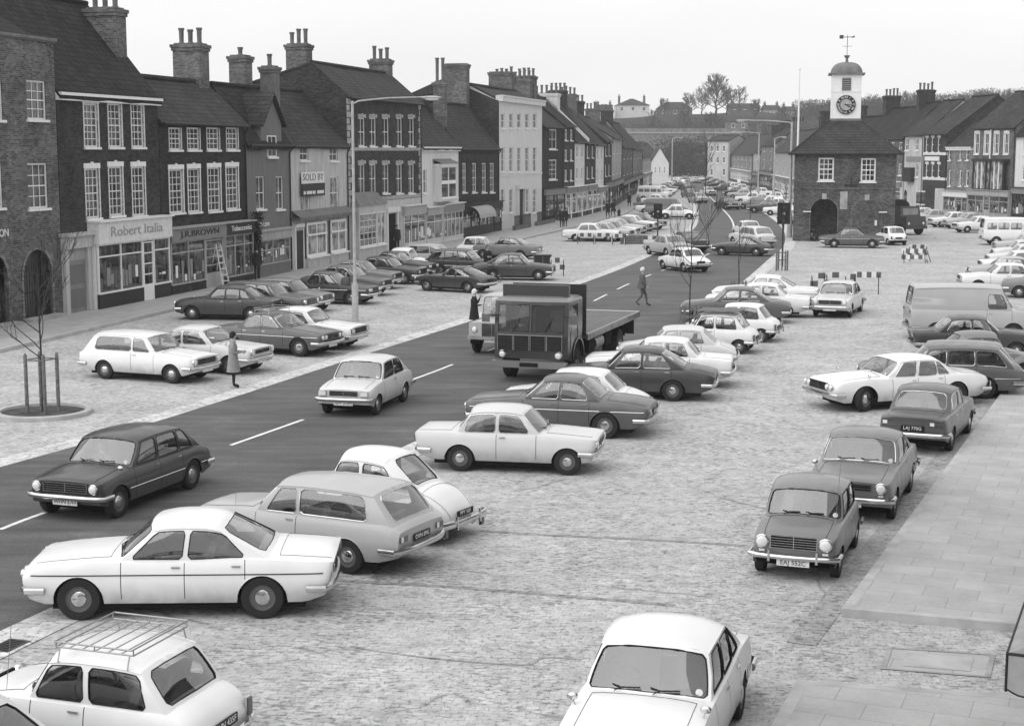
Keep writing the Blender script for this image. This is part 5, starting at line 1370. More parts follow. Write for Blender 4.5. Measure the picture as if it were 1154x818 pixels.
simple(723.4, 733, 177, 'r_light', 't_mid', 'last low light house of the left row before the white gable', 3, 2, 3.2, 8, 1)

# white gable-ended cottage beyond
A = G(733, 203.5); B = G(753.5, 203.5); F = Frame((A.x, A.y), (B.x, B.y)); root = empty('gabled_cottage', (F.A.x, F.A.y, 0), F.rz); L = F.L; e = EZ(743, 203.5, 184); pk = EZ(743, 203.5, 167)
m = MB(); m.poly([(0, 0, 0), (L, 0, 0), (L, 0, e), (L / 2, 0, pk), (0, 0, e)], M['r_white']); m.poly([(0, 10, 0), (L, 10, 0), (L, 10, e), (L / 2, 10, pk), (0, 10, e)], M['r_white'])
for x in (0, L): m.poly([(x, 0, 0), (x, 10, 0), (x, 10, e), (x, 0, e)], M['r_white'])
m.build('wall', root, merge=False)
m = MB()
for sx, x in ((-1, 0), (1, L)): m.obox((x + sx * .2, -.1, e - .2), (0, 10.3, 0), (L / 2 - x - sx * .2, 0, pk - e + .25), (0, 0, .2), M['slate'])
m.build('roof', root, merge=False)
for c in range(3): sash(root, L * (.2 + .25 * c), L * (.3 + .25 * c), 1.6, 3.2, y=-.08, depth=0, cols=2, rows=2, border=.1)
tag(root, 'white cottage whose pointed gable faces the street at the far left bend', 'house')

# ===== town hall in the middle of the street
hc = G(950, 272.3); TW = 7.5
ang = math.atan2(hc.x, hc.y) * -1 + rad(1.5)
hall = empty('town_hall', (hc.x, hc.y, 0), ang)
E_ = ZH(174, hc.y) ; hx = TW / 2
def hp(px, py):   # facade coordinates
    s = (hc.y * ct + CAM_H * st) / FPX / math.cos(ang); return (px - 950) * s, ZH(py, hc.y)
m = MB(); holes = []
wl = [hp(921, 204) + hp(938, 178), hp(967, 205) + hp(983, 178.5)]
for a in wl: holes.append((a[0] + hx, a[2] + hx, a[1], a[3]))
ax0, ax1 = hp(914, 0)[0] + hx, hp(943, 0)[0] + hx; az = hp(0, 224)[1]; bx0, bx1 = hp(959, 0)[0] + hx, hp(990, 0)[0] + hx; bz = hp(0, 225)[1]
holes.append((ax0, ax1, 0, az))
mm = MB(); wall_with_holes(mm, TW, 0, E_, holes, M['b_mid'], depth=.3)
M['b_hall'] = brick('brick_town_hall', .085, 1.35)
mm.m = [M['b_hall']] * len(mm.m)
mm.xf(Matrix.Translation((-hx, 0, 0)))
for x in (-hx, hx): mm.poly([(x, 0, 0), (x, TW, 0), (x, TW, E_), (x, 0, E_)], M['b_hall'])
mm.poly([(-hx, TW, 0), (hx, TW, 0), (hx, TW, E_), (-hx, TW, E_)], M['b_hall'])
# arches
n = 14
for (x0, x1, zt, blind) in ((ax0 - hx, ax1 - hx, az, False), (bx0 - hx, bx1 - hx, bz, True)):
    r_ = (x1 - x0) / 2; cx_ = (x0 + x1) / 2; arc = [(cx_ - r_ * math.cos(PI * k / n), zt - r_ + r_ * math.sin(PI * k / n)) for k in range(n + 1)]
    for k in range(n):
        (p, q_), (s_, t_) = arc[k], arc[k + 1]
        if not blind: mm.poly([(p, .002, q_), (s_, .002, t_), (s_, .002, zt), (p, .002, zt)], M['b_hall'])
        o0 = (cx_ + (p - cx_) * 1.12, zt - r_ + (q_ - zt + r_) * 1.12); o1 = (cx_ + (s_ - cx_) * 1.12, zt - r_ + (t_ - zt + r_) * 1.12)
        mm.grid([[(p, -.04, q_), (s_, -.04, t_)], [(o0[0], -.04, o0[1]), (o1[0], -.04, o1[1])]], M['b_mid']); mm.grid([[(p, -.04, q_), (s_, -.04, t_)], [(p, .1, q_), (s_, .1, t_)]], M['b_mid'])
    for u in (x0 - .12 * r_, x1): mm.box((u, -.04, 0), (u + .12 * r_, .004, zt - r_), M['b_mid'])
    mm.box((cx_ - .17, -.09, zt - .05), (cx_ + .17, .01, zt + .38), M['stone'])
mm.box((-hx + .001, -.05, hp(0, 213.5)[1]), (hx - .001, -.002, hp(0, 213.5)[1] + .1), M['b_mid'])
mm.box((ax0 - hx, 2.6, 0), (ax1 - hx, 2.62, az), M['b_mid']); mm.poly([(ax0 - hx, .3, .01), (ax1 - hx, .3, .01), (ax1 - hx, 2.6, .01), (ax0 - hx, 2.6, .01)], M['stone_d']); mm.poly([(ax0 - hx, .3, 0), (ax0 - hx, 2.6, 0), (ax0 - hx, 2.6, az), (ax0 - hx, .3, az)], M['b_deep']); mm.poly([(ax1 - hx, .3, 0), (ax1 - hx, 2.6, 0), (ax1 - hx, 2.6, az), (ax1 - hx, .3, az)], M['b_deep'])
mm.build('wall', hall, merge=False)
for a, b, c, d in holes[:2]: sash(hall, a - hx, b - hx, c, d, cols=3, rows=4, border=.12, bar=.05, depth=.2)
# hipped roof
zr = ZH(133, hc.y + TW / 2) - .2; o_ = .45; cw = 1.12
m = MB(); cy_ = TW / 2
base = [(-hx - o_, -o_, E_), (hx + o_, -o_, E_), (hx + o_, TW + o_, E_), (-hx - o_, TW + o_, E_)]; topq = [(-cw, cy_ - cw, zr), (cw, cy_ - cw, zr), (cw, cy_ + cw, zr), (-cw, cy_ + cw, zr)]
for k in range(4): m.poly([base[k], base[(k + 1) % 4], topq[(k + 1) % 4], topq[k]], M['slate'])
m.poly(base[::-1], M['black_matt'])
for k in range(4): m.tube([base[k], topq[k]], .07, M['slate'], 5)
m.tube([(a[0], a[1], a[2] + .02) for a in base], .07, M['black_matt'], 5, closed=True); m.build('roof', hall, merge=False)
# cupola
zc1 = ZH(85, hc.y + cy_)
c = MB(); c.box((-cw, cy_ - cw, zr - .3), (cw, cy_ + cw, zc1), M['white_matt']); c.box((-cw - .06, cy_ - cw - .06, zr - .3), (cw + .06, cy_ + cw + .06, zr + .12), M['lead'])
for x in (-cw - .004, cw - .116):
    c.box((x, cy_ - cw - .03, zr + .12), (x + .12, cy_ - cw, zc1), M['white_matt'])
zm = hp(0, 103)[1] + .55; c.box((-cw, cy_ - cw - .03, ZH(104, hc.y + 2.6)), (cw, cy_ - cw - .001, ZH(104, hc.y + 2.6) + .08), M['white_matt'])
co = c.build('cupola', hall, merge=False)
lv = MB(); l0, l1 = ZH(102.5, hc.y + 2.6), ZH(88, hc.y + 2.6); lv.box((-.34, cy_ - cw - .02, l0), (.34, cy_ - cw - .005, l1), M['sign_d'])
k = 0
while l0 + k * .14 < l1 - .05: lv.obox((-.34, cy_ - cw - .06, l0 + k * .14), (.68, 0, 0), (0, .05, .08), (0, 0, .02), M['sign_m']); k += 1
lv.build('louvre', co, merge=False)
zk = ZH(118.3, hc.y + 2.6); yk = cy_ - cw - .02; R_ = .72
ck = MB(); ck.lathe([(.0001, -.10), (R_ * .98, -.10), (R_, -.09), (R_, .0)], M['black_matt'], 40, 'y', org=(0, yk, zk)); ck.lathe([(.0001, -.108), (R_ * .60, -.108), (R_ * .6, -.10)], M['r_light'], 32, 'y', org=(0, yk, zk))
clk = ck.build('clock', co, smooth=30)
dn_ = MB()
NUM = ['XII', 'I', 'II', 'III', 'IIII', 'V', 'VI', 'VII', 'VIII', 'IX', 'X', 'XI']
for i, tx in enumerate(NUM):
    a = 2 * PI * i / 12; me = text_mesh(tx, .24, M['white_matt'], .008); o = bpy.data.objects.new('numeral', me); COL.objects.link(o); o.parent = clk
    o.location = (R_ * .79 * math.sin(a), yk - .112, zk + R_ * .79 * math.cos(a)); o.rotation_euler = (PI / 2, a, 0)
for (a, l, w_) in ((rad(122), .40, .07), (rad(95), .60, .045)):
    hnd = MB(); hnd.box((-w_ / 2, yk - .125, -.1), (w_ / 2, yk - .116, l), M['gap' if l > .5 else 'gap'], 0); o = hnd.build('clock_hand', clk, merge=False); o.location = (0, 0, zk); o.rotation_euler = (0, a, 0)
# ogee dome, finial and vane
d = MB(); zd0 = zc1; zd1 = ZH(70.5, hc.y + cy_); hh = zd1 - zd0 - .12
d.box((-cw - .25, cy_ - cw - .25, zd0), (cw + .25, cy_ + cw + .25, zd0 + .12), M['lead'])
rows = []
for k in range(9):
    t = k / 8; rr_ = cw * (1.08 * math.cos(t * PI / 2) ** .75 + .10 * t) ; z = zd0 + .12 + hh * (math.sin(t * PI / 2) ** 1.15)
    row = []
    for q in range(16):
        a = 2 * PI * (q + .5) / 16; s_ = 1 / max(abs(math.cos(a)), abs(math.sin(a))); s_ = 1 + (s_ - 1) * (1 - t) * .8
        row.append((rr_ * s_ * math.cos(a), cy_ + rr_ * s_ * math.sin(a), z))
    rows.append(row)
d.grid(rows, M['lead'], closed=True); d.poly(rows[-1], M['lead']); d.lathe([(.14, 0), (.10, .2), (.09, .32), (.22, .50), (.24, .56), (.0001, .58)], M['lead'], 12, org=(0, cy_, zd1 - .05))
do = d.build('dome', hall, smooth=30)
v = MB(); z0 = zd1 + .4; z1 = ZH(40, hc.y + cy_); v.tube([(0, cy_, z0), (0, cy_, z1)], .025, M['iron'], 6); v.tube([(-.35, cy_, z0 + .8), (.35, cy_, z0 + .8)], .014, M['iron'], 4); v.tube([(0, cy_ - .35, z0 + .8), (0, cy_ + .35, z0 + .8)], .014, M['iron'], 4)
zz = z1 - .15; v.box((-.55, cy_ - .012, zz - .02), (.35, cy_ + .012, zz + .03), M['iron']); v.box((-.6, cy_ - .01, zz - .12), (-.30, cy_ + .01, zz + .16), M['iron']); v.obox((.35, cy_ - .01, zz - .09), (.2, 0, .09), (0, .02, 0), (0, 0, .12), M['iron'])
v.build('weathervane', hall, merge=False)
# plaques, lamps and notice
q = MB(); a = hp(945.5, 236) + hp(953.5, 216); q.box((a[0], -.06, a[1]), (a[2], -.002, a[3]), M['stone']); q.build('stone_tablet', hall, merge=False)
q = MB(); a = hp(983.5, 254) + hp(986, 248); q.box((a[0], -.06, a[1]), (a[2], -.002, a[3]), M['sign_w']); q.build('notice', hall, merge=False)
for px_ in (910, 992):
    q = MB(); a = hp(px_, 239.5); q.box((a[0] - .3, -.25, a[1]), (a[0] + .3, -.10, a[1] + .09), M['sign_w']); q.tube([(a[0], -.1, a[1] + .05), (a[0], 0, a[1] + .05)], .03, M['iron']); q.build('wall_lamp', hall, merge=False)
q = MB(); a = hp(957, 209); q.box((a[0] - .5, -.07, a[1] - .08), (a[0] + .5, -.002, a[1] + .08), M['sign_d']); q.box((a[0] - .05, -.07, a[1]), (a[0] + .05, -.002, a[1] + .6), M['sign_d']); q.build('iron_bracket', hall, merge=False)
q = MB(); q.box((bx0 - hx, -.03, 0), (bx1 - hx, -.002, .35), M['stone_d']); q.build('plinth', hall, merge=False)
tag(hall, 'small square brick town hall with hipped roof, white clock cupola and dome', 'town hall')

# ===== right-hand row
RB = [(796, 200.5), (821, 203), (848, 210), (857, 212), (871, 216), (897, 225), (930, 229), (965, 232), (1000, 235), (1017, 237), (1038, 239), (1065, 241.5), (1094, 244), (1141, 248), (1200, 253)]
baseR = lambda px: interp(RB, px)
def PR(px): g = G(px, baseR(px)); return (g.x, g.y)
sR = dict(wallfn=PR, basefn=baseR)
h, F_ = simple(1141.4, 1205, 152.5, 'r_white', 't_dark', 'white rendered house cut off by the right edge, dark sloping roof', 3, 2, 3.4, 8, 1, ww=.7, chx=1.0, **sR)
# brick three storey with oriel
A, B = PR(1094), PR(1141); F = Frame(A, B); e = EZ(1118, baseR(1118), 144)
W_ = pxwin(F, [(1098.5, 1103.5), (1109.5, 1114.5), (1120.5, 1125.5), (1131.5, 1136.5)], 150, 174, cols=2, rows=2, border=.12, head='white_matt', surround=.1)
h, F = house(A, B, e, 9, 3.6, 'b_mid', 't_mid', W_, 'three storey brick house on the right with a long dark framed oriel')
xl, xr = F.px(1097, 197, .6)[0], F.px(1131, 197, .6)[0]; zt = F.px(1114, 182, .6)[1]; zb = F.px(1114, 213, .6)[1]
q = MB(); q.box((xl, -.7, zb - .2), (xr, -.003, zb), M['sign_d']); q.box((xl - .1, -.85, zt), (xr + .1, -.003, zt + .25), M['sign_d'])
for k in range(8): q.box((xl + (xr - xl - .12) * k / 7, -.7, zb), (xl + (xr - xl - .12) * k / 7 + .12, -.55, zt), M['sign_d' if k in (0, 3, 4, 7) else 'white_matt'])
q.build('oriel', h, merge=False)
q = MB(); q.poly([(xl, -.6, zb), (xr, -.6, zb), (xr, -.6, zt), (xl, -.6, zt)], M['pane_net']); q.build('oriel_window', h, merge=False)
zt = F.px(1118, 215, .4)[1]; shopfront(h, .1, F.L - .1, zt, -.5, .55, .5, 5, (.4, .55), frame='r_light', fasmat='r_light', rmat='r_light')
q = MB(); x_ = F.px(1117, 170)[0]; q.tube([(x_, -.12, e), (x_, -.12, F.px(1117, 180)[1])], .09, M['white_matt'], 6); q.build('drainpipe', h, merge=False)
# lower brick with light cornice
A, B = PR(1065.5), PR(1093.5); F = Frame(A, B); e = EZ(1080, baseR(1080), 166)
W_ = pxwin(F, [(1069, 1071.5), (1081, 1083.5), (1088.5, 1091.5)], 168.5, 181, cols=1, rows=2, border=.12) + pxwin(F, [(1069, 1071.5), (1081, 1083.5), (1088.5, 1091.5)], 192, 210, cols=1, rows=2, border=.12)
h, F = house(A, B, e, 6, 2.6, 'b_pale', 't_mid', W_, 'lower grey brick house with a pale cornice between taller ones on the right', cornice=(.35, .25, 'r_white'))
zt = F.px(1080, 216, .4)[1]; shopfront(h, .1, F.L - .1, zt, -.4, .6, .5, 4, (.5, .78), frame='r_light', fasmat='sign_w', rmat='r_light')
# banded brick with big gable behind
A, B = PR(1038.6), PR(1065.2); F = Frame(A, B); e = EZ(1051, baseR(1051), 151)
cs = [(1043, 1046), (1049.5, 1052.5), (1056.5, 1059.5)]
W_ = pxwin(F, cs, 155, 172, cols=1, rows=2, border=.1, head='r_white') + pxwin(F, cs, 185, 200, cols=1, rows=2, border=.1, head='r_white')
h, F = house(A, B, e, 11, 4.0, 'b_dark', 't_mid', W_, 'banded dark brick building with pale string courses and a high gable', bands=[(F.px(1050, 175)[1], .3, 'r_white'), (F.px(1050, 203)[1], .3, 'r_white')])
xl, zt = F.px(1042, 176.5, .1); xr, zb = F.px(1058, 181.5, .1); q = MB(); q.box((xl, -.1, zb), (xr, -.003, zt), M['sign_w']); q.build('name_board', h, merge=False)
q = MB(); a0, a1 = F.px(1041, 0)[0], F.px(1050, 0)[0]; zt = F.px(1045, 217)[1]; q.box((a0, -.03, .9), (a1, -.002, zt), M['pane']); q.box((a0 - .15, -.06, .75), (a1 + .15, -.002, .9), M['r_white']); q.box((a0 - .15, -.06, zt), (a1 + .15, -.002, zt + .15), M['r_white']); q.build('ground_window', h, merge=False)
q = MB(); q.box((0, -.02, .1), (F.L, -.001, F.px(1050, 206)[1] - 2.0), M['r_dirty']) if False else q.box((F.L * .55, -.02, .1), (F.L, -.001, F.px(1050, 212)[1]), M['r_dirty']); q.build('painted_ground_floor', h, merge=False)
# pale public house
A, B = PR(1017.4), PR(1038.2); F = Frame(A, B); e = EZ(1028, baseR(1028), 152.5)
W_ = pxwin(F, [(1020, 1024), (1031.5, 1035)], 156, 170, cols=2, rows=2, border=.1, pane='pane_net') + pxwin(F, [(1031.5, 1035)], 184, 200, cols=2, rows=2, border=.1, pane='pane_net')
h, F = house(A, B, e, 9, 3.8, 'r_dirty', 't_mid', W_, 'pale rendered public house with arched doors and a sign board')
xl, zt = F.px(1021, 176.5, .1); xr, zb = F.px(1036.5, 182, .1); q = MB(); q.box((xl, -.1, zb), (xr, -.003, zt), M['sign_m']); q.build('name_board', h, merge=False)
for a_, b_ in ((1018.5, 1022), (1032.5, 1036.5)):
    x0_, x1_ = F.px(a_, 225)[0], F.px(b_, 225)[0]; zt = F.px(a_, 214)[1]; q = MB(); n = 8; r_ = (x1_ - x0_) / 2; cx_ = (x0_ + x1_) / 2
    q.poly([(x0_, -.02, .1), (x1_, -.02, .1)] + [(cx_ + r_ * math.cos(PI * k / n), -.02, zt - r_ + r_ * math.sin(PI * k / n)) for k in range(n + 1)], M['pane']); q.build('arched_doorway', h, merge=False)
xl, xr = F.px(1019, 196, .4)[0], F.px(1027, 196, .4)[0]; zt = F.px(1023, 191, .4)[1]; zb = F.px(1023, 203, .4)[1]; q = MB(); q.box((xl, -.5, zb - .2), (xr, -.003, zt + .2), M['sign_d']); q.build('oriel', h, merge=False)
simple(1000, 1017, 156, 'b_mid', 't_dark', 'brick house with dark roof just right of the town hall', 2, 2, 4.0, 8, 1, **sR)
simple(965, 999.6, 160, 'b_mid', 't_dark', 'brick house mostly hidden behind the town hall roof', 4, 2, 4.0, 8, 1, **sR)
simple(897, 930, 166, 'b_pale', 't_mid', 'pale brick house seen just left of the town hall', 4, 2, 3.4, 8, 2, **sR)
simple(930.4, 964.6, 163, 'b_dark', 't_dark', 'dark brick house hidden behind the town hall', 3, 2, 3.4, 8, 1, **sR)
simple(872, 896.6, 171, 'r_light', 't_mid', 'light rendered house beyond the flagpole', 3, 2, 3.2, 8, 2, **sR)
simple(857.4, 871.6, 164, 'b_pale', 't_dark', 'taller pale brick house in the far right row', 2, 3, 3.0, 8, 2, **sR)
simple(848.4, 857, 172, 'r_light', 't_mid', 'narrow light gable fronted house in the far right row', 1, 2, 2.4, 8, 0, **sR)
simple(821.6, 848, 174, 'b_pale', 't_mid', 'long low brick house with a deep roof right of the tall white block', 6, 2, 4.0, 9, 2, **sR)
A = G(797, 203.5); B = G(821.5, 203.8); F = Frame((A.x, A.y), (B.x, B.y)); W_ = pxwin(F, [(800, 803.5), (807, 810.5), (814, 817.5)], 164, 171, cols=2, rows=2, border=.12) + pxwin(F, [(800, 803.5), (807, 810.5), (814, 817.5)], 177, 184, cols=2, rows=2, border=.12) + pxwin(F, [(800, 803.5), (814, 817.5)], 190, 198, cols=2, rows=2, border=.12)
house((A.x, A.y), (B.x, B.y), EZ(809, 203.6, 159), 9, 1.2, 'r_dirty', 'slate', W_, 'tall white block facing us beyond the bend of the street', chimneys=[(11.0, 4, 8, 12.5, 1.2, .9, 'b_mid', 2)])
# ------------------------------------------------------------------ hill, viaduct, distant houses, trees
def hill_z(x, y):
    k = min(1, max(0, (y - 455) / 190)); k = k * k * (3 - 2 * k)
    px = CX + x / max(1, y) * FPX
    top = interp([(0, 14), (560, 17), (660, 18.8), (712, 19.6), (760, 21), (800, 23), (840, 23.2), (869, 21.6), (900, 21), (960, 20), (1154, 25), (1500, 28)], px)
    bumpy = .6 * math.sin(x * .05) + .8 * math.sin(x * .13 + y * .06)
    return k * (top + bumpy) - 1.0 * (1 - k)
m = MB(); xs_ = [-400 + 20 * i for i in range(44)]; ys_ = [450 + 14 * i for i in range(16)] + [700, 755]
m.grid([[(x, y, hill_z(x, y)) for x in xs_] for y in ys_], M['grass']); struct(m.build('hill', smooth=60))

def branch(mb, p, d, length, r, depth, rnd, mat, spread=.5, up=.25, sides=3, nkids=(2, 3), rmin=.004):
    r = max(r, rmin); n = 3; pts = [p]; q = p.copy(); dd = d.copy()
    for k in range(n):
        dd = (dd + Vector((rnd.uniform(-.18, .18), rnd.uniform(-.18, .18), rnd.uniform(-.05, .15)))).normalized(); q = q + dd * length / n; pts.append(q.copy())
    mb.tube(pts, r, mat, sides if depth < 3 else 5, r2=max(rmin * .8, r * .55), caps=False)
    if depth == 0: return
    for k in range(rnd.randint(*nkids)):
        t = rnd.uniform(.45, 1.0); base = pts[min(3, int(t * 3))].lerp(pts[min(3, int(t * 3) + 1)] if int(t * 3) < 3 else pts[3], t * 3 - int(t * 3))
        nd = (dd + Vector((rnd.uniform(-1, 1), rnd.uniform(-1, 1), rnd.uniform(-.35, .6))) * spread * 1.3 + Vector((0, 0, up))).normalized()
        branch(mb, base, nd, length * rnd.uniform(.6, .82), r * .55, depth - 1, rnd, mat, spread, up, sides, nkids, rmin)

def bare_tree(loc, H, label, seed, name='bare_tree', group=None, r=.3, depth=5, spread=.55, mat='twig', twigr=None, nk=(3, 4), cat='tree', sc=1.0):
    rnd = random.Random(seed); root = empty(name, loc)
    t = MB(); pts = [Vector((rnd.uniform(-.02, .02) * H * (k > 0), rnd.uniform(-.02, .02) * H * (k > 0), H * .72 * k / 8)) for k in range(9)]; t.tube(pts, r, M['bark'], 8, r2=r * .25); t.build('trunk', root, smooth=50)
    c = MB()
    for k in range(16):
        q = .22 + .78 * k / 15; p = pts[min(7, int(q * 8))].lerp(pts[min(8, int(q * 8) + 1)], min(1, q * 8 - int(q * 8))); a = k * 2.4 + rnd.random()
        branch(c, p, Vector((math.cos(a) * spread * 1.6, math.sin(a) * spread * 1.6, .35 + q)).normalized(), H * .24 * (1.15 - .45 * q), r * .45, depth - 1, rnd, M[mat], .6, .1, 3, nk, .03 if H > 8 else .006)
    c.build('crown', root, merge=False); tag(root, label, cat, group); return root

# railway viaduct across the foot of the hill
VY = 452; zt = ZH(150.5, VY); zb_ = -1
v0, v1 = AT(560, VY).x, AT(835, VY).x
vi = empty('viaduct', (v0, VY, 0)); Lv = v1 - v0; m = MB(); na = int(Lv / 11); w = Lv / na; r_ = w * .40; zs_ = zt - 2.2 - r_
for k in range(na):
    x0 = k * w; cx_ = x0 + w / 2; n = 10; arc = [(cx_ - r_ * math.cos(PI * q / n), zs_ + r_ * math.sin(PI * q / n)) for q in range(n + 1)]
    for y_ in (0, 8):
        for q in range(n):
            (a, b), (c, d) = arc[q], arc[q + 1]; m.poly([(a, y_, b), (c, y_, d), (c, y_, zt), (a, y_, zt)], M['b_pale'])
        m.poly([(x0, y_, zb_), (cx_ - r_, y_, zb_), (cx_ - r_, y_, zt), (x0, y_, zt)], M['b_pale']); m.poly([(cx_ + r_, y_, zb_), (x0 + w, y_, zb_), (x0 + w, y_, zt), (cx_ + r_, y_, zt)], M['b_pale'])
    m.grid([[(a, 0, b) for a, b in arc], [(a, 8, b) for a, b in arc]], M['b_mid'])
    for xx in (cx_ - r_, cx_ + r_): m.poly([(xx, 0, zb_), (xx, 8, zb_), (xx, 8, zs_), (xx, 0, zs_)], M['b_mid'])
m.box((0, -.3, zt), (Lv, 8.3, zt + .35), M['stone']); m.build('arches', vi, merge=False)
m = MB(); m.box((0, -.3, zt + .35), (Lv, .1, zt + 1.4), M['b_pale']); m.box((0, 7.9, zt + .35), (Lv, 8.3, zt + 1.4), M['b_pale']); m.build('parapet', vi, merge=False)
tag(vi, 'long brick railway viaduct crossing the far end of the street', 'viaduct')

def far_house(px, w, ytop, yeave, Y, wall, roof, label, hip=False, depth=9):
    c = AT(px, Y); z0 = hill_z(c.x, Y) - 1.0; pk = ZH(ytop, Y); e = ZH(yeave, Y); W_ = w / FPX * Y
    e += .6; pk += .6; root = empty('hillside_house', (c.x - W_ / 2, Y, 0)); m = MB(); m.box((0, 0, z0), (W_, depth, e), M[wall]); m.build('wall', root, merge=False)
    m = MB(); hh = depth * .45 if hip else 0; yr = depth / 2; o = .4
    a = [(-o, -o, e), (W_ + o, -o, e), (W_ + o, depth + o, e), (-o, depth + o, e)]; r0, r1 = (hh, yr, pk), (W_ - hh, yr, pk)
    m.poly([a[0], a[1], r1, r0], M[roof]); m.poly([a[2], a[3], r0, r1], M[roof]); m.poly([a[1], a[2], r1], M[roof]); m.poly([a[3], a[0], r0], M[roof]); m.build('roof', root, merge=False)
    n = max(2, int(W_ / 4)); 
    for k in range(n):
        x = W_ * (k + .5) / n; sash(root, x - .6, x + .6, max(z0 + 1.6, e - 2.2), e - .7, y=-.08, depth=0, cols=2, rows=1, border=.1, frame='white_matt')
    chimney(root, W_ * .12, yr, e + .5, pk + .9, .9, .9, 'b_mid', 2); chimney(root, W_ * .88, yr, e + .5, pk + .9, .9, .9, 'b_mid', 2)
    tag(root, label, 'house'); return root
far_house(680, 20, 119.5, 127.5, 640, 'r_light', 't_dark', 'small pale house at the left end of the hilltop')
far_house(712.5, 37, 112.5, 120.5, 645, 'r_white', 't_mid', 'big white hipped roof house standing on the hilltop', True, 14)
far_house(760, 38, 116.5, 124, 655, 'b_mid', 't_mid', 'low dark house on the hilltop right of the big white one', True)
far_house(838, 34, 118, 123, 660, 'b_mid', 't_mid', 'long dark roofed house right of the hilltop trees')
far_house(869, 18, 120, 125.5, 655, 'r_light', 't_mid', 'small pale house at the right of the hilltop')
far_house(889, 14, 121.5, 126.5, 655, 'b_pale', 't_mid', 'hilltop cottage directly left of the flagpole')
far_house(831, 22, 133, 139, 560, 'b_pale', 't_mid', 'pale cottage half way down the hillside')
far_house(1000, 20, 121, 127, 660, 'b_mid', 't_mid', 'dark cottage on the skyline right of the clock')
bare_tree(AT(806, 600) + Vector((0, 0, hill_z(AT(806, 600).x, 600))), 15.5, 'largest bare tree on the skyline above the street', 3, r=.5, depth=5, spread=.7)
for i_, (px_, y_, h_, lb) in enumerate([(790, 615, 11, 'bare tree touching the left side of the largest skyline tree'), (818, 618, 12, 'bare tree touching the right side of the largest skyline tree'), (748, 630, 7, 'low bare tree behind the dark hilltop house'), (850, 610, 8, 'low bare tree by the long dark roofed hilltop house'), (800, 560, 9, 'bare tree on the slope below the largest skyline tree'), (770, 575, 8, 'bare tree on the slope left of the street axis'), (735, 590, 7, 'bare tree on the slope below the big white hilltop house'), (880, 600, 7, 'bare tree just left of the lamp arm on the slope')]):
    p_ = AT(px_, y_); bare_tree(p_ + Vector((0, 0, hill_z(p_.x, y_) - .3)), h_, lb, 40 + i_, r=.3, depth=4, spread=.9)
bare_tree(AT(775, 640) + Vector((0, 0, hill_z(AT(775, 640).x, 640))), 9.5, 'smaller bare tree left of the largest skyline tree', 5, r=.35, depth=4, spread=.8)
bare_tree(AT(832, 640) + Vector((0, 0, hill_z(AT(832, 640).x, 640))), 10.5, 'rounded bare tree right of the largest skyline tree', 6, r=.35, depth=4, spread=.8)
bare_tree(AT(1024, 560) + Vector((0, 0, hill_z(AT(1024, 560).x, 560) - 1)), 16, 'bare tree rising behind the roofs right of the hall', 8, r=.4, depth=5, spread=.8)
bare_tree(AT(1126, 560) + Vector((0, 0, hill_z(AT(1126, 560).x, 560) - 1)), 15.5, 'bare tree rising above the right hand chimneys', 9, r=.4, depth=5, spread=.8)
# woodland and hedges on the slope: one mass nobody could count
def clumpwood(name, spots, mat, seed):
    rnd = random.Random(seed); m = MB()
    for (x, y, z, r_, h, n) in spots:
        for k in range(n):
            a = rnd.uniform(0, 2 * PI); rr_ = r_ * math.sqrt(rnd.random()); c = Vector((x + rr_ * math.cos(a), y + rr_ * math.sin(a), z + h * rnd.random()))
            s = rnd.uniform(.2, .7); u = Vector((rnd.gauss(0, 1), rnd.gauss(0, 1), rnd.gauss(0, 1))).normalized() * s; v = Vector((rnd.gauss(0, 1), rnd.gauss(0, 1), rnd.gauss(0, 1))).normalized() * s
            m.poly([c, c + u, c + v], mat)
    o = m.build(name, merge=False); o['kind'] = 'stuff'; return o
rnd = random.Random(11); sp = []
for k in range(900):
    px_ = rnd.uniform(600, 1200); y = rnd.uniform(468, 585 if px_ < 900 else 660); x = AT(px_, y).x
    sp.append((x, y, hill_z(x, y) - .5, rnd.uniform(2.5, 5), rnd.uniform(1.5, 4.0), 90))
M['wood_mass'] = plain('woodland', .045, .95, var=.3, scale=.2)
tag(clumpwood('woodland', sp, M['wood_mass'], 4), 'dark scrub and woodland covering the far hillside', 'woodland')
sp = []
for k in range(170):
    px_ = rnd.uniform(900, 1240); y = rnd.uniform(640, 668); x = AT(px_, y).x; sp.append((x, y, hill_z(x, y), 4, rnd.uniform(4, 8), 420))
tag(clumpwood('skyline_wood', sp, M['wood_mass'], 5), 'belt of trees along the skyline behind the town hall', 'woodland')
sp = []
for k in range(60):
    px_ = rnd.uniform(742, 806); y = rnd.uniform(405, 445); x = AT(px_, y).x; sp.append((x, y, 0, 3.0, rnd.uniform(6, 11), 150))
tag(clumpwood('thicket', sp, M['wood_mass'], 6), 'dark bare thicket at the end of the street below the viaduct', 'woodland')
# ------------------------------------------------------------------ street furniture
def tapered(mb, p0, p1, r0, r1, mat, n=10): mb.tube([p0, p1], r0, mat, n, r2=r1)

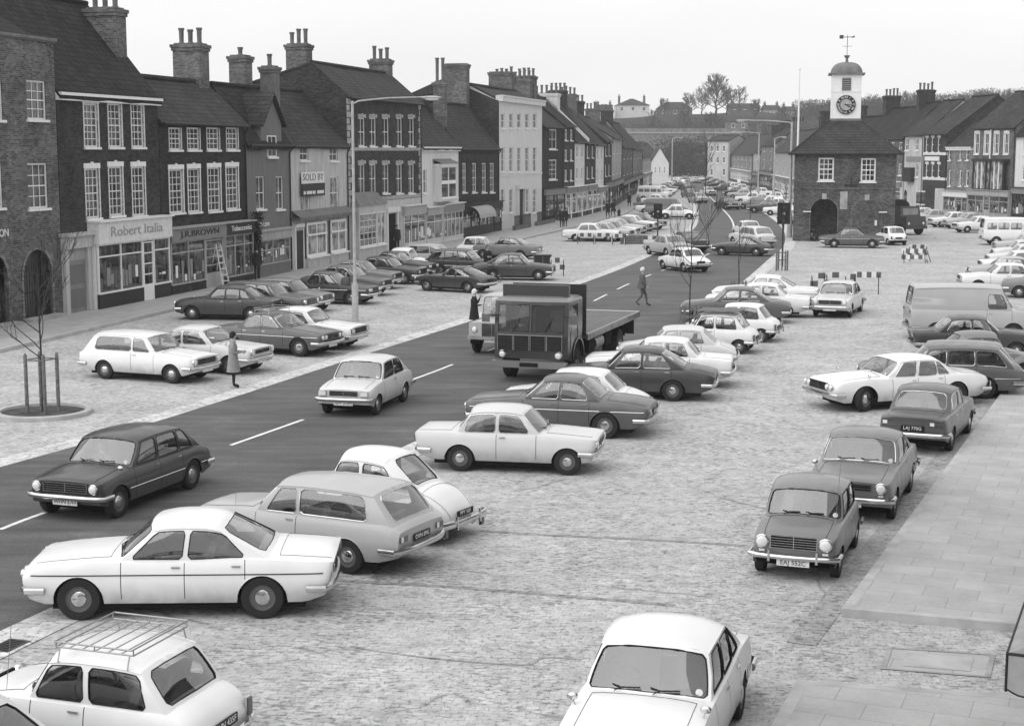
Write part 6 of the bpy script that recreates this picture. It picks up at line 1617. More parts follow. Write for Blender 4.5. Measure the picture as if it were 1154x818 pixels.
def lamp_post(base, H, arm, head_dir, label, r=.10, lower=1.9, group=None):
    root = empty('street_lamp', base); c = MB()
    c.lathe([(r * 1.9, 0), (r * 1.9, lower * .92), (r * 1.25, lower), (r * .95, lower + .1), (r * .75, H - .1), (r * .7, H)], M['concrete'], 14)
    c.box((-r * 2, -r * 2, 0), (r * 2, r * 2, .06), M['concrete']); c.build('column', root, smooth=30)
    d = Vector((math.cos(rad(head_dir)), math.sin(rad(head_dir)), 0))
    a = MB(); pts = [Vector((0, 0, H - .12)), Vector((0, 0, H)) + d * .25, Vector((0, 0, H + .12)) + d * arm * .5, Vector((0, 0, H + .16)) + d * arm]; a.tube(pts, r * .5, M['concrete'], 8, r2=r * .36); a.build('arm', root, smooth=40)
    l = MB(); l.ellip((0, 0, 0), (.42, .14, .07), M['concrete'], 12, 6); l.ellip((.03, 0, -.05), (.30, .11, .07), M['lamp'], 12, 6)
    lo = l.build('lantern', root, smooth=60); lo.location = Vector((0, 0, H + .14)) + d * (arm + .3); lo.rotation_euler = (0, 0, rad(head_dir))
    tag(root, label, 'street lamp', group); return root
b = G(400.5, 362); hz = ZH(114, b.y); lamp_post(b, hz, (480 - 401) / FPX * b.y * 1.0, 4, 'tall concrete lamp column on the left setts in front of the brick house with quoins', r=.07, lower=ZH(319, b.y))
b = G(889.5, 268); lamp_post(b, ZH(138, b.y), 52 / FPX * b.y, 176, 'lamp column immediately left of the town hall, its arm reaching left', r=.12, group=None)
b = G(757, 213); lamp_post(b, ZH(156, b.y), 1.2, 0, 'slender lamp column at the far bend beside the white gable', r=.12)
b = G(854, 226); lamp_post(b, ZH(150, b.y), 3.2, 180, 'distant lamp column in the far right row, arm to the left', r=.11)
b = G(871.5, 232); lamp_post(b, ZH(156, b.y), .8, 0, 'distant lamp column with short arm left of the flagpole', r=.11)
# flagpole
b = G(896.5, 270.5); H_ = ZH(78, b.y); f = MB(); f.lathe([(.10, 0), (.09, H_ * .5), (.045, H_)], M['white_matt'], 10); root = empty('flagpole', b); f.build('pole', root, smooth=30); f = MB(); f.ellip((0, 0, H_), (.09, .09, .09), M['white_matt'], 8, 6); f.build('finial', root, smooth=60); f = MB(); f.box((-.2, -.2, 0), (.2, .2, .25), M['stone']); f.build('base', root); tag(root, 'tall bare white flagpole standing at the corner of the town hall', 'flagpole')

def traffic_light(base, zt, h, label, rz=0, r=.055, w=.42):
    root = empty('traffic_light', base, rz); p = MB(); p.lathe([(r, 0), (r, zt - h)], M['iron'], 10); p.build('pole', root, smooth=30)
    b_ = MB(); b_.box((-w / 2, -.12, zt - h), (w / 2, .12, zt), M['black_matt']); b_.box((-w / 2 - .08, -.11, zt - h - .06), (w / 2 + .08, -.08, zt + .06), M['black_matt']); b_.build('signal_box', root)
    for k in range(3):
        l = MB(); zc = zt - h * (k + .5) / 3; l.lathe([(.10, 0), (.08, -.02), (.0001, -.03)], M['tail'] if k != 1 else M['lamp'], 12, 'y', org=(0, -.125, zc)); l.build('lens', root, smooth=30)
        v = MB(); v.grid([[(.12 * math.cos(a), y, zc + .12 * math.sin(a)) for a in [PI * q / 8 for q in range(9)]] for y in (-.12, -.30)], M['black_matt']); v.build('visor', root)
    tag(root, label, 'traffic light')
b = G(741, 271); traffic_light(b, ZH(230.5, b.y), 1.05, 'traffic light in front of the parked cars left of the road', w=.5)
b = G(881.5, 300); traffic_light(b, ZH(229.5, b.y), 1.15, 'traffic light on the right of the road by the flagpole', w=.6)

# saplings with stakes
def sapling(px, py, H, label, seed, ring=False, cage=1.35, cw=.42, lean=(0, 0), r=.035, spread=.5, nb=6, blen=.34, start=.45, bd=2):
    rnd = random.Random(seed); b = G(px, py); root = empty('young_tree', b); t = MB()
    pts = [Vector((lean[0] * k / 6 * H + rnd.uniform(-.02, .02), lean[1] * k / 6 * H, H * .85 * k / 6)) for k in range(7)]; t.tube(pts, r, M['bark'], 6, r2=r * .35); t.build('trunk', root, smooth=50)
    c = MB()
    for k in range(nb):
        q = start + (.95 - start) * k / nb; i = q * 6; p = pts[int(i)].lerp(pts[min(6, int(i) + 1)], i - int(i)); a = rnd.uniform(0, 2 * PI)
        branch(c, p, Vector((math.cos(a) * spread, math.sin(a) * spread, .75)).normalized(), H * blen * rnd.uniform(.6, 1), r * .5, bd, rnd, M['twig'], .45, .35, 3, (2, 3))
    c.build('crown', root, merge=False)
    tag(root, label, 'young tree')
    g = empty('tree_guard', b); s = MB(); n = 4
    for k in range(n):
        s_ = MB(); x, y = ((-cw, -cw * .5), (-cw * .42, cw), (cw * .42, -cw * .9), (cw, cw * .4))[k]; s_.lathe([(.05, 0), (.05, cage), (.02, cage + .06)], M['wood'], 8, org=(x, y, 0)); s_.build('stake', g)
    for z in (cage * .93, cage * .55)[:1 if ring else 2]:
        s_ = MB(); s_.tube([(-cw, -cw * .5, z), (cw * .25, -cw * .9, z), (cw, cw * .4, z), (-cw * .25, cw, z)], .018, M['wood'], 5, closed=True); s_.build('cross_rail', g)
    tag(g, 'stake guard round the ' + label, 'tree guard')
    if ring:
        k = MB(); R = 1.12; k.lathe([(R + .12, 0), (R + .12, .10), (R + .1, .12), (R - .04, .12), (R - .05, .05)], M['kerb'], 48); k.lathe([(.0001, .055), (R - .045, .05)], M['earth'], 32)
        o = k.build('planting_ring', smooth=30, loc=b); tag(o, 'round stone ring of bare earth about the staked tree at lower left', 'planting ring')
sapling(49, 466.5, 4.3, 'bare sapling in the stone ring at lower left', 21, True, 1.55, .36, blen=.28, start=.40, nb=9, spread=.8, bd=4)
sapling(777, 368, 5.2, 'leaning sapling beside the small white cars of the median row', 22, lean=(.012, .01), start=.35, nb=9, blen=.32, spread=.75, cw=.38, cage=.75, bd=3)
sapling(832, 336, 4.0, 'thin sapling nearest the dark saloon of the median row', 23, cw=.36, cage=.75, blen=.16, nb=4)
sapling(881, 305, 5.2, 'sapling standing next to the right hand traffic light', 24, cw=.34, cage=1.1, blen=.22, nb=6)
sapling(845, 262, 5.0, 'sapling in the far planting by the road bend', 25, cw=.3, cage=1.0, blen=.26, nb=7, bd=3)
sapling(795, 226, 9, 'taller bare street tree in front of the tall white block', 26, cw=.3, cage=1.0, blen=.26, nb=8, bd=3, r=.09)

# barriers: striped plank on trestle feet
def trestle(px, py, w, h, rz, label, group=None, z=0, loc=None, tilt=0, boards=1, checks=5):
    b = G(px, py) if loc is None else Vector(loc); root = empty('barrier', (b.x, b.y, z), rad(rz)); 
    for s in (-1, 1):
        for q in (-1, 1):
            l = MB(); l.tube([(s * w * .42, q * .28, 0), (s * w * .42, q * .02, h * .95)], .025, M['white_matt' if q > 0 else 'sign_d'], 5); l.build('leg', root)
    for bi in range(boards):
        bd = MB(); z1 = h - bi * .38
        for k in range(checks):
            bd.box((-w / 2 + w * k / checks, -.055, z1 - .27), (-w / 2 + w * (k + 1) / checks, -.02, z1), M['sign_w' if (k + bi) % 2 == 0 else 'cloth_m'])
        bd.build('board', root, merge=False)
    root.rotation_euler[0] = rad(tilt); tag(root, label, 'barrier', group)
bg = 'striped road barriers'
trestle(921, 331, .75, 1.0, 10, 'short checked barrier end on, leftmost of the group behind the light saloon facing us', bg, boards=2, checks=2)
trestle(941, 330, 1.0, 1.0, -4, 'dark faced barrier directly behind the roof of the light saloon facing us', bg, boards=2, checks=3)
trestle(957, 331, .6, .95, 15, 'narrow white barrier board third in the group by the light saloon', bg, boards=1, checks=2)
trestle(976, 331, 1.35, 1.05, -12, 'wide barrier with thin legs at the right end of its group', bg, checks=6)
trestle(1030, 297, 1.5, .9, -6, 'front barrier of the heap on the open setts', bg, boards=2, checks=6, tilt=-12)
trestle(1033, 294.5, 1.3, 1.05, 8, 'middle barrier of the heap on the open setts', bg, boards=2, checks=5, tilt=8)
trestle(1042, 295.5, .8, .8, 60, 'barrier turned sideways at the right of the heap', bg, checks=3)
trestle(628, 311, .8, 1.0, 0, 'checked barrier beside the dark crate near the road', bg, boards=2, checks=3)
trestle(660, 275, 1.4, .8, -4, 'left barrier of the line before the row of parked cars', bg, checks=5)
trestle(680, 275, 1.5, .8, 2, 'middle barrier of the line before the row of parked cars', bg, checks=5)
trestle(697, 276, 1.1, .8, 4, 'right barrier of the line before the row of parked cars', bg, checks=4)
trestle(730, 275, 1.3, .6, 0, 'low barrier just left of the traffic light pole', bg, checks=4)
# stacked planks and dark crate
b = G(712, 275); o = MB()
for k in range(5): o.box((-.85 + (k % 2) * .05, -.3, .02 + k * .13), (.85, .3, .11 + k * .13), M['wood'])
tag(o.build('plank_stack', loc=b), 'stack of dark timber planks by the barrier line', 'planks')
b = G(611, 304); o = MB(); o.box((-.5, -.35, 0), (.5, .35, .8), M['sign_d']); o.box((-.54, -.39, .8), (.54, .39, .86), M['sign_d'])
for x in (-.5, 0, .44): o.box((x, -.37, .02), (x + .06, -.351, .78), M['cloth_m'])
tag(o.build('crate', loc=b), 'dark wooden crate next to the checked barrier', 'crate')
b = G(277, 316); o = MB(); o.box((-.5, -.3, .13), (.45, .3, .55), M['sign_d']); o.box((-.55, -.34, .55), (.5, .34, .62), M['cloth_m'])
for x in (-.35, .3): o.box((x, -.33, .13), (x + .06, -.301, .54), M['cloth_m'])
tag(o.build('crate', loc=b), 'dark crate on the pavement by the shop corner', 'crate')
# stepladder by the shop
b = G(247, 326); root = empty('stepladder', (b.x, b.y, .13), rad(65))
for s in (-1, 1):
    o = MB(); o.tube([(s * .28, -.45, 0), (s * .18, 0, 2.1)], .03, M['r_white'], 5); o.build('side_rail', root); o = MB(); o.tube([(s * .28, .45, 0), (s * .18, 0, 2.1)], .022, M['r_white'], 5); o.build('back_leg', root)
for k in range(6):
    t = (k + 1) / 7; o = MB(); o.box((-.26 + .08 * t, -.45 + .45 * t - .05, 2.1 * t - .02), (.26 - .08 * t, -.45 + .45 * t + .05, 2.1 * t + .02), M['r_white']); o.build('tread', root)
tag(root, 'pale stepladder standing before the tobacconist window', 'stepladder')
# awning at the lower right corner and the wall that carries it
C0 = G(1135, 736, 2.62); aw = empty('awning', (C0.x, C0.y, 0), math.atan2(kd.y, kd.x)); M['canvas'] = plain('awning_canvas', .30, .9, var=.2, scale=3)
La, Pa, dz = 5.5, 1.9, 1.0; o = MB(); z0 = 2.62
o.grid([[(0, 0, z0), (La, 0, z0)], [(0, -Pa * .5, z0 + dz * .47), (La, -Pa * .5, z0 + dz * .47)], [(0, -Pa, z0 + dz), (La, -Pa, z0 + dz)]], M['canvas']); o.build('canvas', aw)
def valance(p0, p1, n=9):
    v = MB(); N_ = n * 6; top = []; bt_ = []
    for k in range(N_ + 1):
        t = k / N_; p = Vector(p0).lerp(Vector(p1), t); top.append(tuple(p)); bt_.append((p.x, p.y, p.z - .31 - .05 * abs(math.sin(PI * n * t)) * 1.0))
    v.grid([top, bt_], M['canvas']); v.tube(bt_, .008, M['black_matt'], 4); return v
valance((0, 0, z0), (La, 0, z0), 20).build('front_valance', aw); v = valance((0, -.01, z0), (0, -Pa, z0), 7); v.poly([(0.0, 0, z0), (0, -Pa, z0), (0, -Pa, z0 + dz)], M['canvas']); v.build('end_valance', aw)
o = MB(); o.tube([(0, 0, z0), (0, -Pa, z0)], .014, M['black_matt'], 5); o.tube([(0, 0, z0), (La, 0, z0)], .012, M['black_matt'], 5); o.tube([(0, 0, z0), (0, 0, z0 - .33)], .012, M['black_matt'], 5); o.build('frame', aw)
tag(aw, 'grey canvas shop awning with scalloped valance at the lower right edge', 'awning')
wl_ = empty('shop_building', (C0.x, C0.y, 0), math.atan2(kd.y, kd.x)); o = MB(); o.box((-.1, -Pa - 5, 0), (La + 14, -Pa - .02, 9), M['b_mid']); o.build('wall', wl_); o = MB(); o.box((-.2, -Pa - 5.1, 9.001), (La + 14.1, -Pa + .2, 9.3), M['t_dark']); o.build('roof', wl_)
for k in range(4): sash(wl_, 1 + k * 4.4, 2.2 + k * 4.4, 4.6, 6.6, y=-Pa - .1, depth=.0)
for w_ in [c for c in wl_.children if c.name.startswith('window')]: w_.rotation_euler = (0, 0, PI); w_.location = (La + 5, -2 * Pa - .04, 0)
tag(wl_, 'brick shop building carrying the grey awning on the right', 'building')

# ------------------------------------------------------------------ flatbed lorry
def truck():
    b = G(597, 411, .55); h = rad(-107.5); root = empty('flatbed_lorry', (b.x, b.y, 0), h)
    D, Dm = M['dark'], M['sign_d']; hw = 1.13
    cb = MB()
    # cab shell as rounded box with slight front rake, windows cut out
    def fr(y, z): # front surface x
        return -.02 - .10 * max(0, (z - 1.45)) / .9 - .10 * (abs(y) / hw) ** 4
    zl = [.72, .95, 1.40, 1.52, 2.30, 2.40]; yl = [-hw, -1.0, -.6, -.04, .04, .6, 1.0, hw]
    for j in range(len(zl) - 1):
        for i in range(len(yl) - 1):
            if zl[j] == 1.52 and abs(yl[i]) <= 1.0 and abs(yl[i + 1]) <= 1.0 and not (yl[i] == -.04): continue
            cb.poly([(fr(y, z), y, z) for y, z in ((yl[i], zl[j]), (yl[i + 1], zl[j]), (yl[i + 1], zl[j + 1]), (yl[i], zl[j + 1]))], D)
    X0 = -1.75
    for s in (-1, 1):
        y = s * hw
        xs1 = [fr(hw, 1), -.35, -.40, -1.25, -1.32, X0]
        # side with door window and wheel arch
        cb.poly([(fr(hw, 1.5), y, 1.52), (-.38, y, 1.52), (-.42, y, 2.30), (fr(hw, 2.3), y, 2.30)], D); cb.poly([(-1.22, y, 1.52), (X0, y, 1.52), (X0, y, 2.30), (-1.22, y, 2.30)], D)
        cb.poly([(fr(hw, 2.3), y, 2.30), (X0, y, 2.30), (X0, y, 2.40), (fr(hw, 2.4), y, 2.40)], D)
        arc = [(-1.25 - .60 * math.cos(PI * k / 12), .62 + .60 * math.sin(PI * k / 12)) for k in range(13)]
        pts = [(fr(hw, .72), .72), ] + [(max(X0, min(fr(hw, .8), x)), z) for x, z in reversed(arc) if X0 - .01 <= x] + [(X0, 1.52), (fr(hw, 1.5), 1.52)]
        cb.poly([(x, y, z) for x, z in pts], D)
        cb.grid([[(x, y + s * .03, z) for x, z in arc], [(x * 1.0 + (x + 1.25) * .12, y + s * .03, z + .06) for x, z in arc]], D)
        cb.grid([[(x, y + s * .03, z) for x, z in arc], [(x, y - s * .4, z) for x, z in arc]], M['under'])
        cb.tube([(-.40, y + s * .003, .95), (-.40, y + s * .003, 1.52)], .008, M['gap'], 4); cb.tube([(-1.2, y + s * .003, 1.3), (-1.2, y + s * .003, 1.52)], .008, M['gap'], 4)
    cb.poly([(X0, -hw, .72), (X0, hw, .72), (X0, hw, 2.4), (X0, -hw, 2.4)], D)
    rows = []
    for k, (ins, z) in enumerate(((0, 2.40), (.03, 2.46), (.12, 2.51), (.35, 2.53))):
        rows.append([(fr(hw, 2.4) - ins, -hw + ins, z), (fr(0, 2.4) + .05 - ins, 0, z), (fr(hw, 2.4) - ins, hw - ins, z), (X0 + ins, hw - ins, z), (X0 + ins, -hw + ins, z)])
    cb.grid(rows, M['mid'], closed=True); cb.poly(rows[-1], M['mid'])
    cb.box((-.75, -1.02, 2.50), (-.60, 1.02, 2.86), D)
    cb.box((X0 + .1, -hw + .05, .72), (fr(hw, .8) - .2, hw - .05, 1.30), M['under']); cb.box((X0 + .02, -hw + .03, .8), (X0 + .06, hw - .03, 2.38), M['under'])
    for y0, y1 in ((-1.0, -.04), (.04, 1.0)): cb.tube([(fr(y, z) + .004, y, z) for y, z in ((y0, 1.52), (y1, 1.52), (y1, 2.30), (y0, 2.30))], .016, M['seal'], 5, closed=True)
    for y in (-.55, .45): cb.tube([(fr(y, 1.5) + .03, y, 1.5), (fr(y, 1.9) + .03, y + .22, 1.92)], .010, M['black_matt'], 4)
    cb.box((fr(0, 1.45) - .01, -1.0, 1.405), (fr(0, 1.45) + .02, 1.0, 1.43), M['steel'])
    cab = cb.build('cab', root, merge=False)
    g = MB(); g.poly([(fr(y, z) - .012, y, z) for y, z in ((-1.0, 1.52), (-.04, 1.52), (-.04, 2.30), (-1.0, 2.30))], M['lglass']); g.poly([(fr(y, z) - .012, y, z) for y, z in ((.04, 1.52), (1.0, 1.52), (1.0, 2.30), (.04, 2.30))], M['lglass']); g.build('windscreen', cab, merge=False)
    for s in (-1, 1):
        g = MB(); g.poly([(-.38, s * (hw - .01), 1.52), (-1.22, s * (hw - .01), 1.52), (-1.22, s * (hw - .01), 2.30), (-.42, s * (hw - .01), 2.30)], M['lglass']); g.build('side_window', cab, merge=False)
        g = MB(); g.lathe([(.12, -.03), (.125, 0), (.11, .02)], M['chrome'], 18, 'x'); g.lathe([(.108, .01), (.06, .03), (.0001, .035)], M['lamp'], 18, 'x'); o = g.build('headlight', root, smooth=40); o.location = (fr(.8, .8) + .02, s * .86, .84)
        g = MB(); g.box((-.03, -.12, -.12), (0, .12, .12), M['mid']); g.tube([(0, -s * .1, .1), (-.1, -s * .35, .1)], .012, M['black_matt']); o = g.build('wing_mirror', root); o.location = (.05, s * (hw + .22), 1.9)
    g = MB()
    for k in range(4):
        y0 = -1.0 + k * .505; g.box((fr(0, 1) + .012, y0, .98), (fr(0, 1) + .03, y0 + .48, 1.38), M['gap'])
        for q in range(7): g.box((fr(0, 1) + .03, y0 + .01, 1.0 + q * .055), (fr(0, 1) + .045, y0 + .47, 1.015 + q * .055), M['iron'])
        for yy in (y0, y0 + .465): g.box((fr(0, 1) + .03, yy, .97), (fr(0, 1) + .05, yy + .015, 1.39), M['steel'])
    g.build('grille', root, merge=False)
    g = MB(); g.box((-.06, -1.16, .46), (.12, 1.16, .66), M['mid'], taper=.01); g.box((.121, -.28, .50), (.128, .28, .62), M['plate_b']); g.build('bumper', root, merge=False)
    # headboard and bed
    g = MB(); g.box((-2.12, -1.16, 1.25), (-2.05, -.62, 2.78), Dm); g.box((-2.12, .62, 1.25), (-2.05, 1.16, 2.78), Dm); g.box((-2.12, -.62, 1.25), (-2.05, .62, 2.05), Dm); g.box((-2.12, -.62, 2.35), (-2.05, .62, 2.78), Dm); g.build('headboard', root, merge=False)
    XB = -9.2
    M['deck'] = flags('lorry_deck_boards', .16, 20, .24, 0.0, .35)
    g = MB(); g.box((XB, -1.20, 1.12), (-2.13, 1.20, 1.25), M['deck'])
    for s in (-1, 1): g.box((XB, s * 1.20 - .03, 1.08), (-2.05, s * 1.20 + .03, 1.275), M['grey'])
    g.box((XB - .04, -1.2, 1.05), (XB, 1.2, 1.275), M['cream']); g.build('load_bed', root, merge=False)
    g = MB()
    for s in (-1, 1): g.box((XB + .4, s * .42 - .05, .80), (-1.9, s * .42 + .05, 1.05), M['under'])
    for k in range(7): g.box((XB + .5 + k, -1.1, 1.04), (XB + .6 + k, 1.1, 1.118), M['under'])
    g.lathe([(.0001, 0), (.26, 0), (.26, 1.0), (.0001, 1.0)], M['grey'], 16, 'x', org=(-4.6, .85, .78)); g.box((-3.4, .6, .6), (-2.7, 1.1, 1.0), M['under']); g.box((-5.8, .55, .55), (-5.0, 1.05, .95), M['under']); g.build('chassis', root, merge=False)
    for x in (-1.25, -6.55):
        for s in (-1, 1):
            w = MB(); R = .47; wd = .14 if x > -2 else .26
            w.lathe([(R * .55, -wd), (R * .95, -wd), (R, -wd + .03), (R, wd - .03), (R * .95, wd), (R * .55, wd), (R * .5, wd - .06), (R * .3, wd - .08), (R * .25, wd + .02), (.0001, wd + .03)] if s > 0 else [(R * .55, wd), (R * .95, wd), (R, wd - .03), (R, -wd + .03), (R * .95, -wd), (R * .55, -wd), (R * .5, -wd + .06), (R * .3, -wd + .08), (R * .25, -wd - .02), (.0001, -wd - .03)], M['rubber'], 28, 'y', mats=[M['rubber']] * 5 + [M['grey']] * 4)
            o = w.build('wheel', root, smooth=35); o.location = (x, s * (.97 if x > -2 else .90), R)
    for s in (-1, 1):
        g = MB(); g.grid([[(-6.55 - .62 * math.cos(a), s * yy, .50 + .56 * math.sin(a)) for a in [rad(15 + 150 * k / 10) for k in range(11)]] for yy in (.62, 1.18)], M['under']); g.box((XB + .6, s * .95 - .2, .55), (XB + .63, s * .95 + .2, 1.05), M['rubber']); g.build('mudguard', root, merge=False)
    g = MB(); ring = [(.22 * math.cos(2 * PI * k / 18) * .8, .22 * math.sin(2 * PI * k / 18), .22 * math.cos(2 * PI * k / 18) * .4) for k in range(18)]; g.tube(ring, .014, M['black_matt'], 5, closed=True); o = g.build('steering_wheel', root); o.location = (-.45, -.5, 1.55)
    for s in (-1, 1): g = MB(); g.box((-.25, -.25, 0), (.25, .25, .12), M['seatm']); g.box((-.3, -.25, .12), (-.2, .25, .75), M['seatm']); o = g.build('seat', root); o.location = (-1.2, s * .5, 1.3)
    tag(root, 'dark flatbed lorry with empty load bed driving towards us on the road', 'lorry')
truck()
def driver(car_loc, h, local, z, H, label):
    c, s = math.cos(h), math.sin(h); person(0, 0, H, math.degrees(h), label, 'cloth_m', 'cloth_d', 0, 'sit', arms={-1: 'front', 1: 'front'}, loc=(car_loc[0] + local[0] * c - local[1] * s, car_loc[1] + local[0] * s + local[1] * c, z))
# canvas covered lorry behind the town hall
def canvas_truck():
    b = G(1022, 264.5); root = empty('covered_lorry', (b.x, b.y, 0), rad(-60)); D = M['black']
    g = MB(); g.box((-.6, -1.1, .7), (1.0, 1.1, 1.5), D, taper=.04); g.box((-.8, -1.1, 1.5), (.35, 1.1, 2.3), D, taper=.08); g.box((1.0, -1.15, .5), (1.1, 1.15, .75), D); g.build('cab', root)
    g = MB(); g.poly([(.33, -.85, 1.62), (.33, .85, 1.62), (.29, .8, 2.15), (.29, -.8, 2.15)], M['fglass']); g.xf(Matrix.Translation((.012, 0, 0))); g.build('windscreen', root)
    g = MB(); rows = [[(x, 1.15 * math.cos(a) * (1 if math.sin(a) < .3 else 1), 1.9 + .95 * math.sin(a) ** .6) for a in [PI * k / 10 for k in range(11)]] for x in (-.9, -2.2, -3.5, -4.9)]
    g.grid(rows, M['cloth_d'])
    for x in (-.9, -4.9): g.poly([(x, 1.15 * math.cos(a), 1.9 + .95 * math.sin(a) ** .6) for a in [PI * k / 10 for k in range(11)]], M['cloth_d'])
    g.box((-4.9, -1.15, 1.0), (-.9, 1.15, 1.92), M['cloth_d']); g.build('canvas_cover', root)
    for x in (.3, -3.6):
        for s in (-1, 1): w = MB(); w.lathe([(.0001, -.13), (.45, -.13), (.48, -.1), (.48, .1), (.45, .13), (.0001, .13)], M['rubber'], 18, 'y'); o = w.build('wheel', root, smooth=35); o.location = (x, s * .98, .48)
    for s in (-1, 1): w = MB(); w.lathe([(.11, 0), (.0001, .03)], M['lamp'], 12, 'x'); o = w.build('headlight', root); o.location = (1.01, s * .8, .95)
    g = MB(); g.box((-4.8, -.4, .7), (.9, .4, .95), M['under']); g.build('chassis', root)
    tag(root, 'black canvas covered lorry standing at the right side of the town hall', 'lorry')
canvas_truck()

# ------------------------------------------------------------------ two wheelers
def cycle(px, py, rz, label, motor=False, name='bicycle'):
    b = G(px, py); root = empty(name, b, rad(rz)); R = .33 if not motor else .31; wbx = .52 if not motor else .65; t = .018 if not motor else .05
    for s in (-1, 1):
        w = MB(); w.tube([(R * math.cos(2 * PI * k / 24), 0, R * math.sin(2 * PI * k / 24)) for k in range(24)], t, M['rubber'], 6, closed=True)
        for k in range(8): w.tube([(0, 0, 0), (R * math.cos(2 * PI * k / 8), 0, R * math.sin(2 * PI * k / 8))], .004, M['steel'], 3)
        w.tube([(0, -.05, 0), (0, .05, 0)], .03, M['steel'], 8); o = w.build('wheel', root); o.location = (s * wbx, 0, R)
    f = MB(); P_ = dict(bb=(-.05, 0, .28), seat=(-.2, 0, .78), head=(.36, 0, .82), ra=(-wbx, 0, R), fa=(wbx, 0, R))
    for a, c in (('bb', 'seat'), ('bb', 'head'), ('seat', 'head'), ('bb', 'ra'), ('seat', 'ra'), ('head', 'fa')): f.tube([P_[a], P_[c]], .016, M['black_matt'], 6)
    if motor: f.ellip((.08, 0, .78), (.28, .14, .12), M['dark'], 12, 6); f.box((-.2, -.12, .28), (.2, .12, .6), M['steel'], taper=.03); f.tube([(-.1, .15, .35), (-.75, .15, .33)], .04, M['chrome'], 8)
    f.build('frame', root, smooth=40)
    h = MB(); h.tube([(.30, -.27, 1.0), (.38, -.1, .95), (.38, .1, .95), (.30, .27, 1.0)], .013, M['chrome'], 6); h.tube([(.38, 0, .95), (.36, 0, .80)], .014, M['chrome']); h.build('handlebar', root)
    s_ = MB(); s_.ellip((-.24, 0, .84), (.14 if not motor else .32, .09, .045), M['seatm'], 10, 6); s_.build('saddle', root, smooth=60)
    if motor: l = MB(); l.ellip((.47, 0, .86), (.06, .09, .09), M['lamp'], 10, 6); l.build('headlight', root, smooth=60)
    tag(root, label, 'motorcycle' if motor else 'bicycle')
cycle(555, 317, -50, 'bicycle wheeled beside the dark saloon near the crate')
cycle(914, 271.5, 100, 'motorcycle at the left edge of the open town hall arch', True, 'motorcycle')
cycle(929, 269.5, 110, 'motorcycle in the middle of the open town hall arch', True, 'motorcycle')
cycle(951, 270, 80, 'motorcycle standing between the two town hall arches', True, 'motorcycle')

# ------------------------------------------------------------------ people
def skin_body(joints, edges, radii, mats, name, parent):
    me = bpy.data.meshes.new('body'); me.from_pydata(joints, edges, []); o = bpy.data.objects.new('tmp_body', me); COL.objects.link(o)
    md = o.modifiers.new('Skin', 'SKIN'); md.use_smooth_shade = True
    sv = me.skin_vertices[0].data
    for i, r_ in enumerate(radii): sv[i].radius = (r_, r_) if isinstance(r_, float) else r_; sv[i].use_root = (i == 0)
    sb_ = o.modifiers.new('Sub', 'SUBSURF'); sb_.levels = 2; sb_.render_levels = 2
    dg = bpy.context.evaluated_depsgraph_get(); dg.update(); m2 = bpy.data.meshes.new_from_object(o.evaluated_get(dg)); bpy.data.objects.remove(o)
    m2.materials.clear()
    for m_ in mats[0]: m2.materials.append(m_)
    for p in m2.polygons: p.material_index = mats[1](p.center); p.use_smooth = True
    r = bpy.data.objects.new(name, m2); COL.objects.link(r); r.parent = parent; return r

def hand(parent, w, d, s, sc):
    """open, slightly curled hand with five fingers at wrist w pointing along d"""
    h = MB(); d = Vector(d).normalized(); side = Vector((1, 0, 0)) if abs(d.x) < .7 else Vector((0, 0, 1)); x = side - d * side.dot(d); x.normalize(); n = d.cross(x) * s
    W_ = Vector(w); P_ = lambda a, b, c: W_ + (x * a + n * b + d * c) * sc
    h.grid([[P_(q * math.cos(2 * PI * k / 10), t * math.sin(2 * PI * k / 10), c) for k in range(10)] for q, t, c in ((.026, .020, -.01), (.036, .016, .03), (.042, .014, .07), (.040, .011, .10), (.01, .004, .106))], M['skin'], closed=True)
    for k, (o_, l) in enumerate(((-.030, .066), (-.010, .078), (.011, .072), (.030, .056))):
        h.tube([P_(o_, 0, .095), P_(o_ * 1.05, .006, .095 + l * .45), P_(o_ * 1.05, .022, .095 + l * .78), P_(o_, .036, .095 + l * .9)], .009 * sc, M['skin'], 6, r2=.006 * sc)
    h.tube([P_(-.034, .004, .03), P_(-.058, .012, .06), P_(-.060, .024, .09)], .010 * sc, M['skin'], 6, r2=.007 * sc)
    return h.build('hand', parent, smooth=60)

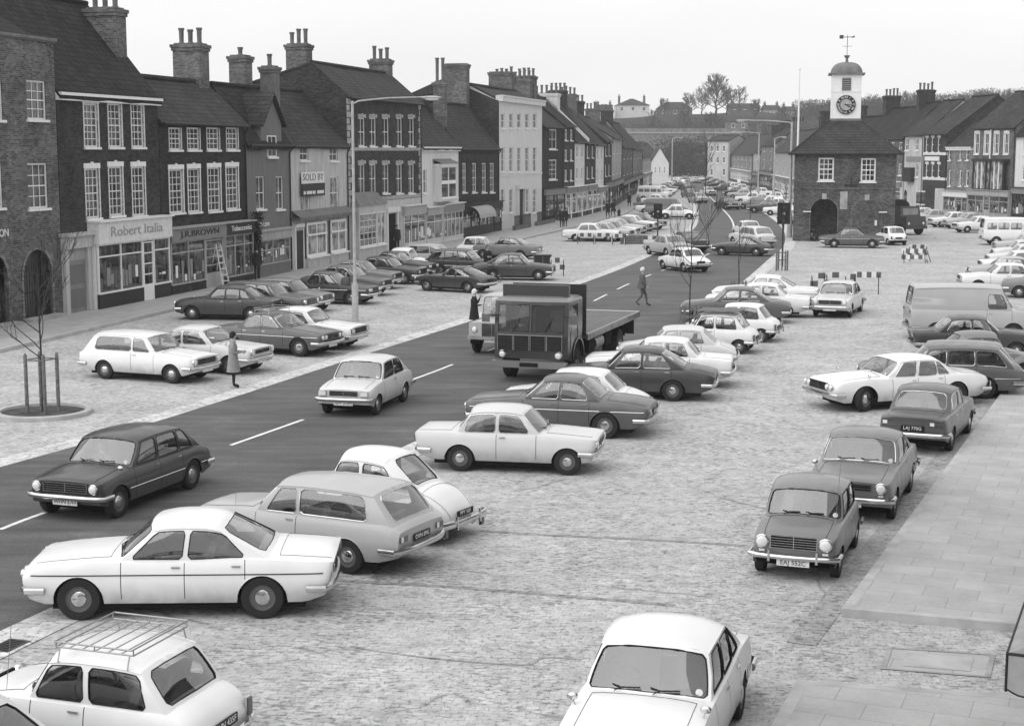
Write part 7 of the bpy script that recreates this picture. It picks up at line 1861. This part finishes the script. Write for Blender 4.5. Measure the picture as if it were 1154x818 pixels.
def person(px, py, H, rz, label, top='cloth_m', legs='cloth_d', coat=.0, pose='stand', hairm='hair', hat=None, arms=None, z=0.0, group=None, bag=None, female=False, loc=None):
    b = G(px, py, z) if loc is None else Vector(loc); root = empty('person', b, rad(rz)); s = H / 1.72; V = lambda x, y, q: Vector((x * s, y * s, q * s))
    st_ = {'stand': 0, 'walk': .21, 'sit': 0}[pose]
    hipz = .92 - .02 * (st_ > 0); sw = .17 if female else .19
    J = [V(0, 0, hipz + .03), V(0, 0, 1.12), V(0, 0, 1.34), V(.01, 0, 1.47), V(.02, 0, 1.56)]          # pelvis .. neck
    E = [(0, 1), (1, 2), (2, 3), (3, 4)]; R = [(.14 * s, .12 * s), (.125 * s, .105 * s), (.15 * s, .115 * s), .055 * s, .05 * s]
    hands = []
    def add(p, par, r_): J.append(p); R.append(r_ * s); E.append((par, len(J) - 1)); return len(J) - 1
    for sd in (-1, 1):
        a = add(V(0, sd * sw, 1.38), 2, .062)
        pose_a = (arms or {}).get(sd, 'swing' if st_ else 'hang')
        if pose_a == 'hang': e_, w_ = V(-.02, sd * (sw + .05), 1.12), V(.05, sd * (sw + .06), .87)
        elif pose_a == 'swing': f = -sd * .5 * st_ / .3; e_, w_ = V(-.03 + f * .12, sd * (sw + .05), 1.13), V(.05 + f * .42, sd * (sw + .05), .92)
        elif pose_a == 'front': e_, w_ = V(.03, sd * (sw + .05), 1.11), V(.28, sd * .10, 1.13)
        elif pose_a == 'face': e_, w_ = V(.14, sd * (sw + .02), 1.15), V(.24, sd * .08, 1.40)
        e = add(e_, a, .045); w = add(w_, e, .030); hands.append((sd, J[w], J[w] - J[e]))
    for sd in (-1, 1):
        f = sd * st_
        h = add(V(0, sd * .09, hipz - .04), 0, .09)
        kx = f * .55 + (.05 if st_ and f < 0 else 0)
        if pose == 'sit':
            k = add(V(.40, sd * .12, hipz + .02), h, .062); a = add(V(.52, sd * .12, hipz - .36), k, .042); add(V(.68, sd * .12, hipz - .38), a, .036); continue
        k = add(V(kx + (.06 if st_ else .01), sd * .10, .50), h, .062)
        ax = f * 1.05 - (.05 if st_ and f < 0 else 0); az = .10 + (.08 if st_ and f < 0 else 0)
        a = add(V(ax, sd * .10, az), k, .042); t = add(V(ax + .17, sd * .11, .035 + (.02 if az > .12 else 0)), a, .036)
    matl = [M['skin'], M[top], M[legs], M['cloth_d']]
    def pick(c):
        q = c.z / s
        if q > 1.465: return 0
        if q < .12: return 3
        if q > hipz - .02: return 1
        return 2
    # arms below the hip line keep the sleeve
    def pick2(c):
        k = pick(c)
        if k == 2 and abs(c.y / s) > .185 and c.z / s > .62: return 1
        return k
    body = skin_body([tuple(j) for j in J], E, R, (matl, pick2), 'body', root)
    # head with face
    hd = MB(); hz = 1.635 * s
    rows = []
    for i in range(11):
        t = i / 10; a = -PI / 2 + PI * t; zz = math.sin(a) * .118; r_ = math.cos(a)
        jaw = .80 + .20 * min(1, (t * 2.2)); rows.append([((r_ * .098 * math.cos(2 * PI * k / 16) * (1.0 if math.cos(2 * PI * k / 16) < 0 else .95) + .02) * s, r_ * .076 * jaw * math.sin(2 * PI * k / 16) * s, hz + zz * s) for k in range(16)])
    hd.grid(rows, M['skin'], closed=True)
    hd.obox((.105 * s, -.012 * s, hz - .035 * s), (.028 * s, 0, -.0), (0, .024 * s, 0), (-.02 * s, 0, .045 * s), M['skin'])
    for q in (-1, 1): hd.ellip((-.0 * s, q * .076 * s, hz), (.02 * s, .012 * s, .032 * s), M['skin'], 8, 5)
    hb = hd.build('head', body, smooth=60)
    fe = MB()
    for q in (-1, 1): fe.ellip((.104 * s, q * .03 * s, hz + .008 * s), (.009 * s, .013 * s, .008 * s), M['eye'], 8, 5); fe.box((.108 * s, q * .03 * s - .016 * s, hz + .026 * s), (.114 * s, q * .03 * s + .016 * s, hz + .031 * s), M['hair'])
    fe.box((.103 * s, -.022 * s, hz - .062 * s), (.112 * s, .022 * s, hz - .054 * s), M['tail']); fe.build('face', hb)
    hr = MB(); rows = []
    for i in range(8):
        t = i / 7; rows.append([])
        for k in range(16):
            a = 2 * PI * k / 16; front = max(0, math.cos(a)); zl = (-.07 if female else -.045) + front * .125; zz = zl + (.138 - zl) * t; r_ = math.sqrt(max(0, 1 - (max(0, zz) / .14) ** 2))
            rows[-1].append(((r_ * .112 * math.cos(a) + .008) * s, r_ * .092 * math.sin(a) * s, hz + zz * s))
    hr.grid(rows, M[hairm], closed=True); hr.poly(rows[-1], M[hairm]); hr.build('hair' if hairm == 'hair' else 'headscarf', hb, smooth=60)
    if hat:
        c = MB(); c.lathe([(.14 * s, hz + .055 * s), (.145 * s, hz + .065 * s), (.11 * s, hz + .075 * s), (.105 * s, hz + .14 * s), (.0001, hz + .155 * s)], M[hat], 16, org=(.01 * s, 0, 0)); c.build('cap', hb, smooth=40)
    if coat:
        c = MB(); rows = []
        zt_, zb_ = 1.44, coat
        for i in range(9):
            t = i / 8; zz = zt_ + (zb_ - zt_) * t
            wx = interp([(0, .07), (.12, .14), (.35, .135), (.6, .16), (1, .21)], t) + (.05 * st_ / .3 * t); wy = interp([(0, .10), (.10, .205), (.35, .19), (.6, .205), (1, .25)], t)
            rows.append([((wx + .008 * math.sin(5 * 2 * PI * k / 20) * t) * s * math.cos(2 * PI * k / 20), wy * s * math.sin(2 * PI * k / 20), zz * s) for k in range(20)])
        c.grid(rows, M[top], closed=True); c.tube([(p[0], p[1], p[2]) for p in rows[-1]], .01 * s, M[top], 4, closed=True); c.build('coat', body, smooth=60)
        cl_ = MB(); cl_.lathe([(.10 * s, 1.41 * s), (.085 * s, 1.47 * s), (.07 * s, 1.475 * s)], M[top], 14); cl_.build('collar', body, smooth=40)
    for sd, w, d in hands: hand(body, w, d, sd, s)
    tag(root, label, 'person', group)
    if bag:
        q = MB(); w = hands[0][1]; q.box((w.x - .05 * s, w.y - .16 * s, w.z - .42 * s), (w.x + .09 * s, w.y + .16 * s, w.z - .14 * s), M[bag], taper=.01)
        q.tube([(w.x, w.y - .1 * s, w.z - .14 * s), (w.x, w.y - .03 * s, w.z - .04 * s), (w.x, w.y + .03 * s, w.z - .04 * s), (w.x, w.y + .1 * s, w.z - .14 * s)], .008, M[bag], 5)
        o = q.build('handbag', loc=b, rz=rad(rz)); tag(o, 'bag carried by the ' + label, 'bag')
person(263.5, 437, 1.60, 10, 'woman in light knee length coat standing by the white saloon', 'cloth_l', 'cloth_d', .52, 'stand', arms={-1: 'front', 1: 'front'}, female=True)
person(534.5, 375, 1.62, 5, 'person in white headscarf and dark coat beside the off road vehicle', 'cloth_d', 'cloth_d', .55, 'stand', hairm='hair_w', arms={-1: 'front', 1: 'face'}, female=True)
person(723.5, 345, 1.68, -5, 'pale haired man walking across the road behind the lorry', 'cloth_m', 'cloth_m', .82, 'walk', hairm='hair_w')
person(390, 343, 1.45, -70, 'small person in grey coat beside the lamp column', 'cloth_m', 'cloth_m', .50, 'stand')
person(290, 316, 1.70, 90, 'dark clothed person at the corner of the rendered shop', 'cloth_d', 'cloth_d', .8, 'stand', z=.13)
person(447.5, 283, 1.72, -60, 'dark figure in the black doorway of the large brick house', 'cloth_d', 'cloth_d', .75, 'stand', z=.13)
person(549.5, 312, 1.68, -70, 'person in dark jacket holding the bicycle', 'cloth_d', 'cloth_d', .8, 'stand', arms={-1: 'front', 1: 'front'})
person(709, 234, 1.75, -80, 'tall dark walker alone in the middle of the far pavement', 'cloth_d', 'cloth_d', .6, 'walk', z=.0)
person(685, 246, 1.72, 100, 'dark walker nearest the shop doorways of the far left row', 'cloth_d', 'cloth_d', .6, 'walk', z=.13)
person(691, 244, 1.68, 110, 'dark pedestrian just right of the shop doorway walker', 'cloth_d', 'cloth_d', .6, 'walk', z=.13, bag='cloth_d')
person(697.5, 247, 1.1, 110, 'child in dark clothes behind the parked cars of the far left row', 'cloth_d', 'cloth_d', .5, 'stand')
person(719.5, 236, 1.66, -90, 'pedestrian between the tall dark walker and the white cars', 'cloth_m', 'cloth_d', .6, 'walk')
person(633, 256.5, 1.70, -100, 'left one of two people in front of the triple windowed house', 'cloth_d', 'cloth_d', .6, 'stand', z=.13)
person(637, 255.5, 1.66, 80, 'right one of two people in front of the triple windowed house', 'cloth_d', 'cloth_d', .55, 'stand', z=.13)
person(1080, 247, 1.72, 200, 'dark figure at the shop door below the pale cornice house', 'cloth_d', 'cloth_d', .7, 'stand', z=.0)
# climbing plant on the shop corner
b = PL(281.5); F_ = Frame(PL(280.6), PL(329)); root = empty('climbing_plant', (b[0], b[1], .13), F_.rz); rnd = random.Random(3); s_ = MB(); pts = [Vector((rnd.uniform(-.06, .06), -.5 + rnd.uniform(-.03, .03), z)) for z in (0, .7, 1.4, 2.1, 2.8, 3.4)]; s_.tube(pts, .05, M['bark'], 6, r2=.02); s_.build('stem', root); s_ = MB()
for k in range(1500):
    z = rnd.uniform(.9, 3.5); w_ = .34 + .15 * math.sin(z * 2.2); c = Vector((rnd.gauss(0, w_ * .55), -.5 + rnd.gauss(0, .12), z)); u = Vector((rnd.gauss(0, 1), rnd.gauss(0, 1), rnd.gauss(0, 1))).normalized() * .09; v = Vector((rnd.gauss(0, 1), rnd.gauss(0, 1), rnd.gauss(0, 1))).normalized() * .09; s_.poly([c, c + u, c + v], M['hair'])
s_.build('foliage', root, merge=False); tag(root, 'dark climbing plant between the tobacconist and the grey gabled house', 'plant')
# television aerials on the roofs are parts of their houses: a few tall ones
def aerial(house_root, x, y, z, h, rz=0):
    a = MB(); a.tube([(x, y, z), (x, y, z + h)], .02, M['iron'], 4)
    for k in range(5): a.tube([(x - .35, y - .3 + k * .15, z + h - .05), (x + .35, y - .3 + k * .15, z + h - .05)], .012, M['iron'], 3)
    a.tube([(x, y - .4, z + h - .05), (x, y + .4, z + h - .05)], .015, M['iron'], 3); a.build('aerial', house_root, merge=False)
# ------------------------------------------------------------------ the cars
def K(kind, *what):
    S = SPECS[kind]; dm = S['fw'] + S['wb'] / 2; y = S['W'] / 2 - .105; w = what[0]
    return {'FL': (S['wb'] / 2, y, 0), 'FR': (S['wb'] / 2, -y, 0), 'RL': (-S['wb'] / 2, y, 0), 'RR': (-S['wb'] / 2, -y, 0), 'F': (dm, 0, .5), 'FB': (dm, -.5, .45), 'T': (dm - S['L'], 0, .55), 'C': (0, 0, 0), 'T8': (dm - S['L'], 0, .75)}[w]
def P2(kind, color, lod, f, r, side, label, **k):
    h, loc = two(kind, f, r, side); return put_car(kind, color, lod, h, None, None, label, loc=loc, **k)
def PC(kind, color, lod, h, at, px, label, **k):
    return put_car(kind, color, lod, h, K(kind, at) if isinstance(at, str) else at, px, label, **k)
S_mini = SPECS['mini']
med = 'cars parked nose to the road on the median side'; kerbg = 'cars parked along the right kerb'; lft = 'cars parked in front of the left shops'; farL = 'cars in the far left rows'; farR = 'cars in the far right rows'; rgt = 'vehicles parked in the right hand row'
# median row, near to far
PC('mini', 'white', 0, 161, (1.535 - 2.30, .53, 1.25), (155, 754), 'small white two-door car with empty roof rack at the lower left corner', group=med, opts=('rack', 'aerial', 'R=BHN 435F'))
PC('hatch', 'cream', 0, 158, (-.9, -.3, 1.30), (-16, 790), 'pale car of which only the rear pillar shows at the bottom left edge', group=med)
P2('chrysler', 'white', 0, (92.5, 697.6), (295, 695.7), 1, 'long white four-door saloon parked above the car with the roof rack', group=med)
PC('estate', 'light', 0, 153, 'RL', (393.7, 645.6), 'light grey estate car between the long white saloon and the rounded white car', group=med, opts=('R=OVN 89G', 'aerial'))
PC('beetle', 'white', 0, 150, (2.0 - 4.12, .72, .38), (508, 596), 'white rounded car with arched wings and sloping back', group=med, opts=('R=PPY 56F',))
P2('viva', 'cream', 0, (637, 535), (521.5, 530.5), -1, 'pale two-door boxy saloon facing right, alone of its row to point away from the road', group=med)
PC('rover', 'grey', 0, 166, 'RL', (682, 494), 'grey four-door saloon with chrome side strip behind the pale boxy saloon', group=med, opts=('R=KPT 321G',))
PC('elevenhundred', 'white', 0, 165, 'T8', (731, 444), 'white car squeezed between the grey saloon with chrome strip and the dark fastback', group=med)
PC('fastsaloon', 'dark', 0, 169, 'RL', (758, 452), 'dark sloping-tail saloon with pale roof rails in front of the lorry', group=med)
PC('cortina', 'white', 0, 169, 'RL', (785, 437), 'white saloon showing only roof and bonnet behind the dark fastback', group=med)
PC('elevenhundred', 'cream', 0, 173, 'RL', (803.6, 418.3), 'pale four-door car just left of the white car carrying boards', group=med)
PC('mini', 'white', 0, 160, 'RL', (833, 399), 'small white car with boards on its roof by the leaning sapling', group=med, opts=('boards',))
PC('mini', 'white', 0, 158, 'RL', (858, 386), 'second small white car with plain roof, next to the one carrying boards', group=med)
PC('fastsaloon', 'grey', 1, 171, 'T', (892, 348), 'dark saloon among white cars by the second staked sapling', group=med)
PC('cortina', 'white', 1, 168, 'T', (913, 342), 'white saloon directly behind the dark one of the median row', group=med)
PC('chrysler', 'white', 1, 165, 'T8', (922, 328), 'white saloon at the far end of the median row beside the barriers', group=med)
P2('avenger', 'cream', 0, (957, 358), (969.5, 351), 1, 'light car facing us in front of the striped barriers')
# on the road
P2('maxi', 'dark', 0, (132.7, 582.6), (213.2, 551), 1, 'dark five-door car driving towards us at the left', opts=('F=WHN 67H',), name='moving_car')
P2('hatch', 'cream', 0, (424, 467), (453.5, 452.6), 1, 'small pale hatchback driving in the middle of the road', opts=('F=NPY 214M',), name='moving_car')
PC('landrover', 'light', 0, -110, 'FR', (538, 397), 'pale off road vehicle half hidden behind the lorry', cat='off road car', name='off_road_car')
PC('elevenhundred', 'white', 1, 114, 'RL', (771, 307), 'white four-door car driving away just past the walking man', name='moving_car')
P2('mgb', 'dark', 1, (814, 288), (851, 289), 1, 'low dark sports car turning across the road before the town hall', name='moving_car')
PC('cortina', 'light', 2, 112, 'C', (752, 288), 'pale car ahead of the white four-door car on the road', name='moving_car')
PC('cortina', 'grey', 2, 108, 'C', (773, 283), 'dark car between the sapling and the two pale moving cars', name='moving_car')
# right kerb
SA = SPECS['avenger']; PC('avenger', 'white', 0, -107, (SA['fw'] + SA['wb'] / 2 - 1.25, 0, .93), (728, 779), 'white car with two wipers and three side windows cut off by the bottom edge', group=kerbg, opts=('F=TVN 310J',))
P2('mini', 'mid', 0, (939.5, 653), (962, 613), 1, 'small dark grey car with round headlamps and plate EAJ 552C', group=kerbg, opts=('F=EAJ 552C', 'aerial'))
P2('marina', 'mid', 0, (1004, 584), (1022.5, 554), 1, 'grey saloon facing us behind the small dark grey car', group=kerbg, opts=('F=RPY 88L',))
P2('toledo', 'grey', 0, (1088.6, 488.5), (1069.8, 507), -1, 'dark saloon with its back towards us behind the grey saloon at the kerb', group=kerbg, opts=('R=LAJ 770G',))
P2('jaguar', 'white', 0, (960, 464.5), (1088, 457), 1, 'long low white luxury saloon with turned front wheels', group=rgt, opts=('steer',))
PC('estate4', 'grey', 0, 171, 'T', (1150, 424), 'dark estate car with chrome framed side windows behind the long white saloon', group=rgt)
PC('estate', 'mid', 1, 170, (.9, 0, 1.40), (1022, 383), 'grey estate car half hidden behind the long white saloon', group=rgt)
PC('toledo', 'dark', 1, -6, 'T8', (1026, 375), 'dark boxy saloon in front of the light delivery van', group=rgt)
PC('beetle', 'mid', 1, 5, (0, 0, 1.45), (1104, 374), 'rounded grey car whose roof shows above the dark estate', group=rgt)
PC('van', 'light', 0, -5, (-2.28, -.85, .5), (1026, 368), 'light grey panel van parked in the right hand row', cat='van', group=rgt, name='parked_van')
for i, (k, c, x, y, l) in enumerate([('cortina', 'white', 1081, 316, 'white saloon directly behind the light panel van'), ('toledo', 'light', 1091, 307, 'light grey saloon second behind the panel van'), ('cortina', 'white', 1104, 299.5, 'white roofed saloon third behind the panel van'),
        ('fastsaloon', 'cream', 1112, 292, 'pale saloon fourth behind the panel van'), ('elevenhundred', 'cream', 1118, 285, 'pale small saloon fifth behind the panel van'), ('cortina', 'light', 1120, 278, 'light saloon sixth behind the panel van, nearest the minibus')]):
    PC(k, c, 1 if i < 2 else 2, 173, 'F', (x, y), l, group=rgt)
PC('cortina', 'mid', 1, 160, 'F', (1130, 322), 'grey saloon cut off by the right edge above the panel van roof', group=rgt)
PC('minibus', 'white', 1, -4, (-2.28, -.8, .55), (1108, 268), 'white minibus with side windows near the right hand shops', cat='minibus', group=rgt, name='minibus')
PC('cortina', 'white', 2, 190, 'C', (1101, 262), 'white saloon immediately left of the minibus', group=rgt)
PC('rover', 'light', 2, 190, 'C', (1090, 257.5), 'grey saloon second left of the minibus', group=rgt)
PC('cortina', 'white', 2, 188, 'C', (1072, 256), 'white saloon third left of the minibus before the cornice house', group=rgt)
PC('marina', 'light', 2, 188, 'C', (1048, 253), 'light saloon outside the banded brick building', group=rgt)
PC('cortina', 'cream', 2, 186, 'C', (1036, 250), 'pale saloon outside the public house, partly behind the covered lorry', group=rgt)
P2('rover', 'grey', 1, (982.5, 280), (940, 279.5), -1, 'dark four-door saloon side on before the town hall')
PC('mini', 'white', 1, 98, 'RL', (1001, 276.5), 'small white car seen from behind at the right corner of the town hall')
# left side, near row
P2('estate', 'white', 0, (193, 432), (121, 427), -1, 'white estate car with dark side line at the left end of its row', group=lft)
PC('marina', 'cream', 0, -20, 'FB', (287, 406), 'cream saloon between the white estate and the woman in the light coat', group=lft)
PC('rover', 'grey', 0, -24, 'FR', (338, 402), 'dark saloon with roof rack parked beside a white saloon', group=lft, opts=('rack',))
PC('cortina', 'white', 0, -19, 'FB', (399, 380), 'white saloon nearest the tall lamp column', group=lft)
PC('avenger', 'dark', 0, 171, 'FL', (217, 360.5), 'dark car facing left against the kerb below the dark brick house', group=lft)
for i, (k, c, x, y, lod, l) in enumerate([('estate', 'grey', 351, 343, 1, 'dark grey car right of the dark one facing left'), ('maxi', 'mid', 369, 338, 1, 'grey hatchback third in the row below the white rendered house'), ('rover', 'dark', 423, 330, 1, 'dark saloon right behind the lamp column foot'),
        ('fastsaloon', 'grey', 437, 321, 1, 'dark grey saloon second past the lamp column'), ('cortina', 'mid', 449, 314, 1, 'mid grey saloon third past the lamp column'), ('cortina', 'dark', 477, 309, 1, 'dark saloon nose to nose with the dark coupe'),
        ('rover', 'black', 489, 303, 1, 'black saloon beside the white rounded car'), ('beetle', 'white', 496, 300, 1, 'white rounded car behind the dark coupe'), ('estate', 'light', 528, 293, 1, 'light grey estate below the large shop windows'),
        ('estate4', 'black', 566, 301, 1, 'black estate car with pale roof line next to the cyclist')]):
    PC(k, c, lod, -17, 'F', (x, y), l, group=lft)
PC('mini', 'white', 1, -10, 'C', (541, 290), 'little white car hidden behind the black estate', group=lft)
PC('marina', 'mid', 1, 164, 'T', (608, 282), 'grey sloping-back car with its tail towards the road', group=lft)
PC('fastsaloon', 'dark', 1, -8, 'FR', (607, 316.5), 'dark saloon with light roof by the person holding the bicycle', group=lft)
P2('mgb', 'dark', 0, (479, 328), (530, 330.5), 1, 'low dark coupe with sloping tail in the open part of the left setts', group=lft)
# small far rows; each seen only a few pixels high
row = [('cortina', 'white', -8, 'C', 668, 272, 'white saloon behind the long barrier line'), ('beetle', 'light', -10, 'C', 690, 269, 'light rounded car behind the right part of the barrier line'), ('cortina', 'light', -22, 'F', 712, 264, 'first of the six slanting cars beyond the barriers'),
       ('cortina', 'white', -22, 'F', 719, 261.5, 'second of the six slanting cars beyond the barriers'), ('rover', 'light', -22, 'F', 726, 259, 'third of the six slanting cars beyond the barriers'), ('cortina', 'mid', -22, 'F', 733, 256.5, 'fourth of the six slanting cars beyond the barriers'),
       ('cortina', 'white', -22, 'F', 740, 254.5, 'fifth of the six slanting cars beyond the barriers'), ('fastsaloon', 'grey', -22, 'F', 749, 252.5, 'last and darkest of the six slanting cars beyond the barriers'),
       ('van', 'mid', -8, 'C', 752, 245, 'flat roofed grey van above the left traffic light'), ('beetle', 'white', -12, 'C', 764, 247, 'white rounded car right of the left traffic light'), ('cortina', 'white', -14, 'C', 740, 241, 'white car behind the flat roofed van'),
       ('rover', 'mid', -14, 'C', 737, 236, 'grey car second behind the flat roofed van'), ('cortina', 'white', -14, 'C', 742, 231.5, 'white car third behind the flat roofed van'), ('minibus', 'white', -14, 'C', 737, 226, 'white high roofed car at the top of the left rows'),
       ('cortina', 'cream', -20, 'C', 744, 222.5, 'pale car in the left row level with the tall dark walker'), ('rover', 'white', -20, 'C', 748, 219, 'white car before the white gabled cottage'), ('cortina', 'mid', -20, 'C', 752, 216, 'grey car before the white gabled cottage'),
       ('cortina', 'white', -30, 'C', 757, 213.5, 'white car by the slender far lamp column'), ('cortina', 'dark', -30, 'C', 768, 214, 'dark car at the left kerb of the far road'), ('cortina', 'cream', -40, 'C', 764, 210.5, 'pale car at the far left kerb near the bend'),
       ('cortina', 'white', -50, 'C', 766, 207.5, 'white car second from the far end of the left kerb'), ('cortina', 'dark', -60, 'C', 772, 205.5, 'dark car last at the left kerb')]
for k, c, h, at, x, y, l in row: PC(k, c, 2, h, at, (x, y), l, group=farL)
mov = [('cortina', 'mid', 100, 777, 223, 'grey car driving away left of the centre line'), ('fastsaloon', 'light', 102, 786, 229, 'light car driving away nearest on the far road'), ('cortina', 'white', -80, 798, 221, 'white car coming towards us on the far road'), ('rover', 'dark', -75, 820, 236, 'dark car coming towards us near the bend'), ('cortina', 'dark', 95, 774, 216, 'dark car driving away beyond the others'), ('cortina', 'light', 95, 783, 206.5, 'pale car farthest away on the road')]
for k, c, h, x, y, l in mov: PC(k, c, 2, h, 'C', (x, y), l, name='moving_car')
row = [('cortina', 'dark', 200, 797, 207, 'dark car in front of the tall white block'), ('cortina', 'mid', 200, 803, 209, 'grey car in front of the tall white block'), ('rover', 'dark', 195, 810, 212, 'dark car at the corner of the tall white block'), ('cortina', 'grey', 190, 814, 216, 'dark grey car by the long low brick house'),
       ('cortina', 'white', 170, 826, 215, 'white car first outside the long low brick house'), ('cortina', 'cream', 170, 834, 217, 'pale car second outside the long low brick house'), ('elevenhundred', 'dark', 170, 828, 221, 'dark small car in the far right cluster'), ('cortina', 'light', 168, 836, 224, 'light car in the far right cluster'),
       ('fastsaloon', 'mid', 168, 845, 220, 'grey car outside the narrow light gable front'), ('cortina', 'white', 168, 856, 222, 'white car left of the distant lamp column'), ('cortina', 'white', 165, 846, 229, 'white car in front row of the far right cluster, leftmost'), ('rover', 'cream', 165, 857, 231, 'cream car second in the front row of the far right cluster'),
       ('cortina', 'white', 165, 867, 233.5, 'white car third in the front row of the far right cluster'), ('cortina', 'mid', 165, 850, 235.5, 'grey car nearest the planting at the bend'), ('beetle', 'white', 165, 876, 237, 'white rounded car behind the right traffic light'), ('cortina', 'white', 165, 872, 228, 'white car between the two distant lamp columns'),
       ('cortina', 'light', 165, 886, 232, 'light car just left of the lamp by the town hall'), ('rover', 'dark', 165, 864, 240, 'dark car at the near corner of the far right cluster'), ('cortina', 'white', 165, 882, 243, 'white car right behind the right traffic light pole'), ('cortina', 'white', 100, 892, 252, 'white car standing close to the left wall of the town hall')]
for k, c, h, x, y, l in row: PC(k, c, 2, h, 'C', (x, y), l, group=farR)
PC('estate4', 'cream', 2, 110, 'C', (846, 277), 'light car with dark roof board waiting beyond the sports car', name='moving_car')
PC('cortina', 'white', 2, 95, 'C', (842, 268), 'white car ahead of the one with the dark roof board', name='moving_car')

_h, _l = two('maxi', (132.7, 582.6), (213.2, 551), 1); driver(_l, rad(_h), (.12, -.36), -.42, 1.6, 'driver in the dark five-door car')
_h, _l = two('hatch', (424, 467), (453.5, 452.6), 1); driver(_l, rad(_h), (.02, -.34), -.42, 1.6, 'driver in the small pale hatchback on the road')
_b = G(597, 411, .55); driver((_b.x, _b.y, 0), rad(-107.5), (-1.15, -.5), .50, 1.7, 'driver at the wheel of the flatbed lorry')
# ------------------------------------------------------------------ light, sky, camera
SUN_EL, SUN_AZ = rad(48), rad(-120)          # azimuth measured from +Y towards +X: light from the left and a little behind the camera
w = bpy.data.worlds.new('World'); scene.world = w; w.use_nodes = True; nt = w.node_tree; nt.nodes.clear()
out = nt.nodes.new('ShaderNodeOutputWorld'); bg_ = nt.nodes.new('ShaderNodeBackground'); sky = nt.nodes.new('ShaderNodeTexSky')
sky.sky_type = 'NISHITA'; sky.sun_disc = False; sky.sun_elevation = SUN_EL; sky.sun_rotation = SUN_AZ; sky.dust_density = 4
bw = nt.nodes.new('ShaderNodeRGBToBW'); nt.links.new(sky.outputs[0], bw.inputs[0])
tc = nt.nodes.new('ShaderNodeTexCoord'); mp = nt.nodes.new('ShaderNodeMapping'); mp.inputs['Scale'].default_value = (1.2, 1.2, 5); nt.links.new(tc.outputs['Generated'], mp.inputs[0])
cloud = ramp(nt, noise(nt, mp.outputs[0], 1.1, 5, .55), [(.3, .86), (.7, 1.06)])
ov = nt.nodes.new('ShaderNodeMix'); ov.data_type = 'RGBA'; ov.inputs[0].default_value = .88; nt.links.new(bw.outputs[0], ov.inputs[6]); ov.inputs[7].default_value = (7.7, 7.7, 7.7, 1)
ml = mix(nt, 1.0, ov.outputs[2], cloud, 'MULTIPLY')
nt.links.new(ml, bg_.inputs[0]); bg_.inputs[1].default_value = .10; nt.links.new(bg_.outputs[0], out.inputs[0])
sl = bpy.data.lights.new('Sun', 'SUN'); sl.energy = 1.5; sl.angle = rad(90); sl.color = (1, 1, 1); so = bpy.data.objects.new('Sun', sl); COL.objects.link(so)
sd = Vector((math.sin(SUN_AZ) * math.cos(SUN_EL), math.cos(SUN_AZ) * math.cos(SUN_EL), math.sin(SUN_EL)))
so.rotation_euler = (-sd).to_track_quat('-Z', 'Y').to_euler(); so.location = (0, 0, 60)
cam = bpy.data.cameras.new('Camera'); co = bpy.data.objects.new('Camera', cam); COL.objects.link(co); scene.camera = co
co.location = (0, 0, CAM_H); co.rotation_euler = (PI / 2 - TH, 0, 0); cam.sensor_fit = 'HORIZONTAL'; cam.sensor_width = 36; cam.lens = FPX * 36 / 1154; cam.clip_end = 3000; cam.clip_start = .1
vs = scene.view_settings; vs.view_transform = 'Standard'; vs.look = 'None'; vs.exposure = .48; vs.gamma = 1
scene.cycles.max_bounces = 6; scene.cycles.diffuse_bounces = 3; scene.cycles.glossy_bounces = 3; scene.cycles.transparent_max_bounces = 10; scene.cycles.caustics_reflective = False; scene.cycles.caustics_refractive = False
HAZE = True
if HAZE:
    hm = bpy.data.materials.new('haze'); hm.use_nodes = True; nt = hm.node_tree; nt.nodes.clear(); o_ = nt.nodes.new('ShaderNodeOutputMaterial'); pv = nt.nodes.new('ShaderNodeVolumePrincipled')
    pv.inputs['Color'].default_value = (.95, .95, .95, 1); pv.inputs['Density'].default_value = .0003; pv.inputs['Anisotropy'].default_value = .3; nt.links.new(pv.outputs[0], o_.inputs['Volume'])
    hz_ = MB(); hz_.box((-425, -65, -4), (485, 765, 52), hm); ho = hz_.build('haze'); tag(ho, None, None, kind='stuff')
scene.cycles.volume_bounces = 1
